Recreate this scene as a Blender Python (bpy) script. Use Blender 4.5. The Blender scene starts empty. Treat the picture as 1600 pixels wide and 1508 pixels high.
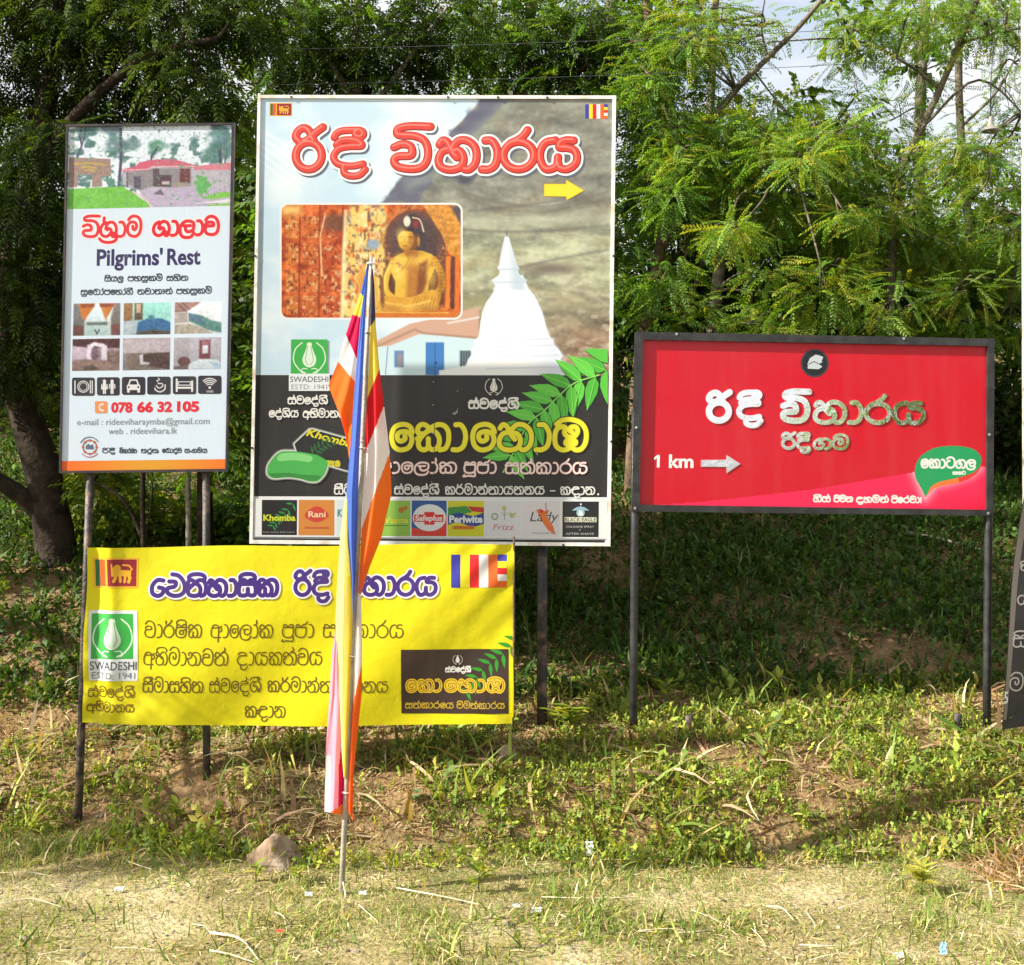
import bpy, bmesh, math, random
import numpy as np
from mathutils import Vector
rnd = random.Random(7)
R = np.random.default_rng(11)
S = bpy.context.scene
COL = S.collection
# ---------------------------------------------------------------- camera, sky, sun, exposure
CY, CZ, FPX = -8.5, 2.2, 1943.0          # camera depth and height (m), focal length in photo pixels
cam_d = bpy.data.cameras.new('camera')
cam = bpy.data.objects.new('camera', cam_d)
COL.objects.link(cam)
cam.location = (0, CY, CZ)
cam.rotation_euler = (math.radians(90), 0, 0)
cam_d.sensor_fit = 'HORIZONTAL'
cam_d.sensor_width = 36
cam_d.lens = 36 * FPX / 1600
cam_d.clip_end = 2000
S.camera = cam
SUN = Vector((-.80, -.225, .57)).normalized()
el = math.asin(SUN.z)
W = bpy.data.worlds.new('World')
S.world = W
W.use_nodes = True
wn = W.node_tree.nodes
sky = wn.new('ShaderNodeTexSky')
sky.sky_type = 'NISHITA'
sky.sun_disc = False
sky.sun_elevation = el
sky.sun_rotation = math.atan2(SUN.x, SUN.y)
sky.dust_density = 3.0
sky.air_density = 1.0
sky.ozone_density = .6
wl = W.node_tree.links
wtc = wn.new('ShaderNodeTexCoord')
wno = wn.new('ShaderNodeTexNoise'); wno.inputs['Scale'].default_value = 3.2; wno.inputs['Detail'].default_value = 7
wmp = wn.new('ShaderNodeMapping'); wmp.inputs['Scale'].default_value = (1, 1, 2.4)
wl.new(wtc.outputs['Generated'], wmp.inputs[0]); wl.new(wmp.outputs[0], wno.inputs['Vector'])
wrp = wn.new('ShaderNodeValToRGB')
wrp.color_ramp.elements[0].position = .30; wrp.color_ramp.elements[0].color = (.15, .15, .15, 1)
wrp.color_ramp.elements[1].position = .54; wrp.color_ramp.elements[1].color = (.95, .95, .95, 1)
wl.new(wno.outputs['Fac'], wrp.inputs['Fac'])
wmx = wn.new('ShaderNodeMix'); wmx.data_type = 'RGBA'
wl.new(wrp.outputs[0], wmx.inputs['Factor']); wl.new(sky.outputs[0], wmx.inputs['A']); wmx.inputs['B'].default_value = (4.4, 4.45, 4.5, 1)
wl.new(wmx.outputs['Result'], wn['Background'].inputs[0])
wn['Background'].inputs[1].default_value = .10
sd = bpy.data.lights.new('sun', 'SUN')
sd.energy = 5.0
sd.angle = math.radians(.5)
sd.color = (1, .93, .82)
so = bpy.data.objects.new('sun', sd)
COL.objects.link(so)
so.rotation_euler = SUN.to_track_quat('Z', 'Y').to_euler()
so.location = (-20, -8, 18)
S.view_settings.view_transform = 'Standard'
S.view_settings.look = 'None'
S.view_settings.exposure = 1.3
S.view_settings.gamma = 1
# ---------------------------------------------------------------- helpers
def px(x, y, d=0.):
    """a point d metres behind the board plane, seen at photo pixel x, y"""
    k = (d - CY) / FPX
    return ((x - 800) * k, d, CZ + (754 - y) * k)
def kk(d):
    return (d - CY) / FPX
def L(r, g, b):
    return tuple((c / 255 / 12.92) if c / 255 <= .04045 else ((c / 255 + .055) / 1.055) ** 2.4 for c in (r, g, b))
def tag(o, label=None, cat=None, group=None, kind=None):
    if label: o['label'] = label
    if cat: o['category'] = cat
    if group: o['group'] = group
    if kind: o['kind'] = kind
    return o
def thing(name, loc, label, cat, group=None):
    o = bpy.data.objects.new(name, None)
    o.empty_display_size = .2
    COL.objects.link(o)
    o.location = loc
    return tag(o, label, cat, group)
def link(name, me, parent=None):
    o = bpy.data.objects.new(name, me)
    COL.objects.link(o)
    if parent is not None:
        p, off = parent, Vector((0, 0, 0))
        while p is not None:
            off += p.location
            p = p.parent
        o.parent = parent
        o.location = -off
    return o
def mesh(name, V, F, mats, mi=None, smooth=False, col=None):
    """V (n,3); F either (m,k) array or list of tuples"""
    me = bpy.data.meshes.new(name)
    V = np.asarray(V, np.float32)
    if isinstance(F, np.ndarray):
        m, k = F.shape
        me.vertices.add(len(V)); me.vertices.foreach_set('co', V.ravel())
        me.loops.add(m * k); me.loops.foreach_set('vertex_index', F.astype(np.int32).ravel())
        me.polygons.add(m); me.polygons.foreach_set('loop_start', (np.arange(m) * k).astype(np.int32))
        if mi is not None: me.polygons.foreach_set('material_index', np.asarray(mi, np.int32))
        if smooth: me.polygons.foreach_set('use_smooth', np.ones(m, bool))
        me.update(calc_edges=True)
    else:
        me.from_pydata([tuple(map(float, v)) for v in V], [], F)
        if mi is not None: me.polygons.foreach_set('material_index', np.asarray(mi, np.int32))
        if smooth: me.polygons.foreach_set('use_smooth', np.ones(len(me.polygons), bool))
    for m in (mats if isinstance(mats, (list, tuple)) else [mats]):
        me.materials.append(m)
    if col is not None:
        a = me.color_attributes.new('Col', 'FLOAT_COLOR', 'POINT')
        c = np.ones((len(V), 4), np.float32); c[:, :3] = col
        a.data.foreach_set('color', c.ravel())
    return me
class Geo:
    """collects shapes, then links them as one mesh object"""
    def __init__(s): s.V, s.F, s.M = [], [], []
    def add(s, V, F, m=0):
        n = len(s.V)
        s.V += [tuple(v) for v in V]
        s.F += [tuple(i + n for i in f) for f in F]
        s.M += [m] * len(F)
    def box(s, a, b, m=0):
        (x0, y0, z0), (x1, y1, z1) = a, b
        s.add([(x0, y0, z0), (x1, y0, z0), (x1, y1, z0), (x0, y1, z0), (x0, y0, z1), (x1, y0, z1), (x1, y1, z1), (x0, y1, z1)],
              [(0, 3, 2, 1), (4, 5, 6, 7), (0, 1, 5, 4), (1, 2, 6, 5), (2, 3, 7, 6), (3, 0, 4, 7)], m)
    def tube(s, P, r, n=10, m=0, cap=True, wob=0.):
        P = [Vector(p) for p in P]
        rr = r if isinstance(r, (list, tuple)) else [r] * len(P)
        V = []
        u = None
        for i, p in enumerate(P):
            t = (P[min(i + 1, len(P) - 1)] - P[max(i - 1, 0)]).normalized()
            if u is None:
                u = t.orthogonal().normalized()
            else:
                u = (u - t * u.dot(t)).normalized()
            v = t.cross(u)
            for k in range(n):
                a = 2 * math.pi * k / n
                q = rr[i] * (1 + wob * rnd.uniform(-1, 1))
                V.append(p + (u * math.cos(a) + v * math.sin(a)) * q)
        F = [(i * n + k, i * n + (k + 1) % n, (i + 1) * n + (k + 1) % n, (i + 1) * n + k) for i in range(len(P) - 1) for k in range(n)]
        if cap:
            F += [tuple(reversed(range(n))), tuple(range((len(P) - 1) * n, len(P) * n))]
        s.add(V, F, m)
    def build(s, name, mats, parent=None, smooth=False):
        return link(name, mesh(name, s.V, s.F, mats, s.M, smooth), parent)
def smoothpath(P, n=5):
    P = [Vector(p) for p in P]
    Q = [2 * P[0] - P[1]] + P + [2 * P[-1] - P[-2]]
    out = []
    for i in range(1, len(Q) - 2):
        a, b, c, d = Q[i - 1:i + 3]
        for k in range(n):
            t = k / n
            out.append(.5 * (2 * b + (c - a) * t + (2 * a - 5 * b + 4 * c - d) * t * t + (3 * b - a - 3 * c + d) * t ** 3))
    return out + [P[-1]]
def lerp(a, b, t): return a + (b - a) * t
def vnoise(x, y, seed=0):
    """smooth value noise on arrays"""
    x, y = np.asarray(x, float), np.asarray(y, float)
    xi, yi = np.floor(x).astype(np.int64), np.floor(y).astype(np.int64)
    fx, fy = x - xi, y - yi
    fx, fy = fx * fx * (3 - 2 * fx), fy * fy * (3 - 2 * fy)
    def h(i, j):
        n = (i * 374761393 + j * 668265263 + seed * 974711) & 0x7fffffff
        n = ((n ^ (n >> 13)) * 1274126177) & 0x7fffffff
        return ((n ^ (n >> 16)) & 0xffff) / 65535.
    a, b, c, d = h(xi, yi), h(xi + 1, yi), h(xi, yi + 1), h(xi + 1, yi + 1)
    return (a + (b - a) * fx) * (1 - fy) + (c + (d - c) * fx) * fy
def fbm(x, y, seed=0, o=4):
    v, a, t = 0, 1., 0
    for i in range(o):
        v = v + a * vnoise(x * 2 ** i, y * 2 ** i, seed + i * 17); t += a; a *= .5
    return v / t
# ---------------------------------------------------------------- materials
def principled(name, color=(.5, .5, .5), rough=.5, metal=0., spec=.5):
    m = bpy.data.materials.new(name)
    m.use_nodes = True
    b = m.node_tree.nodes['Principled BSDF']
    b.inputs['Base Color'].default_value = (*color, 1)
    b.inputs['Roughness'].default_value = rough
    b.inputs['Metallic'].default_value = metal
    b.inputs['Specular IOR Level'].default_value = spec
    return m, m.node_tree, b
def noisy(name, c0, c1, scale=5., rough=.6, metal=0., bump=0., bscale=None, detail=6, spec=.4, lo=.35, hi=.65, dist=.02, c2=None, s2=20.):
    """two colours mixed by noise, optional second mottling and bump"""
    m, t, b = principled(name, c0, rough, metal, spec)
    N, K = t.nodes, t.links
    tc = N.new('ShaderNodeTexCoord')
    n = N.new('ShaderNodeTexNoise'); n.inputs['Scale'].default_value = scale; n.inputs['Detail'].default_value = detail
    K.new(tc.outputs['Object'], n.inputs['Vector'])
    r = N.new('ShaderNodeValToRGB')
    r.color_ramp.elements[0].position = lo; r.color_ramp.elements[1].position = hi
    r.color_ramp.elements[0].color = (*c0, 1); r.color_ramp.elements[1].color = (*c1, 1)
    K.new(n.outputs['Fac'], r.inputs['Fac'])
    out = r.outputs[0]
    if c2 is not None:
        n2 = N.new('ShaderNodeTexNoise'); n2.inputs['Scale'].default_value = s2; n2.inputs['Detail'].default_value = 4
        K.new(tc.outputs['Object'], n2.inputs['Vector'])
        r2 = N.new('ShaderNodeValToRGB'); r2.color_ramp.elements[0].position = .5; r2.color_ramp.elements[1].position = .68
        K.new(n2.outputs['Fac'], r2.inputs['Fac'])
        mx = N.new('ShaderNodeMix'); mx.data_type = 'RGBA'
        K.new(r2.outputs[0], mx.inputs['Factor']); K.new(out, mx.inputs['A']); mx.inputs['B'].default_value = (*c2, 1)
        out = mx.outputs['Result']
    K.new(out, b.inputs['Base Color'])
    if bump:
        nb = N.new('ShaderNodeTexNoise'); nb.inputs['Scale'].default_value = bscale or scale * 4; nb.inputs['Detail'].default_value = 5
        K.new(tc.outputs['Object'], nb.inputs['Vector'])
        bp = N.new('ShaderNodeBump'); bp.inputs['Strength'].default_value = bump; bp.inputs['Distance'].default_value = dist
        K.new(nb.outputs['Fac'], bp.inputs['Height']); K.new(bp.outputs[0], b.inputs['Normal'])
    return m
_inks = {}
def ink(r, g, b, rough=.42):
    """printed vinyl of one colour: faint fading and wrinkle bump"""
    key = (r, g, b, rough)
    if key not in _inks:
        c = tuple(x * .74 for x in L(r, g, b))
        f = tuple(min(1, x * .93 + .012) for x in c)
        m = noisy('printed_vinyl', c, f, 1.6, rough, 0, .06, 3.0, 3, .35, .3, .7, .02)
        # dust and faint rain streaks, stretched down the board
        t = m.node_tree; N, K = t.nodes, t.links; bs = N['Principled BSDF']
        src = bs.inputs['Base Color'].links[0].from_socket
        mp = N.new('ShaderNodeMapping'); mp.inputs['Scale'].default_value = (9, 9, .9)
        tcn = N.new('ShaderNodeTexCoord'); K.new(tcn.outputs['Object'], mp.inputs[0])
        ns = N.new('ShaderNodeTexNoise'); ns.inputs['Scale'].default_value = 1.0; ns.inputs['Detail'].default_value = 6
        K.new(mp.outputs[0], ns.inputs['Vector'])
        rr = N.new('ShaderNodeMapRange'); rr.inputs['From Min'].default_value = .5; rr.inputs['From Max'].default_value = .8; rr.inputs['To Max'].default_value = .045
        K.new(ns.outputs['Fac'], rr.inputs['Value'])
        mx = N.new('ShaderNodeMix'); mx.data_type = 'RGBA'; K.new(rr.outputs[0], mx.inputs['Factor']); K.new(src, mx.inputs['A'])
        mx.inputs['B'].default_value = (.30, .27, .22, 1); K.new(mx.outputs['Result'], bs.inputs['Base Color'])
        rg = N.new('ShaderNodeMapRange'); rg.inputs['From Min'].default_value = .3; rg.inputs['From Max'].default_value = .8; rg.inputs['To Min'].default_value = rough - .06; rg.inputs['To Max'].default_value = rough + .08
        K.new(ns.outputs['Fac'], rg.inputs['Value']); K.new(rg.outputs[0], bs.inputs['Roughness'])
        _inks[key] = m
    return _inks[key]
def picture_mat(name, rough=.42):
    m, t, b = principled(name, (.5, .5, .5), rough, 0, .35)
    a = t.nodes.new('ShaderNodeAttribute'); a.attribute_name = 'Col'
    t.links.new(a.outputs['Color'], b.inputs['Base Color'])
    return m
def leaf_mat(name, trans=.42, rough=.5, spec=.22):
    m = bpy.data.materials.new(name); m.use_nodes = True
    t = m.node_tree; N, K = t.nodes, t.links
    b = N['Principled BSDF']; b.inputs['Roughness'].default_value = rough; b.inputs['Specular IOR Level'].default_value = spec
    a = N.new('ShaderNodeAttribute'); a.attribute_name = 'Col'
    K.new(a.outputs['Color'], b.inputs['Base Color'])
    tr = N.new('ShaderNodeBsdfTranslucent')
    mc = N.new('ShaderNodeMix'); mc.data_type = 'RGBA'; mc.blend_type = 'MULTIPLY'; mc.inputs['Factor'].default_value = 1
    K.new(a.outputs['Color'], mc.inputs['A']); mc.inputs['B'].default_value = (1.9, 1.75, .5, 1)
    K.new(mc.outputs['Result'], tr.inputs['Color'])
    mx = N.new('ShaderNodeMixShader'); mx.inputs[0].default_value = trans
    K.new(b.outputs[0], mx.inputs[1]); K.new(tr.outputs[0], mx.inputs[2])
    K.new(mx.outputs[0], N['Material Output'].inputs['Surface'])
    return m
PIC = picture_mat('printed_picture')
LEAF = leaf_mat('leaf')
GRASS = leaf_mat('grass_blade', .25, .6, .25)
BARK_D = noisy('dark_bark', (.02, .014, .010), (.05, .036, .026), 9, .9, 0, .9, 26, 8, .2)
BARK_B = noisy('brown_bark', (.07, .045, .03), (.17, .115, .075), 8, .9, 0, .9, 24, 8, .2)
BARK_P = noisy('pale_bark', (.20, .175, .14), (.40, .36, .30), 7, .85, 0, .6, 22, 8, .2, c2=(.12, .12, .08), s2=12)
IRON = noisy('black_painted_iron', (.012, .012, .014), (.03, .03, .032), 12, .42, 0, .15, 60, 6, .5)
IRON_W = noisy('weathered_black_pipe', (.012, .011, .012), (.035, .03, .028), 9, .55, 0, .4, 40, 8, .4, c2=(.13, .085, .06), s2=11)
STEEL = noisy('galvanised_steel', (.42, .42, .43), (.6, .6, .6), 14, .38, .8, .1, 60)
WHITE = noisy('white_painted_steel', (.72, .71, .67), (.8, .79, .76), 6, .45, 0, .08, 40, c2=(.55, .48, .38), s2=9)
BAMBOO = noisy('grey_bamboo', (.22, .19, .15), (.42, .38, .31), 6, .6, 0, .3, 50)
# ==GLYPHS== pen strokes of the Sinhala letters on the boards: x-height 100, baseline 0; (width, [strokes])
def _sx(st, f):
    return [[(x * f, y) for x, y in s] for s in st]
def _ring(cx, cy, rx, ry, a0=0, a1=360, n=18):
    return [(cx + rx * math.cos(math.radians(a0 + (a1 - a0) * i / n)), cy + ry * math.sin(math.radians(a0 + (a1 - a0) * i / n))) for i in range(n + 1)]
_curl = [(19, 64), (6, 66), (2, 82), (12, 98), (30, 101), (46, 91), (55, 79)]
_diag = [(2, 44), (22, 57), (45, 75), (66, 92), (92, 101), (118, 94), (133, 70), (134, 34), (122, 6), (98, -1)]
_pa = [[(7, 84), (10, 99), (26, 101), (46, 86), (62, 101), (82, 100), (87, 84)], [(7, 80), (87, 80)],
       [(7, 79), (0, 48), (7, 14), (29, 1), (62, 1), (82, 17), (87, 53), (84, 80)]]
_sa = [[(4, 78), (9, 98), (30, 100), (47, 84), (66, 100), (88, 96), (90, 78)], [(-4, 75), (90, 75)],
       [(6, 75), (-1, 40), (4, 8), (22, 0), (42, 4), (51, 16), (51, 43)], [(51, 16), (60, 4), (78, 0), (92, 8), (96, 40), (88, 75)]]
_da = [[(8, 82), (22, 98), (47, 101), (69, 94), (75, 77), (42, 75), (15, 66), (1, 40), (7, 15), (25, 3), (52, 0), (80, 8)],
       [(29, 1), (30, -26), (46, -38), (70, -35), (86, -14)]]
_sha = [[(36, 98), (12, 82), (0, 48), (8, 14), (30, 0), (52, 6), (66, 26), (68, 46), (54, 56), (44, 46)],
        [(34, 54), (42, 84), (60, 100), (84, 96), (100, 70), (103, 36), (94, 4), (82, -2), (74, 10), (82, 24), (100, 20)]]
_ha = [[(2, 86), (14, 100), (30, 96), (42, 80), (54, 58), (70, 42)],
       [(38, 70), (14, 62), (0, 38), (4, 14), (26, 1), (56, -1), (84, 8), (96, 30), (90, 54), (74, 66), (58, 60)],
       [(50, 64), (60, 86), (82, 101), (112, 98), (138, 78), (146, 46), (138, 16), (118, 0), (102, 0)]]
_va = [[(4, 106), (19, 125), (43, 131), (72, 115), (87, 72), (82, 24), (63, 2), (38, 0), (14, 7), (1, 29), (4, 52), (16, 62), (52, 63), (54, 82), (34, 90), (14, 86), (3, 72)]]
_a = [[(10, 78), (14, 92), (34, 100), (54, 94), (64, 78)], [(6, 76), (40, 77), (70, 78), (86, 90)],
      [(8, 76), (0, 48), (4, 14), (24, 1), (60, 0), (78, 2)], [(64, 82), (63, 40), (60, -34)], [(76, 78), (88, 70), (86, 52), (70, 44), (64, 46)]]
G = {
 'va': (88, _va), 'aa': (42, [[(8, 100), (25, 99), (38, 77), (42, 48), (35, 14), (18, 0), (0, 0)]]),
 'ra': (86, [_ring(43, 48, 42, 48), [(20, 90), (42, 104), (56, 118), (66, 136)]]),
 'ri': (94, [_ring(47, 45, 41, 46), [(20, 90), (6, 106), (9, 124), (22, 137), (37, 138), (49, 126), (56, 108), (62, 96)], [(30, 92), (48, 103), (66, 122), (90, 142)]]),
 'vi': (100, [[(106, 144), (50, 146), (17, 139), (9, 127), (17, 115), (60, 112), (88, 97), (100, 64), (96, 26), (79, 5), (50, 0), (14, 8), (2, 28), (14, 43), (50, 46), (54, 64), (46, 80), (24, 84), (2, 74)]]),
 'ka': (108, _sx([_curl, _diag, [(44, 74), (62, 78), (84, 65), (95, 42), (92, 16), (78, 2), (60, 2), (50, 16), (48, 44)], [(50, 16), (40, 2), (24, 0), (10, 10), (6, 28), (12, 42), (22, 55)]], .8)),
 'ta': (108, _sx([_curl, _diag, [(44, 74), (62, 78), (84, 65), (95, 42), (90, 14), (70, 1), (42, -1), (16, 6), (4, 24), (8, 44), (22, 56)]], .8)),
 'nna': (118, _sx([_curl, _diag, [(44, 74), (62, 78), (84, 65), (95, 42), (90, 14), (70, 1), (42, -1), (16, 6), (4, 24), (8, 44), (22, 56)], [(140, 0), (152, 20), (150, 60)]], .78)),
 'na': (108, [[(10, 78), (6, 92), (16, 101), (28, 98), (33, 86), (28, 64), (14, 54), (0, 55)], [(0, 54), (6, 24), (18, 5), (36, -1), (58, 4), (70, 24), (70, 50), (58, 72), (40, 80), (33, 84)],
             [(34, 86), (48, 98), (74, 101), (96, 88), (107, 62), (105, 30), (92, 5), (74, 0)]]),
 'a': (88, _a), 'e': (72, _sx([[(89, 71), (81, 89), (63, 100), (40, 101), (13, 89), (1, 56), (8, 20), (25, 3), (46, -1), (73, 8), (86, 30), (85, 53), (73, 68), (51, 73), (30, 66), (25, 51), (33, 36), (46, 35), (58, 43), (57, 55)]], .8)),
 'la': (90, [[(24, 66), (67, 67)], [(36, 66), (34, 43), (43, 26), (62, 24), (84, 38), (89, 67), (82, 91), (48, 101), (19, 89), (0, 58), (0, 19), (14, -10), (43, -19), (72, -12), (89, 14)]]),
 'pa': (88, _pa), 'ja': (90, [[(7, 84), (10, 98), (26, 101), (46, 85), (64, 100), (82, 104), (97, 124)], _pa[1], _pa[2]]),
 'ssa': (90, _pa + [[(78, 62), (60, 56), (36, 54), (34, 28), (60, 27), (62, 50)]]),
 'sa': (96, _sa), 'ha': (104, _sx(_ha, .71)),
 'bha': (98, _sx([[(4, 74), (0, 90), (14, 101), (30, 96), (40, 82), (20, 74)], _ha[1], [(40, 82), (60, 66), (70, 48)], _ha[2]], .66)),
 'ma': (88, _sx([[(8, 117), (28, 137), (55, 142), (88, 130), (105, 93), (102, 40), (82, 7), (52, -2), (18, 10), (2, 40), (5, 77), (22, 97), (48, 100), (66, 90), (72, 66), (58, 46), (44, 52), (42, 70)]], .83)),
 'da': (84, _da), 'nda': (98, [[(x + 14, y) for x, y in s] for s in _da] + [[(-4, 30), (-6, 50), (6, 66), (18, 74)]]),
 'sha': (103, _sha), 'shra': (103, _sha + [[(-6, -16), (16, -36), (52, -42), (90, -35), (106, -10), (103, 20)]]),
 'ya': (103, [[(42, 101), (16, 93), (2, 66), (2, 31), (15, 3), (32, 1), (47, 14), (50, 42)], [(50, 24), (56, 5), (77, 1), (97, 18), (102, 44), (94, 66), (77, 74), (54, 76), (56, 92), (71, 101), (92, 100)]]),
 'ga': (98, _sx([[(50, 100), (18, 80), (2, 48), (10, 12), (40, -1), (66, 10), (78, 38), (66, 58), (44, 50)], [(46, 54), (58, 84), (84, 100), (114, 90), (132, 56), (126, 18), (106, -1), (94, -1)]], .75)),
 'tta': (88, [[(6, 110), (28, 130), (58, 130), (82, 106), (88, 60), (78, 18), (46, 0), (16, 12), (2, 46), (12, 78), (34, 86)]]),
 'mba': (104, _sx([[(9, 103), (30, 118), (61, 121), (96, 108), (116, 77), (116, 32), (101, 4), (81, -1), (66, 9), (61, 18)],
              [(61, 18), (53, 4), (30, -1), (8, 16), (3, 52), (10, 82), (28, 92), (41, 87), (38, 67), (51, 52), (73, 52), (86, 72), (80, 90), (62, 90), (56, 78), (66, 70)],
              [(61, 18), (44, 24), (46, 35), (61, 37), (78, 34), (78, 24), (61, 18)]], .88)),
 'ba': (104, _sx([[(9, 103), (30, 118), (61, 121), (96, 108), (116, 77), (116, 32), (101, 4), (81, -1), (66, 9), (61, 24)], [(61, 24), (53, 4), (30, -1), (8, 16), (3, 52), (10, 82), (36, 92), (60, 84), (62, 66), (46, 62)]], .88)),
 'ai': (198, [[(72, 98), (38, 101), (10, 66), (12, 18), (42, 0), (68, 14), (74, 44), (48, 54)], [(122, 138), (160, 128), (190, 88), (196, 36), (174, 6), (134, 0), (100, 18), (98, 48), (138, 60), (142, 88), (106, 92)]]),
 'thha': (88, [[(6, 92), (26, 101), (58, 96), (82, 80), (88, 48), (78, 14), (46, 0), (16, 12), (2, 44), (14, 66), (44, 70)]]),
 'o': (30, [_ring(15, 30, 13, 13)]), 'dot': (20, [[(10, 0), (10, 2)]]), 'dash': (60, [[(6, 40), (52, 40)]]), 'bang': (20, [[(10, 100), (10, 34)], [(10, 2), (10, 4)]]),
 'ae': (34, [[(4, 96), (22, 96), (30, 78), (20, 62), (6, 62)], [(20, 62), (28, 44), (22, 16), (6, 4)]]),
}
def _mark(m, w):
    if m == 'i':
        return [[(w * .08, 108), (w * .07, 122), (w * .22, 135), (w * .5, 139), (w * .78, 135), (w * .92, 122), (w * .92, 104)]]
    if m == 'ii':
        return [[(w * .02, 110), (w * .08, 124), (w * .25, 135), (w * .55, 138), (w * .82, 138)], _ring(w * .82, 124, 11, 13)]
    if m == 'h':
        return [[(w * .6, 104), (w * .78, 116), (w * .72, 138)]]
    if m == 'hm':
        return [[(w * .12, 132), (w * .05, 146), (w * .3, 152), (w * .7, 150), (w * .92, 136)]]
    if m == 'r':
        return [[(w * .2, 106), (w * .22, 132)]]
    if m == 'u':
        return [[(w * .82, 12), (w * .84, -30), (w * .45, -31), (w * .1, -31)]]
    if m == 'uu':
        return [[(w * .93, 17), (w * .96, -29), (w * .4, -27), (w * -.05, -34), (w * .02, -18)]]
    if m == 'ru':
        return [[(w * .98, 45), (w * 1.2, 40), (w * 1.28, 14), (w * 1.1, 0)]]
    return []
def spline(p, n=6):
    p = np.array(p, float)
    if len(p) < 3:
        return p
    closed = np.allclose(p[0], p[-1])
    q = np.vstack([p[-2] if closed else 2 * p[0] - p[1], p, p[1] if closed else 2 * p[-1] - p[-2]])
    t = np.linspace(0, 1, n, endpoint=False)[:, None]
    out = []
    for i in range(1, len(q) - 2):
        a, b, c, d = q[i - 1], q[i], q[i + 1], q[i + 2]
        out.append(.5 * (2 * b + (c - a) * t + (2 * a - 5 * b + 4 * c - d) * t ** 2 + (3 * b - a - 3 * c + d) * t ** 3))
    return np.vstack(out + [p[-1:]])
def layout(s):
    """'ri da+ii | vi ha aa ra ya' -> total width and strokes in glyph units"""
    x, out = 0., []
    for tok in s.split():
        if tok == '|':
            x += 52
            continue
        g, *ms = tok.split('+')
        w, st = G[g]
        for q in list(st) + [k for m in ms for k in _mark(m, w)]:
            out.append(np.array([(a + x, b) for a, b in q]))
        x += w + (30 if 'ru' in ms else 15)
    return x - 15, out
def sinhala(s, x0, y0, x1, xh, pen, y1=None, lean=.0165):
    """strokes in photo pixels: ink from x0 to x1, baseline y0 (y1 at the right end)"""
    w, st = layout(s)
    y1 = y0 if y1 is None else y1
    sx, sy = (x1 - x0 - pen) / w, (xh - pen) / 100.
    out = []
    for q in st:
        q = spline(q)
        u, v = q[:, 0], q[:, 1]
        f = u / w
        px = x0 + pen / 2 + u * sx + v * sy * lean
        py = y0 + (y1 - y0) * f - pen / 2 - v * sy
        out.append(('s', np.stack([px, py], 1), pen))
    return out
# ==SDF== printed shapes as distance fields turned into clean flat polygons
def seg_dist(X, Y, pts):
    d = np.full(X.shape, 1e9)
    for (ax, ay), (bx, by) in zip(pts[:-1], pts[1:]):
        vx, vy = bx - ax, by - ay
        L = vx * vx + vy * vy + 1e-12
        t = np.clip(((X - ax) * vx + (Y - ay) * vy) / L, 0, 1)
        d = np.minimum(d, (X - ax - t * vx) ** 2 + (Y - ay - t * vy) ** 2)
    return np.sqrt(d)
def poly_sdf(X, Y, pts):
    pts = [tuple(p) for p in pts]
    inside = np.zeros(X.shape, bool)
    n = len(pts)
    for i in range(n):
        (ax, ay), (bx, by) = pts[i], pts[(i + 1) % n]
        c = (ay > Y) != (by > Y)
        if by != ay:
            inside ^= c & (X < (bx - ax) * (Y - ay) / (by - ay) + ax)
    d = seg_dist(X, Y, pts + [pts[0]])
    return np.where(inside, -d, d)
def sdf(X, Y, sh):
    k = sh[0]
    if k == 's':
        return seg_dist(X, Y, sh[1]) - sh[2] / 2
    if k == 'p':
        return poly_sdf(X, Y, sh[1])
    if k == 'c':
        return np.hypot(X - sh[1], Y - sh[2]) - sh[3]
    if k == 'e':
        _, cx, cy, rx, ry = sh
        q = np.hypot((X - cx) / rx, (Y - cy) / ry)
        return (q - 1) * min(rx, ry)
    if k == 'r':     # rounded rectangle x0 y0 x1 y1 r
        _, x0, y0, x1, y1, r = sh
        qx, qy = np.abs(X - (x0 + x1) / 2) - (x1 - x0) / 2 + r, np.abs(Y - (y0 + y1) / 2) - (y1 - y0) / 2 + r
        return np.hypot(np.maximum(qx, 0), np.maximum(qy, 0)) + np.minimum(np.maximum(qx, qy), 0) - r
    if k == 'o':     # ring cx cy r width
        return np.abs(np.hypot(X - sh[1], Y - sh[2]) - sh[3]) - sh[4] / 2
def extent(sh):
    k = sh[0]
    if k in 'sp':
        p = np.array(sh[1]); m = sh[2] / 2 if k == 's' else 0
        return p[:, 0].min() - m, p[:, 1].min() - m, p[:, 0].max() + m, p[:, 1].max() + m
    if k == 'c':
        return sh[1] - sh[3], sh[2] - sh[3], sh[1] + sh[3], sh[2] + sh[3]
    if k == 'e':
        return sh[1] - sh[3], sh[2] - sh[4], sh[1] + sh[3], sh[2] + sh[4]
    if k == 'r':
        return sh[1:5]
    m = sh[3] + sh[4] / 2
    return sh[1] - m, sh[2] - m, sh[1] + m, sh[2] + m
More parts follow.
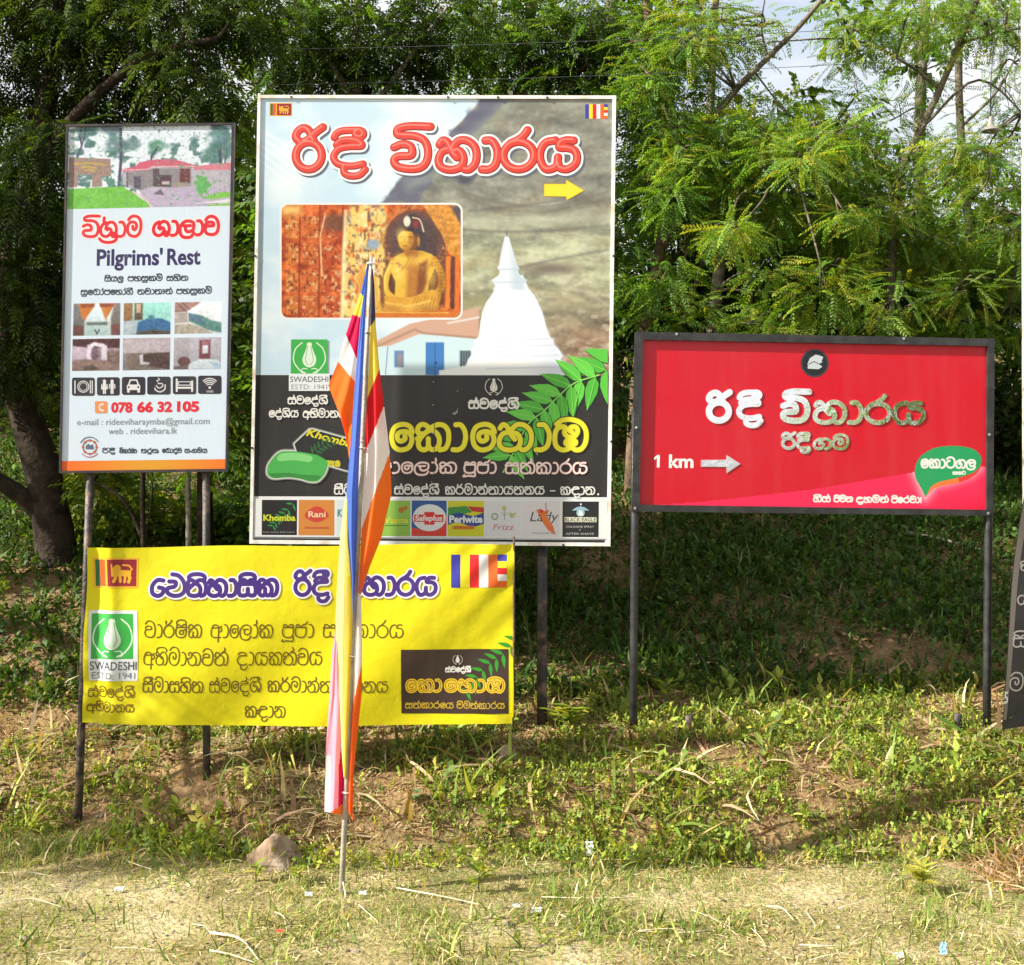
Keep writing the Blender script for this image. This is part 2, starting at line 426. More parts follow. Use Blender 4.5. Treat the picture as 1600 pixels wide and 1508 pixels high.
def field(add, cut=(), grow=0., cell=.5):
    E = np.array([extent(s) for s in add])
    x0, y0 = E[:, :2].min(0) - grow - 2 * cell
    x1, y1 = E[:, 2:].max(0) + grow + 2 * cell
    nx, ny = int((x1 - x0) / cell) + 2, int((y1 - y0) / cell) + 2
    xs, ys = x0 + cell * np.arange(nx), y0 + cell * np.arange(ny)
    F = np.full((ny, nx), 9.)
    def win(s, pad):
        e = extent(s)
        i0, i1 = max(0, int((e[0] - pad - x0) / cell) - 1), min(nx, int((e[2] + pad - x0) / cell) + 3)
        j0, j1 = max(0, int((e[1] - pad - y0) / cell) - 1), min(ny, int((e[3] + pad - y0) / cell) + 3)
        return slice(j0, j1), slice(i0, i1)
    for s in add:
        w = win(s, grow + 2 * cell)
        X, Y = np.meshgrid(xs[w[1]], ys[w[0]])
        F[w] = np.minimum(F[w], sdf(X, Y, s) - grow)
    for s in cut:
        w = win(s, 2 * cell)
        if F[w].size:
            X, Y = np.meshgrid(xs[w[1]], ys[w[0]])
            F[w] = np.maximum(F[w], -sdf(X, Y, s))
    return xs, ys, F
def march(xs, ys, F, run=40):
    """polygons (lists of photo-pixel points) covering F<0, without overlaps"""
    I = F < 0
    n = I[:-1, :-1].astype(int) + I[:-1, 1:] + I[1:, 1:] + I[1:, :-1]
    polys = []
    for j in range(n.shape[0]):
        r = n[j]
        full = np.flatnonzero(r == 4)
        if len(full):
            for g in np.split(full, np.flatnonzero(np.diff(full) > 1) + 1):
                for a in range(g[0], g[-1] + 1, run):
                    b = min(a + run, g[-1] + 1)
                    polys.append([(xs[a], ys[j]), (xs[b], ys[j]), (xs[b], ys[j + 1]), (xs[a], ys[j + 1])])
        for i in np.flatnonzero((r > 0) & (r < 4)):
            c = [(xs[i], ys[j], F[j, i]), (xs[i + 1], ys[j], F[j, i + 1]), (xs[i + 1], ys[j + 1], F[j + 1, i + 1]), (xs[i], ys[j + 1], F[j + 1, i])]
            p = []
            for k in range(4):
                a, b = c[k], c[(k + 1) % 4]
                if a[2] < 0:
                    p.append((a[0], a[1]))
                if (a[2] < 0) != (b[2] < 0):
                    t = a[2] / (a[2] - b[2])
                    p.append((a[0] + (b[0] - a[0]) * t, a[1] + (b[1] - a[1]) * t))
            if len(p) > 2:
                polys.append(p)
    return polys
# ==END==
# ---------------------------------------------------------------- flat printed boards
class Sheet:
    """a board lying d metres behind the main plane; printed layers are stacked on it in thin steps"""
    def __init__(s, d, warp=None, run=40):
        s.d, s.warp, s.run, s.k = d, warp, run, kk(d)
        s.n = 0
    def at(s, x, y, lift=0.):
        X, Y, Z = (x - 800) * s.k, s.d - lift, CZ + (754 - y) * s.k
        if s.warp is not None:
            Y = Y + s.warp(x, y)
        return X, Y, Z
    def lift(s):
        s.n += 1
        return (.0007 if s.warp is not None else .0003) + .00005 * s.n
    def polys(s, P, lift):
        cnt = [len(p) for p in P]
        A = np.array([q for p in P for q in p], float)
        X, Y, Z = s.at(A[:, 0], A[:, 1], lift)
        V = np.stack([X, np.broadcast_to(Y, X.shape), Z], 1)
        F, i = [], 0
        for c in cnt:
            F.append(tuple(range(i + c - 1, i - 1, -1))); i += c   # photo y runs down: reverse to face the road
        return V, F
class Print:
    """several ink layers collected as one mesh object"""
    def __init__(s, sheet): s.sh, s.V, s.F, s.M, s.mats = sheet, [], [], [], []
    def put(s, P, mat, lift=None):
        if not P: return
        V, F = s.sh.polys(P, s.sh.lift() if lift is None else lift)
        n = sum(len(v) for v in s.V)
        if mat not in s.mats: s.mats.append(mat)
        s.V.append(V); s.F += [tuple(i + n for i in f) for f in F]; s.M += [s.mats.index(mat)] * len(F)
    def art(s, mat, add, cut=(), grow=0., cell=.5, lift=None):
        s.put(march(*field(add, cut, grow, cell), run=max(1, int(s.sh.run / cell))), mat, lift)
    def quad(s, mat, pts, lift=None):
        if s.sh.warp is not None:
            return s.art(mat, [('p', pts)], cell=1.0, lift=lift)
        s.put([pts], mat, lift)
    def latin(s, mat, text, x0, base, x1, cap, bold=0., shear=0., base1=None, lean=.0165, rot=None, lift=None):
        c = bpy.data.curves.new('t', 'FONT'); c.body = text; c.offset = bold; c.resolution_u = 3
        h = bpy.data.curves.new('h', 'FONT'); h.body = 'H'
        o, oh = bpy.data.objects.new('t', c), bpy.data.objects.new('h', h)
        COL.objects.link(o); COL.objects.link(oh)
        dg = bpy.context.evaluated_depsgraph_get()
        me, mh = bpy.data.meshes.new_from_object(o.evaluated_get(dg)), bpy.data.meshes.new_from_object(oh.evaluated_get(dg))
        P = np.array([v.co[:2] for v in me.vertices]); H = max(v.co[1] for v in mh.vertices)
        F = [tuple(p.vertices) for p in me.polygons]
        for q in (o, oh): bpy.data.objects.remove(q)
        for q in (me, mh): bpy.data.meshes.remove(q)
        for q in (c, h): bpy.data.curves.remove(q)
        a, b = P[:, 0].min(), P[:, 0].max()
        u, v = (P[:, 0] - a) / (b - a), P[:, 1] / H
        X = x0 + u * (x1 - x0) + v * cap * (shear + lean)
        Y = base + ((base if base1 is None else base1) - base) * u - v * cap
        if rot is not None:
            cs, sn = math.cos(math.radians(rot)), math.sin(math.radians(rot))
            X, Y = x0 + (X - x0) * cs - (Y - base) * sn, base + (X - x0) * sn + (Y - base) * cs
        out = []
        for f in F:
            p = [(X[i], Y[i]) for i in f]
            ar = sum(p[i][0] * p[(i + 1) % len(p)][1] - p[(i + 1) % len(p)][0] * p[i][1] for i in range(len(p)))
            out.append(p if ar > 0 else p[::-1])
        s.put(out, mat, s.sh.lift() + .0012 if lift is None and s.sh.warp is not None else lift)
    def build(s, name, parent):
        return link(name, mesh(name, np.vstack(s.V), s.F, s.mats, s.M), parent)
def img_noise(X, Y, sc, seed, o=4): return fbm(X / sc, Y / sc, seed, o) - .5
class Pic:
    """a printed photograph: a fine grid of coloured points"""
    def __init__(s, quad, cell, base=(255, 255, 255)):
        (x0, y0), (x1, y1), (x2, y2), (x3, y3) = quad      # tl tr br bl
        nx, ny = max(4, int(math.hypot(x1 - x0, y1 - y0) / cell)), max(4, int(math.hypot(x3 - x0, y3 - y0) / cell))
        u, v = np.meshgrid(np.linspace(0, 1, nx + 1), np.linspace(0, 1, ny + 1))
        s.X = (x0 * (1 - u) + x1 * u) * (1 - v) + (x3 * (1 - u) + x2 * u) * v
        s.Y = (y0 * (1 - u) + y1 * u) * (1 - v) + (y3 * (1 - u) + y2 * u) * v
        s.u, s.v, s.nx, s.ny = u, v, nx, ny
        s.C = np.ones(s.X.shape + (3,)) * np.array(base, float)
        s.hole = None
    def paint(s, mask, c):
        c = np.asarray(c, float)
        s.C = s.C * (1 - mask[..., None]) + c * mask[..., None]
    def shape(s, sh, c, soft=.8, mul=None, amt=1.):
        m = np.clip(.5 - sdf(s.X, s.Y, sh) / (2 * soft), 0, 1) * amt
        if mul is not None: m = m * mul
        s.paint(m, c)
    def poly(s, pts, c, soft=.8, **k): s.shape(('p', pts), c, soft, **k)
    def ell(s, cx, cy, rx, ry, c, soft=.8, **k): s.shape(('e', cx, cy, rx, ry), c, soft, **k)
    def line(s, pts, w, c, soft=.6, **k): s.shape(('s', np.array(pts, float), w), c, soft, **k)
    def rect(s, x0, y0, x1, y1, c, soft=.6, **k): s.shape(('r', x0, y0, x1, y1, 0), c, soft, **k)
    def mottle(s, amt, sc, seed, mask=None):
        n = img_noise(s.X, s.Y, sc, seed)
        if mask is not None: n = n * mask
        s.C = s.C + amt * n[..., None]
    def sm(s, a, b, arr): t = np.clip((arr - a) / (b - a), 0, 1); return t * t * (3 - 2 * t)
    def build(s, name, sheet, parent, keep=None):
        X, Y, Z = sheet.at(s.X, s.Y, sheet.lift())
        V = np.stack([X, np.broadcast_to(Y, X.shape), Z], -1).reshape(-1, 3)
        w = s.nx + 1
        i = (np.arange(s.ny)[:, None] * w + np.arange(s.nx)[None]).ravel()
        F = np.stack([i, i + w, i + w + 1, i + 1], 1)
        if keep is not None:
            cx = (s.X[:-1, :-1] + s.X[1:, 1:]) / 2; cy = (s.Y[:-1, :-1] + s.Y[1:, 1:]) / 2
            F = F[(sdf(cx, cy, keep) < 0).ravel()]
        c = np.clip(s.C, 3, 252) / 255
        c = np.where(c <= .04045, c / 12.92, ((c + .055) / 1.055) ** 2.4)
        return link(name, mesh(name, V, F, PIC, None, True, c.reshape(-1, 3) * .74), parent)
def frame_bar(name, sheet, outer, inner, mat, parent, front=.012, back=.02):
    """mitred picture-frame of four bars; outer/inner = tl tr br bl in photo pixels"""
    g = Geo()
    V = []
    for q, y in ((outer, -front), (inner, -front), (outer, back), (inner, back)):
        for x, yy in q:
            X, Y, Z = sheet.at(x, yy)
            V.append((X, sheet.d + y, Z))
    F = []
    for k in range(4):
        n = (k + 1) % 4
        F += [(k, 4 + k, 4 + n, n), (8 + k, 8 + n, 12 + n, 12 + k), (k, n, 8 + n, 8 + k), (4 + k, 12 + k, 12 + n, 4 + n)]
    g.add(V, F)
    return g.build(name, mat, parent)
def backing(name, sheet, quad, mat, parent, thick=.012):
    V = []
    for y in (0., thick):
        for x, yy in quad:
            X, Y, Z = sheet.at(x, yy)
            V.append((X, sheet.d + y, Z))
    g = Geo()
    g.add(V, [(0, 3, 2, 1), (4, 5, 6, 7)] + [(k, (k + 1) % 4, 4 + (k + 1) % 4, 4 + k) for k in range(4)])
    return g.build(name, mat, parent)
def post(sheet_d, x0, y0, x1, y1, r, mat, parent, name='post', n=14, sink=.35):
    a, b = Vector(px(x0, y0, sheet_d)), Vector(px(x1, y1, sheet_d))
    b = b + (b - a).normalized() * sink
    g = Geo()
    g.tube([lerp(a, b, t) for t in (0, .33, .66, 1)], r, n)
    return g.build(name, mat, parent, True)
def neem(path, leaf_len, n, flip=1, w=.3):
    """leaflets of a printed neem frond: list of polygons along a rib"""
    P = spline(path, 12)
    out = []
    for i in range(n):
        f = (i + .3) / n
        q = P[min(int(f * (len(P) - 1)), len(P) - 2)]; t = P[min(int(f * (len(P) - 1)) + 1, len(P) - 1)] - q
        t = t / (np.hypot(*t) + 1e-9)
        for sgn in (1, -1):
            a = math.atan2(t[1], t[0]) + sgn * 1.0 * flip
            ln = leaf_len * (1 - .25 * f)
            d = np.array([math.cos(a), math.sin(a)]); nn = np.array([-d[1], d[0]])
            out.append([tuple(q + d * ln * u + nn * ln * w * v) for u, v in ((0, 0), (.18, .4), (.45, .5), (.75, .28), (1, 0), (.75, -.22), (.45, -.42), (.18, -.36))])
    return out
def lotus(cx, cy, r):
    """the bud-in-a-circle emblem as ink shapes"""
    S_ = [('s', spline([(cx + r * .25, cy + r * .98), (cx + r * .62, cy + r * .78), (cx + r * .98, cy + r * .2), (cx + r * .86, cy - r * .5), (cx + r * .45, cy - r * .9)]), r * .07),
          ('s', spline([(cx - r * .25, cy + r * .98), (cx - r * .62, cy + r * .78), (cx - r * .98, cy + r * .2), (cx - r * .86, cy - r * .5), (cx - r * .45, cy - r * .9)]), r * .07)]
    for t in (-1, 1):
        S_.append(('s', spline([(cx + t * r * .15, cy + r * .72), (cx + t * r * .42, cy + r * .72), (cx + t * r * .5, cy + r * .92), (cx + t * r * .3, cy + r * .98)]), r * .06))
    bud = [(cx, cy + r * .64), (cx + r * .30, cy + r * .5), (cx + r * .43, cy + r * .15), (cx + r * .30, cy - r * .25), (cx + r * .17, cy - r * .6), (cx + r * .13, cy - r * .88),
           (cx - r * .13, cy - r * .88), (cx - r * .17, cy - r * .6), (cx - r * .30, cy - r * .25), (cx - r * .43, cy + r * .15), (cx - r * .30, cy + r * .5)]
    S_.append(('p', spline(bud + bud[:1], 4)[:-1]))
    cut = [('s', spline([(cx + o * r * .25, cy - r * .7), (cx + o * r * .5, cy - r * .1), (cx + o * r * .6, cy + r * .2), (cx + o * r * .2, cy + r * .5)]), r * .035) for o in (-.4, .4)]
    return S_, cut
def lion_flag(pr, x0, y0, x1, y1):
    w, h = x1 - x0, y1 - y0
    q = lambda a, b, c, d: [(x0 + w * a, y0 + h * b), (x0 + w * c, y0 + h * b), (x0 + w * c, y0 + h * d), (x0 + w * a, y0 + h * d)]
    pr.quad(ink(240, 180, 40), q(0, 0, 1, 1))
    pr.quad(ink(30, 110, 60), q(.04, .06, .15, .94))
    pr.quad(ink(235, 85, 35), q(.15, .06, .28, .94))
    pr.quad(ink(150, 30, 45), q(.33, .06, .96, .94))
    X = lambda a: x0 + w * a
    Y = lambda b: y0 + h * b
    p = lambda *l: np.array([(X(a), Y(b)) for a, b in l])
    body = [('s', p((.50, .52), (.60, .50), (.78, .52)), h * .20), ('s', p((.52, .55), (.50, .70), (.47, .78)), h * .10), ('s', p((.60, .58), (.61, .78)), h * .09),
            ('s', p((.77, .55), (.82, .66), (.79, .80)), h * .10), ('s', p((.72, .58), (.70, .80)), h * .08), ('s', p((.50, .42), (.55, .34)), h * .22),
            ('s', p((.80, .48), (.86, .38), (.80, .26), (.66, .24)), h * .05), ('s', p((.44, .60), (.43, .22)), h * .05)]
    pr.art(ink(240, 180, 40), body, cell=max(.25, h / 110))
def buddhist_flag(pr, x0, y0, x1, y1):
    w = (x1 - x0) / 6
    cs = [(62, 62, 170), (238, 225, 30), (228, 32, 36), (238, 238, 240), (244, 110, 40)]
    for i, c in enumerate(cs):
        pr.quad(ink(*c), [(x0 + w * i, y0), (x0 + w * (i + 1), y0), (x0 + w * (i + 1), y1), (x0 + w * i, y1)])
    hh = (y1 - y0) / 5
    for i, c in enumerate(cs):
        pr.quad(ink(*c), [(x0 + w * 5, y0 + hh * i), (x1, y0 + hh * i), (x1, y0 + hh * (i + 1)), (x0 + w * 5, y0 + hh * (i + 1))])
def clipx(polys, xmax):
    """cut polygons at a vertical line (print ends at the board's edge)"""
    out = []
    for p in polys:
        q = []
        for i in range(len(p)):
            a, b = p[i], p[(i + 1) % len(p)]
            if a[0] <= xmax: q.append(a)
            if (a[0] <= xmax) != (b[0] <= xmax):
                t = (xmax - a[0]) / (b[0] - a[0]); q.append((xmax, a[1] + (b[1] - a[1]) * t))
        if len(q) > 2: out.append(q)
    return out
# ---------------------------------------------------------------- board 1: the tall pilgrims' rest sign on the left
K_BLK, K_WHT = ink(38, 36, 38), ink(226, 232, 238)
def zz(f, ox, oy):     # readings taken on enlargements of the photograph
    return lambda *p: [(ox + a / f, oy + b / f) for a, b in p]
t1 = thing('rest_house_sign', px(225, 1250, -.6), 'tall narrow pale blue sign with red heading, room photos and orange foot stripe', 'sign')
s1 = Sheet(-.6)
in1 = [(107, 198.5), (362.5, 195.5), (352.5, 732.5), (96, 736)]
backing('back_panel', s1, [(104.5, 195.5), (366.5, 193), (355, 736.5), (93.5, 739)], IRON, t1, .02)
p1 = Print(s1)
p1.quad(ink(208, 224, 242, .3), in1)
pan1 = p1.build('panel', t1)
frame_bar('frame', s1, [(104, 195), (367, 192.5), (355.5, 737), (93, 739.5)], in1, noisy('dark_navy_frame', (.018, .016, .03), (.05, .035, .03), 8, .4, 0, .1, 50), t1, .012, .02)
post(-.57, 141, 738, 122, 1286, .025, IRON_W, t1)
post(-.57, 322, 737, 323, 1212, .024, IRON_W, t1)
# the house photograph at the head of the sign
q = Pic([(107, 198.5), (362.5, 195.5), (360, 321.5), (104, 327)], .7, (214, 224, 240))
z = zz(5.027, 80, 180)
q.C += (q.v[..., None] * np.array([4, 2, -2]))
n = fbm(q.X / 7, q.Y / 7, 3); n2 = fbm(q.X / 3, q.Y / 3, 5); nb = fbm(q.X / 16, q.Y / 12, 31, 3)
for cx, cy, rx, ry, c in [(270, 120, 130, 60, (96, 116, 128)), (470, 110, 130, 70, (88, 112, 122)), (500, 220, 130, 110, (84, 116, 124)), (640, 230, 110, 70, (92, 124, 128)), (840, 240, 120, 80, (70, 126, 106)),
                          (1320, 160, 120, 130, (76, 112, 122)), (1290, 290, 130, 100, (72, 116, 112)), (1390, 250, 60, 160, (84, 116, 120))]:
    (a, b), = z((cx, cy))
    m = np.clip(1.6 - 1.6 * np.hypot((q.X - a) / (rx / 5.027), (q.Y - b) / (ry / 5.027)), 0, 1)
    q.paint(np.clip((m + (nb - .5) * 1.5 + (n2 - .5) * .25 - .12) * 1.6, 0, 1) * .85, c)
for pts, w in [([(205, 330), (240, 240), (225, 160), (235, 95)], 3), ([(240, 240), (265, 160), (270, 95)], 2.2), ([(530, 570), (550, 330), (545, 110)], 4.5), ([(760, 590), (770, 450), (790, 320), (840, 250)], 3), ([(1330, 590), (1335, 400), (1320, 260)], 5), ([(1350, 500), (1370, 330)], 2.5)]:
    q.line(z(*pts), w, (74, 72, 98))
q.poly(z((140, 330), (465, 345), (470, 480), (400, 478), (400, 560), (320, 565), (320, 468), (215, 468), (205, 565), (140, 570)), (152, 126, 122))
q.mottle(20, 4, 9)
for a, b, y in [(180, 430, 385), (240, 350, 412), (260, 340, 436)]:
    q.line(z((a, y), ((a + b) / 2, y - 8), (b, y + 6)), 2.6, (186, 158, 80), .9)
q.poly(z((560, 425), (700, 420), (1140, 400), (1430, 420), (1430, 600), (700, 600), (560, 540)), (176, 170, 186))
q.poly(z((595, 450), (780, 420), (1100, 415), (1100, 560), (940, 575), (790, 560), (700, 590), (600, 540)), (138, 130, 140), 1.5)
q.poly(z((555, 428), (660, 402), (690, 372), (800, 350), (960, 345), (1150, 398), (1140, 412), (800, 408), (760, 430), (560, 445)), (196, 92, 118))
q.line(z((560, 432), (760, 425), (800, 402), (1150, 402)), 1.2, (226, 200, 214))
q.poly(z((1130, 400), (1420, 370), (1425, 430), (1120, 430)), (200, 120, 136))
for x0, y0, x1, y1, c in [(800, 420, 850, 560, (92, 74, 88)), (850, 470, 945, 560, (84, 62, 76)), (1010, 420, 1090, 530, (110, 58, 66)), (650, 480, 705, 580, (88, 84, 100)), (590, 450, 605, 570, (110, 96, 120)), (870, 520, 930, 545, (190, 170, 180)), (960, 530, 1050, 560, (170, 130, 140))]:
    (a, b), (c_, d) = z((x0, y0), (x1, y1)); q.rect(a, b, c_, d, c, .8)
q.poly(z((690, 590), (1060, 560), (1430, 570), (1430, 730), (760, 730)), (178, 166, 194), 1.2)
q.poly(z((800, 620), (860, 580), (890, 630)), (110, 104, 118))
q.poly(z((130, 580), (560, 560), (640, 610), (770, 700), (760, 730), (125, 745)), (112, 184, 72), 1.0)
q.mottle(26, 6, 21, np.clip(.5 - poly_sdf(q.X, q.Y, z((130, 580), (560, 560), (640, 610), (770, 700), (760, 730), (125, 745))), 0, 1))
q.line(z((640, 600), (740, 660), (790, 720)), 3, (206, 190, 190), 1)
q.poly(z((1180, 650), (1300, 610), (1430, 600), (1430, 640), (1260, 660)), (124, 188, 80), 1)
q.poly(z((1150, 690), (1430, 655), (1430, 690), (1300, 690)), (214, 214, 222), 1)
q.poly(z((1230, 705), (1430, 690), (1430, 730), (1200, 728)), (128, 186, 84), 1)
m = np.clip(1.4 - 1.4 * np.hypot((q.X - 317) / 15, (q.Y - 289) / 21), 0, 1)
q.paint(np.clip((m + (n2 - .5) * 1.3 - .2) * 5, 0, 1), (98, 168, 96))
m = np.clip(1.4 - 1.4 * np.hypot((q.X - 171) / 7, (q.Y - 284) / 10), 0, 1)
q.paint(np.clip((m + (n2 - .5) - .2) * 5, 0, 1), (90, 140, 130))
q.mottle(26, 2.6, 33); q.mottle(18, 5, 35)
q.build('house_photo', s1, pan1)
# six room photographs
z = zz(5.027, 80, 450)
def room(quad, base, ops, seed):
    q = Pic(z(*quad), .7, base)
    for k, *a in ops:
        if k == 'p': q.poly(z(*a[0]), a[1], 1.4)
        elif k == 'l': q.line(z(*a[0]), a[1], a[2])
        elif k == 'e':
            (cx, cy), = z(a[0]); q.ell(cx, cy, a[1] / 5.027, a[2] / 5.027, a[3])
        elif k == 'n': q.mottle(a[0], a[1], seed)
    q.C *= (1.06 - .16 * q.v + .10 * (fbm(q.X / 14, q.Y / 14, seed + 5) - .5))[..., None]
    q.mottle(34, 3.2, seed + 1); q.mottle(22, 1.6, seed + 2)
    q.build('room_photo', s1, pan1)
room([(175, 122), (545, 118), (542, 372), (170, 377)], (196, 200, 204), [
    ('p', [(175, 122), (220, 122), (260, 240), (260, 375), (170, 377)], (112, 112, 116)), ('p', [(500, 118), (545, 118), (542, 372), (470, 372), (470, 240)], (118, 112, 112)),
    ('p', [(270, 130), (480, 125), (460, 260), (280, 265)], (206, 224, 236)), ('p', [(215, 125), (340, 122), (330, 160), (275, 235), (258, 258), (240, 230)], (188, 112, 46)), ('p', [(225, 125), (340, 122), (338, 150), (240, 160)], (140, 74, 48)),
    ('p', [(380, 122), (500, 120), (470, 180), (440, 230), (436, 262), (415, 225)], (186, 118, 56)), ('p', [(380, 122), (500, 120), (490, 150), (385, 150)], (138, 74, 52)),
    ('p', [(280, 270), (440, 268), (440, 292), (280, 295)], (96, 118, 116)), ('p', [(265, 300), (450, 296), (460, 372), (262, 375)], (178, 206, 208)), ('p', [(172, 290), (250, 300), (255, 376), (170, 377)], (102, 66, 62)), ('p', [(470, 290), (544, 280), (542, 372), (476, 365)], (120, 76, 74)), ('l', [(345, 330), (360, 360), (378, 330)], 2, (60, 80, 96))], 51)
room([(570, 119), (940, 114), (937, 364), (566, 370)], (150, 212, 206), [
    ('p', [(570, 119), (640, 118), (640, 260), (568, 265)], (140, 104, 70)), ('p', [(655, 118), (720, 117), (718, 250), (655, 255)], (98, 78, 66)), ('p', [(668, 125), (705, 124), (704, 195), (668, 196)], (196, 176, 150)), ('p', [(566, 262), (680, 255), (665, 368), (566, 370)], (176, 192, 206)),
    ('p', [(680, 270), (760, 240), (860, 238), (940, 268), (937, 345), (800, 330), (672, 350)], (58, 108, 160)), ('p', [(765, 215), (810, 212), (810, 245), (765, 246)], (78, 136, 150)), ('p', [(672, 345), (800, 328), (937, 340), (937, 364), (668, 368)], (84, 70, 68)), ('n', 30, 5)], 53)
room([(970, 112), (1340, 107), (1337, 356), (967, 362)], (222, 230, 238), [
    ('p', [(970, 112), (1180, 108), (1060, 190), (968, 195)], (150, 116, 112)), ('l', [(985, 118), (1060, 185)], 1.5, (100, 76, 76)), ('l', [(1030, 114), (1090, 170)], 1.5, (100, 76, 76)), ('p', [(1080, 200), (1180, 215), (1260, 255), (1338, 270), (1337, 350), (1230, 330), (1080, 260)], (92, 140, 134)), ('p', [(1080, 195), (1160, 215), (1230, 300), (1085, 250)], (84, 118, 140)),
    ('p', [(970, 195), (1070, 190), (1075, 270), (968, 280)], (170, 160, 160)), ('p', [(968, 290), (1080, 280), (1190, 310), (1270, 358), (967, 362)], (176, 168, 158)), ('n', 40, 4)], 55)
room([(168, 402), (540, 396), (536, 648), (163, 653)], (150, 132, 146), [
    ('p', [(168, 402), (540, 396), (540, 470), (168, 470)], (70, 40, 44)), ('p', [(168, 455), (285, 470), (285, 560), (165, 565)], (184, 170, 190)), ('p', [(275, 580), (285, 450), (340, 425), (420, 440), (430, 560), (395, 560), (395, 470), (340, 455), (312, 480), (312, 580)], (214, 206, 222)), ('p', [(400, 450), (440, 450), (440, 560), (405, 570)], (210, 200, 216)), ('p', [(440, 500), (536, 490), (536, 648), (440, 600)], (120, 100, 96)),
    ('p', [(163, 580), (280, 560), (390, 570), (536, 600), (536, 648), (163, 653)], (140, 116, 110)), ('p', [(250, 625), (330, 600), (380, 640), (260, 650)], (88, 74, 70)), ('e', (345, 520), 30, 50, (112, 92, 110)), ('n', 40, 4)], 57)
room([(565, 396), (937, 391), (932, 642), (561, 648)], (132, 126, 128), [
    ('p', [(565, 396), (937, 391), (935, 510), (563, 515)], (170, 160, 170)), ('p', [(600, 515), (860, 505), (860, 640), (600, 645)], (122, 110, 104)), ('p', [(720, 520), (930, 505), (932, 640), (790, 620), (730, 590)], (76, 58, 56)), ('p', [(695, 530), (720, 520), (722, 580), (770, 585), (770, 600), (700, 600)], (206, 206, 220)), ('n', 34, 3)], 59)
room([(965, 391), (1335, 386), (1332, 636), (960, 642)], (170, 168, 182), [
    ('p', [(965, 391), (1090, 391), (1085, 560), (962, 600)], (160, 156, 166)), ('p', [(1165, 410), (1250, 405), (1250, 555), (1160, 560)], (112, 64, 72)), ('p', [(1188, 450), (1232, 448), (1232, 512), (1188, 515)], (208, 214, 226)), ('p', [(1180, 415), (1240, 412), (1236, 448), (1186, 448)], (150, 96, 112)), ('e', (1045, 580), 50, 40, (104, 70, 72)),
    ('p', [(1080, 600), (1160, 560), (1300, 562), (1333, 585), (1332, 636), (1075, 640)], (206, 220, 232)), ('p', [(1240, 580), (1333, 590), (1332, 636), (1280, 630)], (166, 190, 214)), ('p', [(960, 615), (1075, 610), (1075, 641), (960, 642)], (110, 98, 98)), ('n', 14, 6)], 61)
# lettering
l1 = Print(s1)
RED1, NAVY, INK1, GREY1 = ink(214, 22, 44), ink(44, 34, 92), ink(58, 66, 84), ink(132, 140, 152)
ttl = sinhala('vi shra+r aa ma', 127, 372.5, 222.5, 27, 4.9, 371.5) + sinhala('sha aa la aa va', 237, 371, 344, 27, 5.4, 369)
l1.art(ink(246, 226, 226), ttl, grow=1.6, cell=.45)
l1.art(RED1, ttl, cell=.35)
l1.latin(NAVY, "Pilgrims'", 151, 414.5, 254, 24, .028, base1=413.5)
l1.latin(NAVY, 'Rest', 261, 413.5, 313, 24, .028, base1=412.5)
l1.art(INK1, sinhala('sa+i ya la+u', 163, 440.5, 193, 8.6, 1.75, 440) + sinhala('pa ha sa+u ka ma+hm', 199, 440, 254, 8.6, 1.75, 439.3) + sinhala('sa ha+i ta', 260, 439.5, 294, 8.6, 1.75, 439), cell=.3)
l1.art(INK1, sinhala('sa+u e ba aa+h pa e bha aa+h ga+ii', 126, 461.5, 208, 8.8, 1.75, 460.8) + sinhala('na va aa ta ae na+h', 214, 460.8, 270, 8.8, 1.75, 460) + sinhala('pa ha sa+u ka ma+hm', 275, 460, 331, 8.8, 1.75, 459), cell=.3)
l1.latin(RED1, '078', 173.5, 644, 207, 14.5, .05)
l1.latin(RED1, '66', 214, 643.5, 239, 14.5, .05)
l1.latin(RED1, '32', 246, 643, 269, 14.5, .05)
l1.latin(RED1, '105', 276.5, 642.5, 311, 14.5, .05)
l1.latin(GREY1, 'e-mail : rideeviharaymba@gmail.com', 120.5, 664.5, 327.5, 9.6, .004, base1=662.5)
l1.latin(GREY1, 'web . rideevihara.lk', 169.5, 678.5, 277, 9.6, .004, base1=677.5)
l1.art(INK1, sinhala('ri da+ii', 159, 708.5, 180, 7, 1.5) + sinhala('vi ha aa ra sa+h thha', 186, 708.5, 214, 7, 1.5) + sinhala('ta ra+u nna', 220, 708.3, 248, 7, 1.5) + sinhala('e ba aa da+h va', 253, 708, 284, 7, 1.5) + sinhala('sa o ga ma ya', 288, 708, 324, 7, 1.5), cell=.3)
l1.build('lettering', pan1)
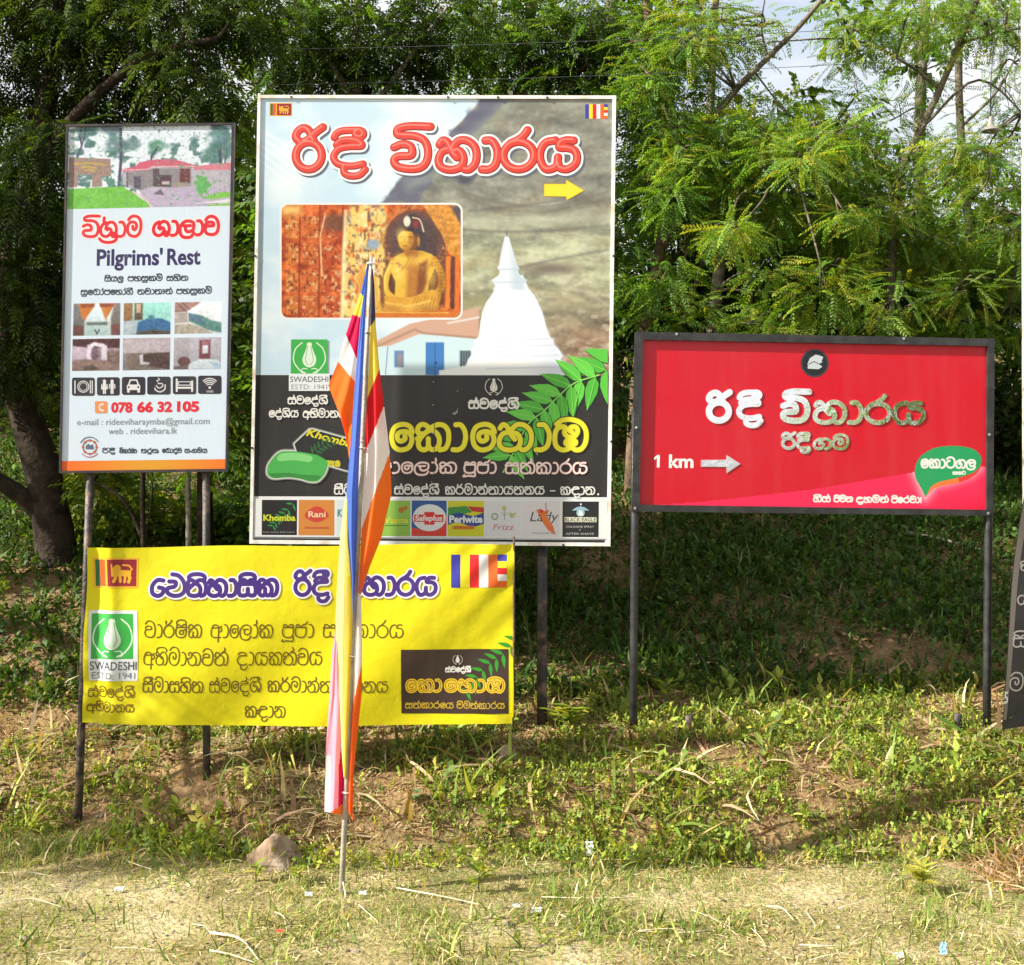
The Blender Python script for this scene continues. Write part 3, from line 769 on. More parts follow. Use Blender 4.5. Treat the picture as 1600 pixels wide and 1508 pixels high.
# icons
i1 = Print(s1)
DK = ink(32, 30, 44)
tiles = [(112.5, 590, 148, 618.5), (151.5, 589.5, 187, 618), (190.5, 589, 227, 617), (230, 588.5, 266.5, 616.5), (270, 588, 306.5, 616), (309.5, 587, 346, 615.5)]
i1.art(DK, [('r', *b, 3.5) for b in tiles], cell=.5)
c = [((b[0] + b[2]) / 2, (b[1] + b[3]) / 2) for b in tiles]
a = lambda k, *p: np.array([(c[k][0] + u, c[k][1] + v) for u, v in p], float)
W_ = ink(214, 214, 220)
ic = [('o', c[0][0], c[0][1], 8.6, 1.3), ('o', c[0][0], c[0][1], 6, .9), ('s', a(0, (-13, -9), (-13, 10)), 1.7), ('s', a(0, (11, -9), (11, 10)), 1.5), ('s', a(0, (14, -9), (14, 10)), 1.5)]
for sx, w in ((-6, 1.25), (6, .85)):
    ic += [('c', c[1][0] + sx, c[1][1] - 8, 2.6), ('s', a(1, (sx, -4), (sx, 2)), 5.2), ('s', a(1, (sx - 4, -3), (sx - 4.4, 3)), 1.5), ('s', a(1, (sx + 4, -3), (sx + 4.4, 3)), 1.5), ('s', a(1, (sx - 1.3, 3), (sx - 1.3, 11)), 2.1), ('s', a(1, (sx + 1.3, 3), (sx + 1.3, 11)), 2.1)]
ic += [('p', a(1, (-8, -3), (-4, -3), (-1.2, 5), (-10.8, 5)))]
ic += [('r', c[2][0] - 10.5, c[2][1] - 2, c[2][0] + 10.5, c[2][1] + 6.5, 2.5), ('s', a(2, (-7.5, -2), (-5, -9), (5, -9), (7.5, -2)), 2.2), ('r', c[2][0] - 10, c[2][1] + 4, c[2][0] - 6, c[2][1] + 10.5, 1), ('r', c[2][0] + 6, c[2][1] + 4, c[2][0] + 10, c[2][1] + 10.5, 1)]
ic += [('s', spline(a(3, (10, -1), (9, 6), (2, 10), (-5, 7), (-6, 4))), 1.8), ('s', spline(a(3, (-4, 0), (0, 4), (6, 1), (5, -3), (-1, -3))), 1.5), ('s', spline(a(3, (-1, -5), (-3, -8), (1, -9), (-1, -12))), 1.1)]
ic += [('s', a(4, (-12, -9), (-12, 9)), 3), ('s', a(4, (12, -6), (12, 9)), 3), ('s', a(4, (-12, 4), (12, 4)), 3), ('r', c[4][0] - 10, c[4][1] - 6, c[4][0] + 10, c[4][1] + .5, 1)]
ic += [('c', c[5][0], c[5][1] + 4.5, 2)]
for r_ in (5.5, 8.5, 11.5, 14.5):
    ic.append(('s', np.array([(c[5][0] + r_ * math.sin(t), c[5][1] + 4.5 - r_ * math.cos(t)) for t in np.linspace(-.78, .78, 9)]), 1.5))
i1.art(W_, ic, [('c', c[2][0] - 7.4, c[2][1] + 2, 1.6), ('c', c[2][0] + 7.4, c[2][1] + 2, 1.6), ('r', c[4][0] - 8.6, c[4][1] - 4.8, c[4][0] + 8.6, c[4][1] - .8, .5)], cell=.3)
i1.latin(W_, 'WIFI', c[5][0] - 5.5, c[5][1] + 12.5, c[5][0] + 5.5, 3.6)
i1.build('icon_strip', pan1)
e1 = Print(s1)
e1.art(ink(226, 140, 76), [('r', 148.5, 627, 167.3, 645.5, 2)])
e1.art(W_, [('s', spline([(160.5, 631), (156, 633.5), (156, 639.5), (160.5, 642)]), 2.6), ('c', 160.5, 631.5, 1.8), ('c', 160.5, 641.5, 1.8)], cell=.35)
e1.art(ink(178, 92, 62), [('o', 140.2, 698.6, 10.6, 2)] + [('c', 140.2 + 10.6 * math.cos(t), 698.6 + 10.6 * math.sin(t), 2.1) for t in np.arange(8) * math.pi / 4], cell=.35)
e1.art(ink(84, 96, 122), [('p', [(134, 702), (134, 697), (138, 693), (141, 696), (145, 694), (146.5, 702)])] + [('s', np.array([(140.2 + 15.6 * math.cos(t), 698.6 + 15.6 * math.sin(t)) for t in np.linspace(-2.7, -.6, 14)]), 1.4)], cell=.35)
e1.art(ink(176, 92, 112), [('s', np.array([(140.2 + 15.6 * math.cos(t), 698.6 + 15.6 * math.sin(t)) for t in np.linspace(.7, 2.4, 12)]), 1.4)], cell=.35)
e1.build('emblem', pan1)
q = Pic([(96.2, 720.5), (352.9, 717.5), (352.5, 732.5), (96, 736)], 2, (214, 150, 40))
f = np.abs(q.u - .55) * 2
q.C = q.C * (1 - f[..., None] ** 1.5) + np.array([232, 108, 36.]) * f[..., None] ** 1.5
q.build('orange_stripe', s1, pan1)

# ---------------------------------------------------------------- board 2: the big temple billboard in the middle
t2 = thing('billboard', px(675, 1120, 0), 'largest board, white framed, with red title, rock temple photo and black lower half', 'billboard')
s2 = Sheet(0.)
in2 = [(407.5, 154), (957, 155), (948.5, 848), (395, 843.5)]
backing('back_panel', s2, [(404, 150), (961.5, 151), (952.5, 852.5), (391, 848.5)], WHITE, t2, .03)
frame_bar('frame', s2, [(403, 149), (962.5, 150), (953.5, 853.5), (390, 849.5)], in2, WHITE, t2, .01, .03)
for a_, b_ in ((500, 500), (847, 847)):
    post(.06, a_, 845, b_, 1118, .036, IRON_W, t2)
for fx, fy in ((455, 151.5), (700, 152), (778, 152), (855, 152.5), (560, 850.5), (880, 851.5), (398.5, 400), (394, 700), (958.5, 400), (955, 690)):
    x, y, zc = px(fx, fy, -.0105)
    g = Geo(); g.tube([(x, y, zc), (x, y - .004, zc)], .008, 8); g.build('bolt', IRON, t2)
p2 = Print(s2)
p2.quad(ink(232, 236, 240, .35), in2)
pan2 = p2.build('panel', t2)
q = Pic([(407.5, 154), (957, 155), (951.7, 586.5), (399.5, 585.5)], 1.3, (200, 226, 244))
cl = fbm(q.X / 90, q.Y / 60, 2)
q.paint(np.clip((cl - .42) * 3, 0, 1), (234, 246, 252))
q.paint(np.clip((q.v - .25) * 1.2, 0, 1) * .6 * np.clip((.62 - cl) * 4, 0, 1), (196, 220, 234))
for k in range(5):
    q.line([(410, 205 + 12 * k), (440, 222 + 14 * k), (470, 250 + 12 * k)], 2.0, (250, 252, 253), 1.6, amt=.7)
rock = [(756, 150), (735, 175), (705, 206), (690, 232), (660, 252), (628, 276), (597, 318), (640, 330), (700, 400), (690, 600), (960, 600), (965, 140)]
rm = np.clip(.5 - poly_sdf(q.X, q.Y, rock) / 2, 0, 1)
st = fbm(q.X / 60 + .3 * fbm(q.X / 40, q.Y / 40, 8), q.Y / 14, 14, 5)
q.paint(rm, (142, 144, 134))
wv = fbm(q.X / 80, q.Y / 80, 90)
q.paint(rm * np.clip((q.Y - 300) / 90, 0, 1) * np.clip((520 - q.Y) / 60, 0, 1), (180, 186, 156))
q.paint(rm * np.clip((q.Y - 430) / 90, 0, 1) * .8, (142, 124, 98))
q.paint(rm * np.clip((q.Y - 500) / 60, 0, 1) * np.clip((q.X - 850) / 60, 0, 1) * .8, (150, 112, 92))
q.C += rm[..., None] * (st[..., None] - .5) * np.array([84, 82, 72])
lay = fbm(q.X / 110 + wv, (q.Y + 40 * wv - .12 * q.X) / 9, 93, 4)
q.C += rm[..., None] * (lay[..., None] - .5) * np.array([66, 60, 50]) * np.clip((q.Y[..., None] - 300) / 60, .25, 1)
q.paint(rm * np.clip((fbm(q.X / 26, q.Y / 18, 95) - .52) * 3, 0, 1) * .3, (150, 124, 94))
q.paint(rm * np.clip((fbm(q.X / 20, q.Y / 12, 97) - .56) * 5, 0, 1) * .3, (98, 94, 92))
q.paint(rm * np.clip((fbm(q.X / 16, q.Y / 9, 99) - .58) * 7, 0, 1) * .5 * np.clip((q.Y - 330) / 60, 0, 1), (206, 204, 186))
q.C += rm[..., None] * (fbm(q.X / 6, q.Y / 6, 19)[..., None] - .5) * 34
q.paint(np.clip(.5 - poly_sdf(q.X, q.Y, [(756, 150), (735, 175), (705, 206), (690, 232), (660, 252), (628, 276), (597, 318), (650, 318), (690, 262), (720, 226), (760, 190), (800, 152)]) / 7 + 2.2 * (fbm(q.X / 12, q.Y / 12, 44) - .5), 0, 1) * .62, (84, 88, 128))
for pts in ([(722, 300), (790, 318), (860, 322), (950, 300)], [(720, 358), (780, 362), (870, 360), (950, 352)], [(735, 330), (840, 318), (915, 306)], [(812, 418), (870, 405), (950, 390)]):
    q.line(spline(pts), 3, (112, 108, 104), 2.5, amt=.7)
q.line(spline([(640, 290), (690, 262), (730, 222), (790, 168)]), 16, (170, 182, 164), 9, amt=.45)
q.line(spline([(722, 306), (780, 326), (850, 332), (910, 318), (955, 312)]), 9, (92, 86, 80), 6, amt=.55)
q.line(spline([(740, 345), (830, 344), (950, 338)]), 16, (196, 200, 176), 8, amt=.5)
q.line(spline([(722, 420), (770, 400), (780, 440)]), 14, (150, 140, 96), 8, amt=.5)
q.ell(727, 281, 12, 7, (84, 84, 96), 3); q.ell(860, 420, 40, 8, (104, 88, 84), 5, amt=.7)
q.line(spline([(700, 500), (740, 470), (780, 480)]), 14, (150, 146, 104), 5, amt=.6)
q.line(spline([(880, 450), (915, 455), (945, 475)]), 6, (190, 186, 170), 3, amt=.6)
q.poly([(560, 548), (640, 506), (690, 495), (748, 480), (748, 528), (665, 524), (592, 548)], (208, 168, 148), 1)
q.line([(575, 548), (648, 515), (662, 521), (748, 528)], 3.5, (176, 140, 122), 1)
q.line([(700, 505), (748, 496)], 3, (224, 220, 220), 1)
q.poly([(560, 545), (610, 540), (655, 522), (748, 530), (748, 590), (560, 590)], (206, 232, 242), 1)
q.line([(606, 542), (602, 590)], 1.4, (120, 140, 170))
q.rect(616, 548, 631, 574, (96, 140, 190)); q.rect(621, 552, 629, 573, (150, 140, 150))
q.rect(665, 535, 694, 590, (66, 128, 200)); q.line([(680, 536), (679, 588)], 1.2, (40, 84, 150)); q.ell(681, 567, 1.6, 1.6, (30, 50, 90))
q.rect(718, 548, 737, 574, (120, 138, 150))
for xx in (721, 725, 729, 733): q.line([(xx, 549), (xx, 573)], 1.6, (40, 52, 60))
z = zz(5.027, 680, 430)
Lx = [(543, 0), (545, 30), (470, 110), (440, 160), (400, 215), (370, 290), (355, 370), (345, 450), (340, 480), (305, 520), (310, 550), (280, 580), (285, 625), (260, 660), (240, 710), (30, 750), (30, 790)]
Rx = [(1060, 790), (1060, 745), (1000, 715), (985, 660), (1000, 630), (965, 575), (935, 550), (930, 515), (900, 480), (870, 400), (845, 300), (805, 210), (770, 150), (735, 110), (700, 30), (690, 0)]
bell = z(*Lx, *Rx)
spire = [(791.2, 366), (795.5, 372), (803.5, 400), (807, 414), (811, 419), (809, 424), (812, 430), (823, 438), (818, 446), (821, 453), (770, 453), (774, 446), (768, 438), (779, 430), (781, 424), (777, 419), (779.5, 414), (782, 400), (788, 372)]
q.poly(bell, (246, 249, 253), .8)
q.poly(bell, (214, 224, 244), 5, mul=np.clip((q.X - 815) / 50, 0, 1) * .8)
q.poly(spire, (226, 238, 248), .8)
q.poly(spire, (190, 208, 226), 2, mul=np.clip((q.X - 794) / 12, 0, 1) * .8)
for y_, x0_, x1_ in ((530, 742, 866), (540, 740, 868), (556, 736, 876), (574, 730, 884)):
    q.line([(x0_ + 30, y_ + 2), (lerp(x0_, x1_, .6), y_ + 1), (x1_, y_ - 1)], 1.6, (196, 208, 228), 1, amt=.8)
q.line([(780, 421), (810, 421)], 1.5, (176, 196, 216)); q.line([(771, 441), (821, 441)], 1.5, (186, 204, 222))
q.line([(791.5, 362), (791.5, 369)], 2, (110, 112, 116), .5)
q.build('temple_photo', s2, pan2)
# framed interior photo: painted wall, carved arch and a seated golden statue
fr = Print(s2)
fr.art(ink(238, 240, 240), [('r', 437, 317, 723, 499.5, 13)])
fr.build('photo_border', pan2)
q = Pic([(440, 320), (720, 320), (720, 496.5), (440, 496.5)], .75, (196, 92, 38))
n = fbm(q.X / 9, q.Y / 9, 71, 5); n2 = fbm(q.X / 3.5, q.Y / 3.5, 73)
q.C += (n[..., None] - .5) * np.array([150, 120, 70]) + (n2[..., None] - .5) * np.array([60, 56, 40])
for y0_, y1_ in ((338, 372), (380, 414), (422, 456), (462, 492)):
    for x0_, x1_, c_ in ((446, 466, (222, 142, 62)), (472, 498, (206, 112, 50)), (503, 534, (186, 72, 36))):
        m = np.clip(.5 - sdf(q.X, q.Y, ('r', x0_, y0_, x1_, y1_, 3)), 0, 1)
        q.paint(m * .55, c_)
        q.paint(m * np.clip((fbm(q.X / 5, q.Y / 6, x0_ + y0_, 3) - .52) * 4, 0, 1) * .8, (232, 196, 140))
        q.paint(m * np.clip((fbm(q.X / 4, q.Y / 5, x0_ * 3 + y0_, 3) - .55) * 4, 0, 1) * .8, (110, 40, 28))
for xx in (469, 500, 536): q.line([(xx, 322), (xx - 2, 495)], 2.6, (140, 46, 26), 1, amt=.8)
q.rect(440, 320, 470, 336, (244, 196, 110), 6); q.ell(528, 348, 22, 14, (122, 74, 52), 5)
q.line([(508, 335), (500, 370), (503, 430)], 2.4, (240, 214, 168), 1.2, amt=.8)
q.poly([(548, 320), (600, 320), (612, 372), (600, 496), (532, 496), (536, 380)], (238, 206, 118), 3)
pm = np.clip(.5 - poly_sdf(q.X, q.Y, [(548, 320), (600, 320), (612, 372), (600, 496), (532, 496), (536, 380)]) / 3, 0, 1)
for th, c_, sd_ in ((.62, (206, 84, 44), 1), (.66, (74, 84, 120), 2), (.63, (250, 238, 196), 3), (.66, (120, 74, 40), 4)):
    q.paint(pm * np.clip((fbm(q.X / 6, q.Y / 8, 80 + sd_, 3) - th + .08) * 5, 0, 1) * .7, c_)
q.line([(540, 330), (537, 400), (535, 495)], 5, (252, 240, 190), 2, amt=.8)
q.ell(583, 382, 10, 8, (150, 166, 186), 1.5); q.poly([(578, 404), (586, 402), (584, 440), (574, 440)], (236, 236, 240), 1); q.ell(566, 440, 7, 20, (218, 158, 70), 2)
q.shape(('s', np.array([(648, 376), (652, 440)]), 96), (112, 74, 64), 2)
q.shape(('s', np.array([(648, 372), (650, 430)]), 70), (84, 66, 66), 6)
q.poly([(660, 320), (712, 320), (720, 350), (720, 410), (702, 396), (690, 366)], (214, 148, 62), 1.5)
q.mottle(80, 4, 77, np.clip(.5 - poly_sdf(q.X, q.Y, [(660, 320), (712, 320), (720, 350), (720, 410), (702, 396), (690, 366)]), 0, 1))
q.poly([(704, 322), (720, 322), (720, 352)], (92, 84, 92), 2)
for xx, c_ in ((700, (230, 128, 44)), (708, (96, 54, 44)), (715, (224, 118, 40))): q.line([(xx, 404), (xx - 1, 480)], 7, c_, 1.2)
q.poly([(630, 352), (636, 338), (646, 334), (658, 342), (668, 372), (664, 392), (640, 392)], (70, 58, 64), 1.5)
q.poly([(600, 478), (600, 420), (690, 416), (694, 478)], (96, 58, 40), 3)
q.poly([(616, 470), (618, 440), (608, 420), (612, 404), (626, 396), (641, 391), (660, 392), (676, 398), (682, 414), (670, 440), (668, 470)], (226, 182, 66), 1)
q.poly([(638, 398), (652, 394), (656, 470), (634, 470)], (178, 112, 50), 4, amt=.85)
q.poly([(654, 412), (668, 406), (668, 440), (656, 470), (650, 470)], (120, 62, 38), 3, amt=.85)
q.line(spline([(614, 408), (605, 430), (603, 452), (616, 466), (640, 472)]), 9, (226, 180, 62), 1)
q.line(spline([(612, 410), (602, 432), (601, 452)]), 3, (252, 226, 120), 1.4, amt=.8)
q.line(spline([(678, 406), (689, 428), (688, 452), (668, 466), (640, 470)]), 11, (218, 166, 56), 1)
for k in range(10): q.line([(676 + .8 * k, 404 + 5.6 * k), (694 + .3 * k, 402 + 6 * k)], 1.2, (150, 96, 36), .8, amt=.6)
q.line(spline([(640, 404), (630, 420), (616, 430)]), 1, (150, 96, 36), .7)
q.ell(634, 373, 12.5, 17.5, (230, 186, 66), 1)
q.line([(634, 388), (640, 398)], 11, (196, 134, 52), 2)
q.ell(645, 378, 7, 15, (158, 98, 44), 3, amt=.75); q.ell(654, 377, 2.5, 8, (190, 130, 54), 1)
q.line([(625, 371), (631, 370)], 1.1, (110, 70, 30), .6); q.line([(637, 370), (643, 371)], 1.1, (100, 62, 30), .6)
q.line([(633, 371), (632, 379)], 1.1, (176, 124, 46), .7); q.line([(629, 384), (636, 384.5)], 1.2, (130, 70, 34), .6)
q.poly([(621, 368), (624, 356), (634, 352), (646, 356), (652, 370), (644, 362), (630, 361)], (64, 52, 56), 1)
q.ell(636, 346, 5.5, 8.5, (228, 226, 206), 1.2); q.line(spline([(645, 340), (656, 344), (662, 362)]), 2.4, (216, 196, 170), .8); q.ell(650, 350, 5, 6, (142, 52, 56), 2)
q.poly([(588, 476), (600, 462), (640, 466), (676, 452), (690, 462), (684, 484), (640, 490), (596, 488)], (214, 158, 56), 1.2)
for k in range(8): q.line([(650 + 5 * k, 462 + abs(3 - k)), (640 + 6 * k, 484)], 1.1, (150, 94, 36), .7, amt=.7)
q.line(spline([(598, 472), (636, 478), (672, 470)]), 3, (236, 192, 86), 1)
q.poly([(570, 484), (600, 488), (690, 484), (718, 488), (718, 497), (566, 497)], (206, 116, 44), 1.2)
q.line([(572, 488), (700, 489)], 1.6, (240, 190, 80), .8)
q.line([(584, 436), (586, 478)], 10, (226, 176, 78), 1.5); q.line([(596, 436), (598, 478)], 6, (132, 84, 50), 1.5)
for cx_, cy_, rx_, ry_, c_, am in ((622, 420, 7, 18, (250, 222, 116), .7), (646, 408, 12, 8, (240, 200, 90), .6), (628, 366, 7, 9, (250, 216, 120), .7), (642, 395, 12, 4, (140, 88, 38), .7), (674, 430, 7, 20, (238, 196, 84), .6),
        (640, 480, 30, 4, (246, 206, 100), .7), (612, 482, 14, 4, (160, 100, 40), .6), (668, 482, 16, 5, (150, 92, 36), .6), (690, 445, 5, 24, (130, 78, 34), .7), (632, 383, 6, 3, (206, 150, 56), .6)):
    q.ell(cx_, cy_, rx_, ry_, c_, 5, amt=am)
q.paint(np.clip(.5 - sdf(q.X, q.Y, ('o', 648, 372, 50, 9)) / 3, 0, 1) * np.clip((430 - q.Y) / 20, 0, 1) * np.clip((fbm(q.X / 4, q.Y / 4, 120) - .4) * 4, 0, 1), (190, 132, 70))
q.mottle(26, 2.2, 121); q.mottle(22, 7, 122)
q.build('shrine_photo', s2, pan2, ('r', 440, 320, 720, 496.5, 11))
# flags, title, arrow
l2 = Print(s2)
l2.quad(ink(42, 40, 42), [(399.3, 586), (951.6, 586.6), (948.8, 777), (397, 775.5)])
lion_flag(l2, 421, 161, 456.5, 181.5)
buddhist_flag(l2, 914.5, 163, 949.5, 185.5)
ttl = sinhala('ri', 452.5, 271, 512, 59, 13) + sinhala('da+ii', 515, 265.5, 575.5, 52, 11.5) + sinhala('vi', 608, 271, 675, 59, 13) + sinhala('ha aa ra ya', 679, 271.5, 908.5, 58, 13)
l2.art(ink(96, 104, 124), [('s', s_[1] + np.array([2.6, 3.2]), s_[2]) for s_ in ttl], grow=3, cell=.6)
l2.art(ink(246, 248, 250), ttl, grow=3.4, cell=.5)
l2.art(ink(150, 32, 30), ttl, grow=.2, cell=.45)
l2.art(ink(230, 66, 52), [('s', s_[1] + np.array([-.6, -.8]), s_[2] * .82) for s_ in ttl], cell=.45)
l2.art(ink(244, 130, 120), [('s', s_[1] + np.array([-2, -2.2]), s_[2] * .22) for s_ in ttl], cell=.4)
arrow = [(850.7, 288.2), (884.9, 288.2), (884.9, 282.2), (911.7, 297.7), (885.9, 312), (884.9, 306.7), (850.7, 306.1)]
l2.art(ink(212, 176, 30), [('p', arrow)], grow=1)
l2.art(ink(240, 226, 52), [('p', arrow)])
# printed neem frond
rib = [(960, 566), (936, 586), (897, 599), (870, 622), (850, 642), (826, 662), (806, 700), (786, 738)]
lv = neem([(968, 562), (936, 586), (900, 598), (872, 620), (848, 642), (824, 668), (806, 696), (792, 722)], 56, 13, 1, .40)
ok = lv
def clip_sh(polys, xm): return [('p', p) for p in clipx(polys, xm)]
for k_, p in enumerate(ok):
    c_ = clip_sh([p], 949.5)
    if not c_: continue
    l2.art(ink(24, 76, 34), clip_sh([[(a + .9, b + 1.3) for a, b in p]], 949.8), grow=.5)
    l2.art(ink(*((92, 200, 66), (104, 212, 74), (80, 186, 60))[k_ % 3]), c_)
l2.art(ink(140, 226, 100), [('s', np.array([p[0], p[4]]), 1.1) for p in ok if max(a for a, _ in p) < 948] + [('s', spline(rib[1:]), 2)], cell=.4)
WH = ink(236, 236, 232)
# the green maker's mark
def mark(pr, wx0, wy0, wx1, wy1, gx0, gy0, gx1, gy1, ty0, ty1, ey0, ey1):
    pr.quad(ink(232, 236, 240), [(wx0, wy0), (wx1, wy0), (wx1, wy1), (wx0, wy1)])
    pr.quad(ink(56, 176, 74), [(gx0, gy0), (gx1, gy0), (gx1 - .4, gy1), (gx0 - .4, gy1)])
    a_, c_ = lotus((gx0 + gx1) / 2, (gy0 + gy1) / 2 + 1, min(gx1 - gx0, gy1 - gy0) * .47)
    pr.art(ink(222, 240, 222), a_, c_, cell=.3)
    pr.latin(ink(66, 72, 86), 'SWADESHI', wx0 + 2, ty1, wx1 - 2, ty1 - ty0, .004)
    pr.latin(ink(126, 132, 146), 'ESTD: 1941', wx0 + 4, ey1, wx1 - 4, ey1 - ey0)
mark(l2, 451.5, 584, 515, 611, 455, 530.5, 512, 584, 588.5, 597, 601, 608.5)
l2.art(WH, sinhala('sa+h va e da+h sha+ii', 449.5, 632, 512.5, 11.5, 2.0), cell=.3)
l2.art(WH, sinhala('e da+h sha+i ya', 420, 652.5, 467, 11.5, 2.0) + sinhala('a bha+i ma aa na ya', 473, 653, 542, 11.5, 2.0), cell=.3)
a_, c_ = lotus(771.5, 604, 13.5)
l2.art(WH, a_, c_, cell=.3)
l2.art(WH, sinhala('sa+h va e da+h sha+ii', 731.5, 639.5, 811.5, 14.5, 2.9), cell=.35)
kh = sinhala('e ka aa', 607.5, 706.5, 731, 46.5, 7.6) + sinhala('e ha aa mba', 734, 706.5, 919.5, 46.5, 7.6)
l2.art(ink(70, 62, 20), kh, grow=1.6, cell=.5)
l2.art(ink(246, 238, 48), kh, cell=.45)
al = sinhala('a aa e la aa+h ka', 588, 740.5, 714, 19, 2.7) + sinhala('pa+uu ja aa', 724, 740.5, 776, 19, 2.7) + sinhala('sa ta+h ka aa ra ya', 789, 741, 918, 19, 2.7)
l2.art(ink(170, 70, 70), al, grow=.7, cell=.4)
l2.art(ink(246, 236, 232), al, cell=.35)
l2.art(WH, sinhala('sa+ii ma aa sa ha+i ta', 522, 773, 606, 13.5, 2.1) + sinhala('sa+h va e da+h sha+ii', 616, 773, 686.5, 13.5, 2.2) + sinhala('ka ra+r ma aa na+h ta aa ya ta na ya', 695, 773.2, 851, 13.5, 2.1)
       + [('s', np.array([(860, 767), (867, 767)]), 1.8)] + sinhala('ka nda aa na', 875, 773.6, 930, 13.5, 2.1) + [('c', 934.5, 772.4, 1.6)], cell=.32)
l2.build('lettering', pan2)
# soap bar and carton
z = zz(5.333, 390, 660)
so2 = Print(s2)
box = z((375, 180), (500, 62), (530, 60), (960, 180), (1000, 300), (900, 420), (790, 395), (640, 350), (400, 260))
bar = spline(z((148, 405), (165, 340), (245, 252), (330, 240), (420, 246), (560, 275), (642, 320), (650, 360), (625, 430), (570, 488), (500, 492), (420, 470), (320, 458), (210, 466), (160, 445), (148, 405)), 5)[:-1]
so2.art(ink(120, 122, 120), [('p', box), ('p', bar)], grow=3.6)
so2.art(ink(206, 210, 204), [('p', box), ('p', bar)], grow=2)
so2.art(ink(30, 32, 34), [('p', box)])
so2.latin(ink(222, 214, 40), 'Khomba', *z((470, 108))[0], 550, 11, .03, .25, rot=15)
so2.art(ink(40, 104, 52), [('p', p) for p in neem(z((520, 270), (600, 200), (700, 150)), 14, 6, 1, .3)])
so2.art(ink(205, 196, 44), sinhala('e ka aa e ha aa mba', *z((560, 355))[0], 532, 9, 2, 730), cell=.35)
so2.art(ink(72, 178, 82), [('p', bar)])
so2.art(ink(132, 214, 130), [('p', spline(z((260, 262), (400, 256), (520, 285), (500, 330), (380, 316), (240, 320), (260, 262)), 5)[:-1])])
so2.art(ink(48, 140, 60), [('p', z((160, 425), (320, 420), (430, 435), (570, 440), (600, 450), (565, 485), (500, 489), (420, 467), (320, 455), (210, 463), (165, 443)))])
so2.build('soap_picture', pan2)
# strip of small product labels
st2 = Print(s2)
st2.quad(ink(236, 238, 240), [(397, 779), (948.7, 780.5), (948, 842), (396, 838.5)])
st2.quad(ink(44, 42, 44), [(396.6, 841), (945, 844), (945, 848), (396.2, 845.3)])
sq = lambda c, x0, y0, x1, y1: st2.quad(ink(*c), [(x0, y0), (x1, y0 + .3), (x1 - .4, y1 + .3), (x0 - .4, y1)])
sq((30, 28, 32), 409.5, 781, 464.5, 836); sq((214, 136, 58), 467, 781, 523, 836.5); sq((214, 228, 230), 526, 781.5, 552, 837); sq((150, 200, 84), 590, 782, 641.5, 837.5)
sq((40, 92, 160), 643.5, 782, 698, 837.5); sq((214, 214, 44), 700, 782.5, 756.5, 838); sq((224, 226, 232), 758, 783, 814, 838); sq((226, 224, 230), 815.5, 783, 874.5, 838.5); sq((32, 34, 40), 879, 783.5, 935.5, 839)
fr_ = neem([(466, 778), (448, 800), (434, 812), (424, 826)], 13, 8, 1, .3)
st2.art(ink(44, 140, 64), clip_sh([p for p in fr_ if min(b for _, b in p) > 781.5], 463))
st2.latin(ink(206, 214, 40), 'Khomba', 411.5, 813.5, 462, 9, .04)
st2.latin(ink(170, 170, 170), 'Green Carbolic Sandal Venivel', 411, 832.5, 460, 2.4)
st2.art(ink(206, 62, 46), [('p', spline([(479, 800), (495, 791), (511, 800), (512, 808), (495, 816), (478, 809), (479, 800)], 6)[:-1])])
st2.latin(ink(240, 214, 170), 'Rani', 482, 808, 509, 9, .02)
st2.quad(ink(196, 96, 48), [(476, 823), (514, 823.4), (514, 826), (476, 825.6)])
st2.latin(ink(64, 128, 130), 'K', 527.5, 807, 535, 11, .02)
st2.art(ink(196, 120, 40), [('c', 627, 797, 4.5), ('c', 634, 793.5, 3.2)])
st2.latin(ink(232, 232, 60), 'Vianna', 601, 817.5, 638, 9, .02)
st2.quad(ink(98, 160, 60), [(601, 820), (638, 820.3), (638, 822), (601, 821.7)])
st2.art(ink(226, 66, 50), [('p', [(643.4, 824), (664, 829), (690, 818), (698, 806), (697.6, 837.5), (643.2, 837.2)])])
st2.art(ink(236, 238, 240), [('e', 671, 809, 26, 21)])
st2.art(ink(228, 52, 44), [('r', 647, 804, 693, 815.5, 1), ('r', 663, 800, 679, 820, 1)])
st2.latin(ink(240, 240, 238), 'Safeplus', 649, 813.5, 691, 8, .03)
st2.quad(ink(64, 150, 64), [(700, 793), (728, 790.5), (738, 800), (700, 808)]); st2.quad(ink(200, 50, 50), [(730, 791), (756.3, 793), (756.2, 801), (738, 799)])
st2.art(ink(44, 74, 150), [('p', spline([(700, 806), (716, 801), (738, 806), (756, 801)], 5).tolist() + spline([(756, 818), (738, 823), (716, 816), (700, 820)], 5).tolist())])
st2.latin(ink(240, 242, 244), 'Perlwite', 702, 816.5, 754, 10.5, .04)
st2.art(ink(226, 132, 40), [('r', 707, 821.5, 742, 827, 2.5)])
st2.latin(ink(120, 60, 30), 'EXTRA CLEAN', 710, 826, 739, 3.2)
st2.art(ink(150, 160, 140), [('o', 773, 807, 4.5, 2), ('s', np.array([(788, 798), (788, 812)]), 1), ('s', np.array([(788, 806), (793, 801)]), .8), ('s', np.array([(788, 806), (783, 801)]), .8)], cell=.4)
st2.art(ink(196, 190, 120), [('c', 788, 794, 3.4), ('c', 800, 806, 3.4), ('c', 804, 803, 2), ('c', 797, 803, 2)], cell=.4)
st2.latin(ink(216, 130, 150), 'Frizz', 770, 828, 802, 9, 0, .25)
st2.art(ink(230, 120, 50), [('p', [(838, 797), (844, 795), (851, 799), (858, 796), (856, 803), (849, 806), (858, 812), (864, 822), (868, 836), (856, 828), (848, 816), (842, 806)])])
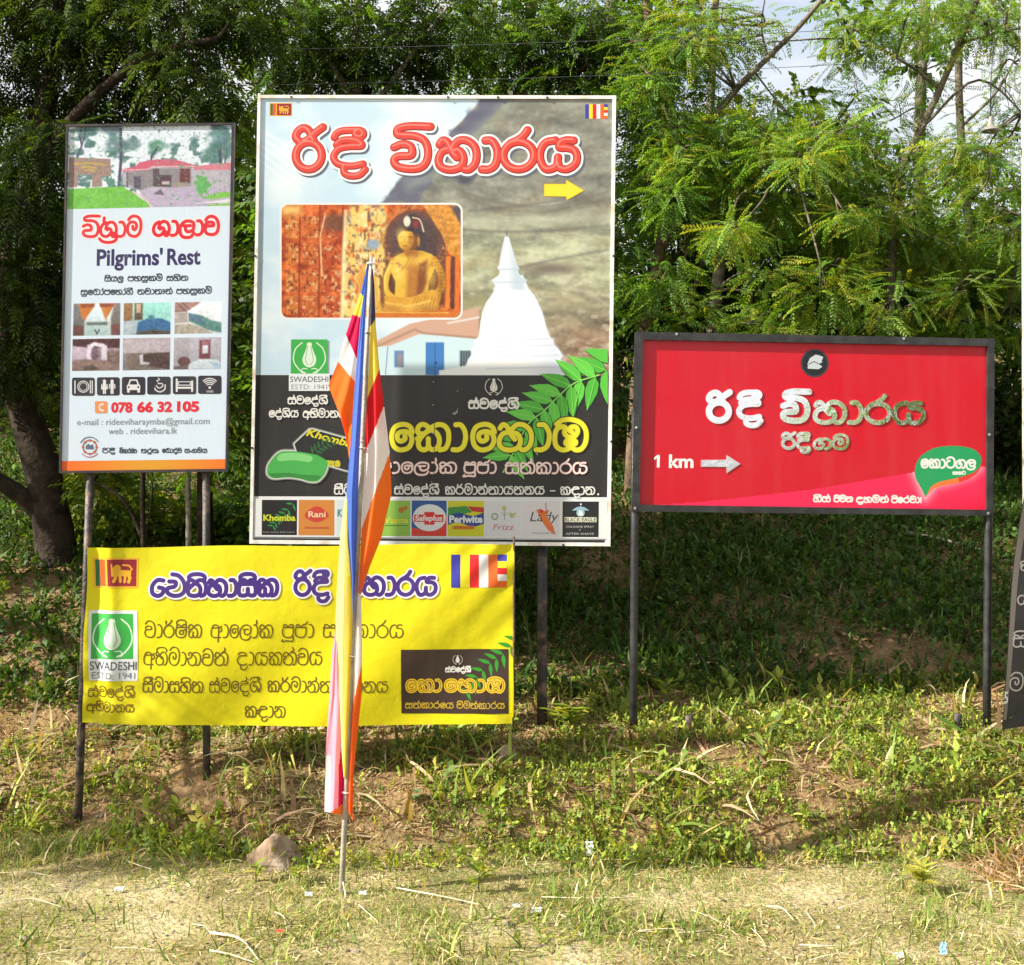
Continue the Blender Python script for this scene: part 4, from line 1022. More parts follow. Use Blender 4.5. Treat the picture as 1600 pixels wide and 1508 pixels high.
st2.art(ink(206, 70, 40), [('s', np.array([(853, 786), (853, 806)]), 1.2), ('c', 846, 799, 3)])
st2.latin(ink(70, 74, 72), 'Lady', 828, 814.5, 870, 15, -.004, .25)
st2.art(ink(232, 128, 60), [('p', [(844, 806), (852, 803), (858, 812), (864, 822), (856, 820), (848, 812)])])
st2.latin(ink(140, 140, 146), 'Personal Toilet Soap', 832, 834, 868, 2.6)
st2.art(ink(150, 190, 206), [('c', 907, 801, 6.5), ('p', [(893, 798), (900, 793), (907, 791), (914, 793), (921, 798), (907, 797)])])
st2.art(ink(236, 238, 240), [('p', [(903, 805), (905, 797), (909, 798), (912, 806)]), ('c', 907.5, 788, 1.4)], cell=.35)
st2.quad(ink(220, 220, 200), [(882, 808), (932, 808.3), (932, 816), (882, 815.7)])
st2.latin(ink(30, 32, 38), 'BLACK EAGLE', 883, 814.8, 931, 5.6, .01)
st2.latin(ink(190, 190, 190), 'COLOGNE SPRAY', 884, 824.5, 928, 3, .006); st2.art(ink(190, 190, 190), [('c', 906, 828, 1)], cell=.4)
st2.latin(ink(190, 190, 190), 'AFTER SHAVE', 884, 835.5, 928, 3, .006)
st2.build('product_strip', pan2)
g = Print(s2)
SEAM = ink(120, 118, 114)
for fx, y0_, y1_ in ((680, 586, 776),):
    g.art(ink(58, 56, 56), [('s', np.array([(fx, y0_), (fx - 2.5, y1_)]), .8)], cell=.5)
g.art(ink(150, 150, 148), [('c', 677.5, 597, 1.2), ('c', 676.5, 633, 1.2), ('c', 676, 677, 1), ('c', 674.5, 753, 1.1), ('c', 715, 611, 1.1), ('p', [(706, 646), (713, 643), (716, 637), (715, 645), (710, 649)])], cell=.35)
g.build('panel_seam', pan2)

# ---------------------------------------------------------------- board 3: the red direction sign
t3 = thing('direction_sign', px(1270, 1140, 0), 'red direction board in a black frame on two black legs, pointing right', 'sign')
s3 = Sheet(0.)
out3 = [(992, 519), (1552, 530), (1549.5, 806), (987, 799)]
in3 = [(1004, 531.5), (1541, 541.5), (1539.5, 796.5), (998.5, 788.5)]
backing('back_panel', s3, [(993, 520), (1551, 531), (1548.5, 805), (988, 798)], IRON, t3, .03)
frame_bar('frame', s3, out3, in3, IRON, t3, .028, .035)
post(.012, 993, 640, 989.5, 1142, .028, IRON, t3)
post(.012, 1546, 640, 1541.5, 1152, .028, IRON, t3)
for fx, fy in ((994, 668), (992, 794), (1545.5, 679), (1544, 802), (1057, 522), (1412, 529)):
    g = Geo(); x, y, zc = px(fx, fy, -.0285)
    g.tube([(x, y, zc), (x, y - .004, zc)], .009, 10); g.build('rivet', STEEL, t3)
p3 = Print(s3)
p3.quad(ink(206, 6, 38, .28), in3)
pan3 = p3.build('panel', t3)
q = Pic([(1022, 788.8), (1270, 765), (1540.3, 728), (1539.5, 796.5)], 3, (236, 36, 82))
q = Pic([(998.7, 700), (1540.5, 700), (1539.5, 796.5), (998.5, 788.5)], 1.4, (236, 40, 84))
gl = np.clip(1 - np.abs(sdf(q.X, q.Y, ('p', zz(5.027, 1270, 510)((885, 1345), (800, 1150), (850, 1020), (950, 955), (1120, 940), (1260, 965), (1325, 1030), (1310, 1110), (1240, 1165), (1100, 1215), (960, 1250))))) / 20, 0, 1)
q.paint(gl ** 2 * .75, (252, 214, 222))
q.paint(np.clip((q.X - 1440) / 100, 0, 1) * np.clip((q.Y - 770) / 25, 0, 1) * .8, (232, 16, 60))
edge = [(1015, 789.5), (1100, 784), (1270, 765), (1427, 738), (1480, 725), (1541, 730), (1539.5, 796.5), (1012, 789)]
q.build('pink_wave', s3, pan3, ('p', edge))
l3 = Print(s3)
z3, z4 = zz(5.027, 980, 510), zz(5.027, 1270, 510)
l3.art(ink(30, 34, 40), [('c', 1273, 567.5, 22)])
l3.art(ink(84, 90, 98), [('o', 1273, 567.5, 20.4, .9)], cell=.4)
l3.art(ink(196, 206, 214), [('p', z3((1415, 300), (1435, 250), (1480, 222), (1508, 228), (1540, 240), (1520, 290), (1480, 290), (1440, 320))), ('p', [(1270, 567), (1277, 556), (1281, 560), (1285, 566), (1279, 569), (1285, 573), (1279, 577), (1262, 576), (1262, 572), (1268, 570)])], [('s', np.array([(1264, 569), (1272, 565), (1280, 569)]), 1.2)], cell=.4)
gr = spline(z4((885, 1345), (855, 1280), (812, 1200), (800, 1140), (815, 1070), (860, 1010), (950, 958), (1060, 940), (1180, 944), (1275, 972), (1322, 1030), (1318, 1085), (1275, 1140), (1200, 1172), (1100, 1198), (1000, 1220), (935, 1255), (905, 1300)), 5)
orr = spline(z4((884, 1347), (902, 1295), (935, 1250), (1000, 1215), (1100, 1196), (1200, 1170), (1275, 1140), (1322, 1080)), 5).tolist() + spline(z4((1322, 1100), (1290, 1150), (1230, 1195), (1130, 1232), (1030, 1250), (960, 1268), (920, 1300)), 5).tolist()
l3.art(ink(236, 120, 50), [('p', orr)]); l3.art(ink(226, 50, 40), [('p', [p for p in orr if p[0] > 1496])])
l3.art(ink(16, 158, 92), [('p', gr)])
l3.art(WH, sinhala('e ka aa tta ga la', 1438, 732, 1525, 15.5, 3.1, 733), cell=.35)
l3.art(WH, sinhala('ka ha tta', 1488, 742, 1509, 5.4, 1.5), cell=.3)
l3.art(WH, sinhala('ga+i sa+h', 1270, 785, 1298, 10, 2.3) + sinhala('ja+i va+i ta', 1302, 785, 1333, 9.5, 2.3) + sinhala('da ha ma+i na+h', 1337, 786, 1389, 10, 2.3) + sinhala('pa+i e ra+h va aa bang', 1392, 786.5, 1441, 10, 2.3), cell=.35)
l3.art(ink(240, 240, 240), [('p', [(1026.6, 711), (1031, 711), (1030.6, 730.5), (1026.2, 730.5)]), ('p', [(1022, 715.2), (1027, 711), (1028.5, 714.5), (1022, 719)])], cell=.4)
l3.latin(ink(240, 240, 240), 'km', 1045, 730.5, 1083.5, 19.5, .03)
l3.build('lettering', pan3)
MIRROR = noisy('polished_metal', (.88, .88, .88), (.93, .93, .93), 20, .015, 1.0, .10, 7, 2, .5, dist=.02)
def raised(name, add, parent, sheet, mat, depth=.005, grow=0., cell=.45):
    """cut-out letters standing proud of the panel"""
    P = march(*field(add, (), grow, cell), run=60)
    vid, V, F, edges = {}, [], [], {}
    def vi(p):
        k = (round(p[0], 3), round(p[1], 3))
        if k not in vid:
            vid[k] = len(V); V.append(k)
        return vid[k]
    faces = [[vi(p) for p in poly] for poly in P]
    A = np.array(V)
    X, Y, Z = sheet.at(A[:, 0], A[:, 1], depth + .0012)
    X2, Y2, Z2 = sheet.at(A[:, 0], A[:, 1], .0012)
    n = len(V)
    allv = np.vstack([np.stack([X, np.broadcast_to(Y, X.shape), Z], 1), np.stack([X2, np.broadcast_to(Y2, X2.shape), Z2], 1)])
    out = []
    for f in faces:
        f = [v for i, v in enumerate(f) if v != f[i - 1]]
        if len(f) < 3: continue
        out.append(tuple(f[::-1]))
        for i in range(len(f)):
            a, b = f[i], f[(i + 1) % len(f)]
            if (b, a) in edges: edges.pop((b, a))
            else: edges[(a, b)] = 1
    for a, b in edges:
        d = np.abs(A[a] - A[b])
        if max(d) <= cell * 1.01: out.append((a, b, n + b, n + a))
    return link(name, mesh(name, allv, out, mat), parent)
raised('raised_lettering', sinhala('ri', 1100, 662, 1145.5, 41, 10.2) + sinhala('da+ii', 1149.5, 658, 1192, 38, 8.8) + sinhala('vi', 1217.5, 662.5, 1265.5, 41, 9.6) + sinhala('ha aa ra ya', 1269.5, 663.5, 1446.5, 38.5, 7.6, 665), pan3, s3, MIRROR)
raised('raised_lettering', sinhala('ri da+ii', 1218.5, 703, 1267, 22, 5.2) + sinhala('ga ma', 1269, 703.5, 1326.5, 20, 4.8), pan3, s3, MIRROR, .004)
raised('raised_arrow', [('p', z3((578, 1050), (778, 1048), (778, 1010), (888, 1080), (780, 1155), (778, 1105), (578, 1103)))], pan3, s3, MIRROR, .004)

# ---------------------------------------------------------------- the yellow cloth banner tied below the boards
def rip(x, y):
    x, y = np.asarray(x, float), np.asarray(y, float)
    f = np.clip((x - 130) / 670, 0, 1)
    return -.016 * np.sin(f * math.pi) * np.sin(np.clip((y - 850) / 282, 0, 1) * math.pi) + .010 * np.sin(x / 47 + y / 60) + .007 * np.sin(x / 23 - y / 31) * np.clip(1 - f * 1.2, 0, 1) + .006 * np.sin((x + 1.2 * y) / 38) + .012 * np.exp(-np.hypot(x - 800, y - 1128) / 70) * np.sin((x - y) / 9) + .012 * np.exp(-np.hypot(x - 800, y - 852) / 60) * np.sin((x + y) / 9) + .010 * np.exp(-np.hypot(x - 132, y - 1128) / 60) * np.sin((x + y) / 9) + .022 * np.exp(-((x - 152) / 12) ** 2) - .014 * np.exp(-((x - 173) / 13) ** 2)
s4 = Sheet(-.66, rip, 1)
t4 = thing('banner', px(470, 1130, -.66), 'yellow cloth banner with purple heading and black box at lower right, tied below the boards', 'banner')
SAG = lambda u: 4.5 * math.sin(math.pi * u)
nx, ny = 240, 60
V, F = [], []
for j in range(ny + 1):
    v = j / ny
    for i in range(nx + 1):
        u = i / nx
        x = lerp(lerp(137, 803, u), lerp(126, 801.5, u), v) + .8 * math.sin(v * 9) * (abs(u - .5) > .49)
        y = lerp(lerp(855.5, 849.5, u) + 1.2 * math.sin(u * 14), lerp(1130, 1130, u) + SAG(u), v)
        X, Y, Z = s4.at(x, y); V.append((X, float(Y), Z))
w = nx + 1
F = np.array([(j * w + i, (j + 1) * w + i, (j + 1) * w + i + 1, j * w + i + 1) for j in range(ny) for i in range(nx)])
YEL = noisy('yellow_cloth', tuple(.76 * c_ for c_ in L(230, 220, 18)), tuple(.76 * c_ for c_ in L(220, 210, 20)), 2.5, .5, 0, .25, 9, 4, .3, .3, .7, .02)
pan4 = link('cloth', mesh('cloth', V, F, YEL, None, True), t4)
g = Geo()
g.tube([px(803, 838, -.655), px(803, 990, -.655), px(801.5, 1134, -.655)], .007, 8); g.build('batten', BARK_B, t4, True)
for a_, b_ in (((137, 856), (134, 850)), ((127, 1129), (123, 1134)), ((130, 900), (124, 902)), ((129, 1000), (122, 1003))):
    g = Geo(); g.tube([px(*a_, -.665), px((a_[0] + b_[0]) / 2, (a_[1] + b_[1]) / 2 + 1, -.65), px(*b_, -.60)], .003, 6); g.build('tie_cord', BARK_B, t4)
l4 = Print(s4)
lion_flag(l4, 145, 871.5, 216, 919)
buddhist_flag(l4, 705, 866.5, 792, 918)
ttl = sinhala('ai ta+i ha aa sa+i ka', 232, 934.5, 437, 31, 6.8, 933.5) + sinhala('ri da+ii', 457, 932.5, 516.5, 33, 6.6) + sinhala('vi ha aa ra ya', 532, 932.5, 684.5, 33, 6.6)
l4.art(ink(150, 140, 40), [('s', s_[1] + np.array([1.8, 2.2]), s_[2]) for s_ in ttl], grow=2.2, cell=.6)
l4.art(ink(240, 238, 246), ttl, grow=2.4, cell=.5)
l4.art(ink(66, 34, 128), ttl, cell=.42)
OLV = ink(106, 84, 10)
ln = []
for s_, x0_, x1_ in (('va aa ra+r ssa+i ka', 225.5, 316), ('a aa e la aa+h ka', 329.5, 427.5), ('pa+uu ja aa', 441, 490.5), ('sa ta+h ka aa ra ya', 504.5, 631)):
    ln += sinhala(s_, x0_, 996.5, x1_, 21.5, 1.9)
for s_, x0_, x1_ in (('a bha+i ma aa na va ta+h', 223.5, 357.5), ('da aa ya ka ta+h va ya', 370.5, 503.5)):
    ln += sinhala(s_, x0_, 1039.5, x1_, 21.5, 1.9)
for s_, x0_, x1_ in (('sa+ii ma aa sa ha+i ta', 223, 319), ('sa+h va e da+h sha+ii', 328, 407.5), ('ka ra+r ma aa na+h ta aa ya ta na ya', 417, 607)):
    ln += sinhala(s_, x0_, 1082, x1_, 18.5, 1.9)
ln += sinhala('ka nda aa na', 381.5, 1122, 446, 18.5, 1.9)
l4.art(OLV, ln, cell=.38)
mark(l4, 138, 954, 215, 1064, 142, 959, 208.5, 1030, 1034, 1047, 1051, 1061)
l4.art(ink(130, 104, 14), sinhala('sa+h va e da+h sha+ii', 136, 1090, 211, 14.5, 1.9) + sinhala('a bha+i ma aa na ya', 133.5, 1113, 211, 13, 1.9), cell=.36)
l4.art(ink(58, 40, 34), [('r', 627, 1014.5, 794.5, 1115, .3)])
a_, c_ = lotus(715, 1031, 7.5); l4.art(WH, a_, c_, cell=.3)
l4.art(WH, sinhala('sa+h va e da+h sha+ii', 695.5, 1051, 736, 8, 1.7), cell=.32)
nm = neem([(812, 998), (786, 1022), (762, 1040), (740, 1064), (724, 1086)], 24, 9, 1, .3)
l4.art(ink(46, 150, 36), clip_sh(nm, 800))
kh = sinhala('e ka aa', 633, 1083, 691, 22.5, 5.0) + sinhala('e ha aa mba', 693, 1083, 789.5, 22.5, 5.0)
l4.art(ink(70, 40, 10), kh, grow=.9, cell=.4)
l4.art(ink(232, 196, 40), kh, cell=.38)
l4.art(ink(120, 84, 12), [('s', s_[1], 1.1) for s_ in kh], cell=.35)
l4.art(ink(190, 160, 40), sinhala('sa ta+h ka aa ra e ya', 633, 1107.5, 709, 9.5, 1.6) + sinhala('va+i ma ta+h ka aa ra ya', 713, 1107.5, 789, 9.5, 1.6), cell=.34)
l4.build('lettering', pan4)

# ---------------------------------------------------------------- the black banner cut off by the right edge
def rip5(x, y): return .02 * np.sin(np.asarray(y, float) / 60) + .0006 * (np.asarray(x, float) - 1560)
s5 = Sheet(-.30, rip5, 4)
t5 = thing('banner', px(1640, 1150, -.3), 'black cloth banner with pale hem and white lettering, cut off at the right edge', 'banner')
le = spline([(1606, 760), (1596, 820), (1584, 900), (1576, 980), (1570, 1060), (1566, 1142)], 8)
V = []
for j in range(len(le)):
    for i in range(25):
        x = le[j][0] + i / 24 * 190
        y = le[j][1] + (-14 * (i / 24) ** .6 * (j / len(le)) ** 3) - 4 * i / 24
        X, Y, Z = s5.at(x, y); V.append((X, float(Y), Z))
F = np.array([(j * 25 + i, (j + 1) * 25 + i, (j + 1) * 25 + i + 1, j * 25 + i + 1) for j in range(len(le) - 1) for i in range(24)])
pan5 = link('cloth', mesh('cloth', V, F, noisy('black_cloth', (.018, .016, .017), (.03, .027, .027), 3, .6, 0, .2, 14), None, True), t5)
l5 = Print(s5)
hem = spline([(1606, 762), (1596.5, 820), (1584.5, 900), (1576.5, 980), (1570.6, 1060), (1567, 1125)], 8)
P = []
for i in range(len(hem) - 1):
    w0, w1 = 13 * (1 - .55 * i / len(hem)), 13 * (1 - .55 * (i + 1) / len(hem))
    P.append([tuple(hem[i] + (.6, 0)), (hem[i][0] + w0, hem[i][1]), (hem[i + 1][0] + w1, hem[i + 1][1]), tuple(hem[i + 1] + (.6, 0))])
l5.put(P, ink(120, 112, 106))
l5.art(ink(176, 172, 168), sinhala('ka sa+i', 1597, 893, 1650, 16, 2.2) + sinhala('ya ka sa ya', 1591, 946, 1690, 16, 2.2) + sinhala('sa+i va na+h', 1582, 1012, 1660, 20, 2.4) + sinhala('ma ta+h ka', 1576, 1080, 1660, 22, 2.4), cell=.4)
l5.latin(ink(220, 218, 214), '5', 1568, 1099, 1574.5, 18, .02)
l5.build('lettering', pan5)
# ---------------------------------------------------------------- ground: one sheet from the road verge up the bank and hill
def sstep(a, b, x):
    t = np.clip((np.asarray(x, float) - a) / (b - a), 0, 1); return t * t * (3 - 2 * t)
def toe(x): return -1.25 + .57 * sstep(-1.5, -2.7, x) + .10 * (fbm(np.asarray(x, float) * 1.3 + 9, np.zeros_like(np.asarray(x, float)), 5) - .5)
_S = [-60, -8, -3, 0, .12, .5, 1.3, 2.2, 3.5, 6, 12, 40, 200]
_Z = [-.25, -.25, -.03, 0, .05, .31, .53, .78, 1.2, 1.95, 3.3, 8, 22]
def ground(x, y):
    x, y = np.asarray(x, float), np.asarray(y, float)
    s = y - toe(np.clip(x, -12, 12))
    z = np.interp(s, _S, _Z)
    b = sstep(.0, .7, s)
    z = z + (.03 + .10 * b) * (fbm(x * 1.1 + 3, y * 1.1, 21, 5) - .5) + .04 * b * (fbm(x * 5, y * 5, 23, 3) - .5)
    z = z + .50 * sstep(1.0, 2.6, s) * sstep(-1.9, -3.6, x)
    return z
gx = np.concatenate([[-300, -150, -80, -40, -25, -16], np.arange(-12, 12.01, .06), [16, 25, 40, 80, 150, 300]])
gy = np.concatenate([[-300, -150, -80, -40, -25, -16, -12, -10, -9], np.arange(-8, 2.5, .05), np.arange(2.5, 9, .15), np.arange(9, 24, .6), [30, 40, 60, 100, 180, 300]])
X, Y = np.meshgrid(gx, gy)
Zg = ground(X, Y)
V = np.stack([X, Y, Zg], -1).reshape(-1, 3)
w = len(gx)
i = (np.arange(len(gy) - 1)[:, None] * w + np.arange(w - 1)[None]).ravel()
m, t, b = principled('soil', (.1, .07, .04), .95, 0, .15)
N, K = t.nodes, t.links
tc = N.new('ShaderNodeTexCoord')
def nz(sc, de=6):
    n_ = N.new('ShaderNodeTexNoise'); n_.inputs['Scale'].default_value = sc; n_.inputs['Detail'].default_value = de
    K.new(tc.outputs['Object'], n_.inputs['Vector']); return n_.outputs['Fac']
def rampc(f, stops):
    r = N.new('ShaderNodeValToRGB')
    while len(r.color_ramp.elements) < len(stops): r.color_ramp.elements.new(.5)
    for e, (p, c) in zip(r.color_ramp.elements, stops): e.position = p; e.color = (*c, 1)
    K.new(f, r.inputs['Fac']); return r.outputs[0]
def mixc(f, a_, b_):
    mx = N.new('ShaderNodeMix'); mx.data_type = 'RGBA'
    K.new(f, mx.inputs['Factor']); K.new(a_, mx.inputs['A']); K.new(b_, mx.inputs['B']); return mx.outputs['Result']
bank = rampc(nz(2.2), [(.3, (.06, .04, .018)), (.48, (.16, .085, .04)), (.62, (.27, .155, .08)), (.75, (.12, .11, .035))])
fine = rampc(nz(45, 8), [(.35, (.10, .09, .03)), (.5, (.24, .19, .085)), (.66, (.46, .38, .21))])
verge = rampc(nz(1.4), [(.34, (.11, .115, .03)), (.46, (.22, .185, .08)), (.58, (.34, .285, .15)), (.74, (.58, .50, .33))])
sep = N.new('ShaderNodeSeparateXYZ'); K.new(tc.outputs['Object'], sep.inputs[0])
mr = N.new('ShaderNodeMapRange'); mr.inputs['From Min'].default_value = -1.5; mr.inputs['From Max'].default_value = -1.0; K.new(sep.outputs['Y'], mr.inputs['Value'])
base = mixc(mr.outputs[0], verge, bank)
half = N.new('ShaderNodeMath'); half.operation = 'MULTIPLY'; half.inputs[1].default_value = .55; K.new(nz(9, 3), half.inputs[0])
K.new(mixc(half.outputs[0], base, fine), b.inputs['Base Color'])
bp = N.new('ShaderNodeBump'); bp.inputs['Strength'].default_value = .8; bp.inputs['Distance'].default_value = .03
K.new(nz(38, 8), bp.inputs['Height']); K.new(bp.outputs[0], b.inputs['Normal'])
tag(link('ground', mesh('ground', V, np.stack([i, i + 1, i + w + 1, i + w], 1), m, None, True)), kind='structure')
# the road the photograph was taken from, behind the verge
rv = [(-300, -16), (300, -16), (300, -9.6), (-300, -9.6)]
xs_ = np.concatenate([[-300, -80, -20], np.arange(-12, 12.1, 1.), [20, 80, 300]])
V = [(x_, y_, -.12) for y_ in (-17, -9.7) for x_ in xs_]
n_ = len(xs_)
ASPH = noisy('asphalt', (.035, .035, .036), (.065, .063, .06), 30, .9, 0, .5, 140, c2=(.09, .085, .07), s2=3)
tag(link('road', mesh('road', V, [(k, k + 1, n_ + k + 1, n_ + k) for k in range(n_ - 1)], ASPH)), kind='structure')

# ---------------------------------------------------------------- scattered leaves and blades
def rotmats(n, yaw, pitch, roll):
    cy, sy, cp, sp, cr, sr = np.cos(yaw), np.sin(yaw), np.cos(pitch), np.sin(pitch), np.cos(roll), np.sin(roll)
    M = np.zeros((n, 3, 3))
    # local x = along the leaf, y = across, z = its face
    M[:, 0, 0] = cy * cp; M[:, 1, 0] = sy * cp; M[:, 2, 0] = sp
    M[:, 0, 1] = -sy * cr - cy * sp * sr * -1 * -1; M[:, 1, 1] = cy * cr - sy * sp * sr; M[:, 2, 1] = cp * sr
    a, c = M[:, :, 0], M[:, :, 1]
    c = c - (a * c).sum(1)[:, None] * a; c /= np.linalg.norm(c, axis=1)[:, None]
    M[:, :, 1] = c; M[:, :, 2] = np.cross(a, c)
    return M
def stamp(tv, tf, M, pos, scale, col):
    """copies of one template: vertices, quads and per-copy colours as three arrays"""
    n, k = len(pos), len(tv)
    V = np.einsum('nij,kj->nki', M, tv) * np.asarray(scale).reshape(-1, 1, 1) + pos[:, None]
    F = tf[None] + (np.arange(n) * k)[:, None, None]
    C = np.repeat(col[:, None], k, 1)
    return V.reshape(-1, 3), F.reshape(-1, 4), C.reshape(-1, 3)
def join(parts):
    V, F, C, n = [], [], [], 0
    for v, f, c in parts:
        V.append(v); F.append(f + n); C.append(c); n += len(v)
    return np.vstack(V), np.vstack(F), np.vstack(C)
def pinnate(pairs, leaf, width, length, droop, seed):
    r = np.random.default_rng(seed)
    V, F = [], []
    def leaflet(o, d, nrm, l, w_):
        s_ = np.cross(nrm, d); s_ /= np.linalg.norm(s_)
        k = len(V)
        V.extend([o, o + d * l * .45 + s_ * w_ / 2 + nrm * l * .05, o + d * l - nrm * l * .12, o + d * l * .45 - s_ * w_ / 2 + nrm * l * .05])
        F.append((k, k + 1, k + 2, k + 3))
    for i in range(pairs):
        f = (i + .6) / pairs
        o = np.array([length * f, 0, -droop * length * f * f])
        for sgn in (1, -1):
            a = math.radians(62 - 22 * f + r.uniform(-9, 9))
            d = np.array([math.cos(a), sgn * math.sin(a), -.18 + r.uniform(-.12, .12)]); d /= np.linalg.norm(d)
            nrm = np.array([r.uniform(-.25, .25), r.uniform(-.25, .25), 1.]); nrm -= d * d.dot(nrm); nrm /= np.linalg.norm(nrm)
            leaflet(o, d, nrm, leaf * (1 - .3 * abs(f - .45)) * r.uniform(.85, 1.1), width)
    d = np.array([.95, 0, -.3]); d /= np.linalg.norm(d)
    leaflet(np.array([length, 0, -droop * length]), d, np.array([.3, 0, .95]), leaf * .9, width)
    # the rachis as a thin strip
    k = len(V)
    V.extend([np.array([0, .0012, 0]), np.array([0, -.0012, 0]), np.array([length, -.0006, -droop * length]), np.array([length, .0006, -droop * length])]); F.append((k, k + 1, k + 2, k + 3))
    return np.array(V), np.array(F)
def sprig(n, leaf, width, length, seed):
    """broad leaves set round a twig"""
    r = np.random.default_rng(seed)
    V, F = [], []
    for i in range(n):
        f = (i + .5) / n
        o = np.array([length * f, 0, 0])
        a, e_ = r.uniform(0, 6.28), r.uniform(.2, .9)
        d = np.array([math.cos(e_), math.sin(e_) * math.cos(a), math.sin(e_) * math.sin(a) - .25]); d /= np.linalg.norm(d)
        nrm = np.array([r.uniform(-.5, .5), r.uniform(-.5, .5), 1.]); nrm -= d * d.dot(nrm); nrm /= np.linalg.norm(nrm)
        s_ = np.cross(nrm, d); l = leaf * r.uniform(.7, 1.15); k = len(V)
        V.extend([o, o + d * l * .4 + s_ * width / 2 + nrm * l * .06, o + d * l - nrm * l * .1, o + d * l * .4 - s_ * width / 2 + nrm * l * .06])
        F.append((k, k + 1, k + 2, k + 3))
    return np.array(V), np.array(F)
T_NEEM = [pinnate(7, .075, .017, .24, .28, s_) for s_ in (1, 2, 3)]
T_FEATH = [pinnate(10, .050, .018, .30, .22, s_) for s_ in (4, 5, 6)]
T_FINE = [pinnate(12, .034, .012, .24, .2, s_) for s_ in (7, 8, 9)]
T_BROAD = [sprig(7, .085, .038, .22, s_) for s_ in (10, 11, 12)]
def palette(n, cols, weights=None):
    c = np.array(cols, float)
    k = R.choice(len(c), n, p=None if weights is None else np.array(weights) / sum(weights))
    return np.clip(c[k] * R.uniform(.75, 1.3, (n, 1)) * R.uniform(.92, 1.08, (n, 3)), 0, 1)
def foliage(clusters, temps, cols, weights=None, droop=-.25, scale=(.8, 1.25)):
    """fronds filling ellipsoids (cx, cy, cz, rx, ry, rz, count), pointing outwards and drooping"""
    parts = []
    for cx, cy, cz, rx, ry, rz, cnt in clusters:
        d = R.normal(size=(cnt, 3)); d /= np.linalg.norm(d, axis=1)[:, None]
        rad = R.uniform(.25, 1, (cnt, 1)) ** .6
        # break the ellipsoid up so its outline is uneven
        lump = .72 + .5 * R.random((cnt, 1)) * (np.sin(d[:, :1] * 5 + cx * 7) * np.cos(d[:, 2:] * 4 + cz * 5) > -.2)
        pos = np.array([cx, cy, cz]) + d * rad * lump * np.array([rx, ry, rz])
        yaw = np.arctan2(d[:, 1], d[:, 0]) + R.normal(0, .7, cnt)
        pitch = R.normal(droop, .38, cnt) + .25 * d[:, 2]
        M = rotmats(cnt, yaw, pitch, R.normal(0, .45, cnt))
        sc = R.uniform(*scale, cnt); col = palette(cnt, cols, weights)
        k = R.integers(0, len(temps), cnt)
        for q, (tv, tf) in enumerate(temps):
            s_ = k == q
            if s_.any(): parts.append(stamp(tv, tf, M[s_], pos[s_], sc[s_], col[s_]))
    return join(parts)
DOFF, DENS = 0., 1.9
def pxo(x, y, d): return px(x, y, d + DOFF)
def cl(px_, py_, d, r, n, flat=.8, deep=1.):
    x_, y_, z_ = pxo(px_, py_, d)
    f = (d + DOFF - CY) / (d - CY); r = r * f; n = int(n * DENS)
    return (x_, y_, z_, r, r * deep, r * flat, n)
def limb(g, pts, r0, r1, n=9, wob=.06):
    P = smoothpath(pts, 5)
    g.tube(P, [lerp(r0, r1, i / (len(P) - 1)) for i in range(len(P))], n, 0, True, wob)
def tree(name, label, cat, trunk, branches, clusters, temps, cols, bark, group=None, weights=None, droop=-.25, twigs=True, scale=(.8, 1.25)):
    """trunk = (points, r0, r1); branches the same; the crown is one mesh of leaflets and twigs"""
    t = thing(name, trunk[0][0], label, cat, group)
    g = Geo(); limb(g, *trunk, n=12); g.build('trunk', bark, t, True)
    for b_ in branches:
        g = Geo(); limb(g, *b_, n=8); g.build('branch', bark, t, True)
    if clusters:
        sc_ = (clusters[0][1] - CY) / 11.
        V, F, C = foliage(clusters, temps, cols, weights, droop, (scale[0] * max(1, sc_), scale[1] * max(1, sc_)))
        if twigs:
            src = [Vector(p) for b_ in branches + [trunk] for p in smoothpath(b_[0], 4)]
            g = Geo()
            for c_ in clusters:
                e_ = Vector(c_[:3])
                s_ = min(src, key=lambda p: (p - e_).length)
                if (s_ - e_).length > 3.2: continue
                mid = (s_ + e_) / 2 + Vector((rnd.uniform(-.12, .12), rnd.uniform(-.12, .12), rnd.uniform(-.05, .2)))
                g.tube(smoothpath([s_, mid, e_], 4), [.017, .015, .013, .012, .011, .010, .008, .007, .005], 5)
                for _ in range(3):
                    o = e_ + Vector((rnd.uniform(-1, 1) * c_[3], rnd.uniform(-1, 1) * c_[4], rnd.uniform(-1, 1) * c_[5])) * .75
                    g.tube([lerp(mid, e_, .6), lerp(e_, o, .6) + Vector((0, 0, .06)), o], [.007, .005, .003], 4)
            TV = np.array(g.V); TF = np.array([f for f in g.F if len(f) == 4]); k = len(F)
            F = np.vstack([F, TF + len(V)]); V = np.vstack([V, TV]); C = np.vstack([C, np.ones((len(TV), 3)) * .1])
            link('crown', mesh('crown', V, F, [LEAF, bark], np.r_[np.zeros(k, int), np.ones(len(TF), int)], False, C), t)
    return t
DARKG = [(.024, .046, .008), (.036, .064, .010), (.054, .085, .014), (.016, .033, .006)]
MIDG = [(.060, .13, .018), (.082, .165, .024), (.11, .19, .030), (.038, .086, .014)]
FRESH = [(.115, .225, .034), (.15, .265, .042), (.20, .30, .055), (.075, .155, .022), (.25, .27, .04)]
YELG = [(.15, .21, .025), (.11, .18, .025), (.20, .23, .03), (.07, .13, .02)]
BARK_G = noisy('grey_brown_bark', (.06, .05, .035), (.17, .15, .11), 8, .9, 0, .8, 24, 8, .2)
P_ = lambda *l: [pxo(*q) for q in l]
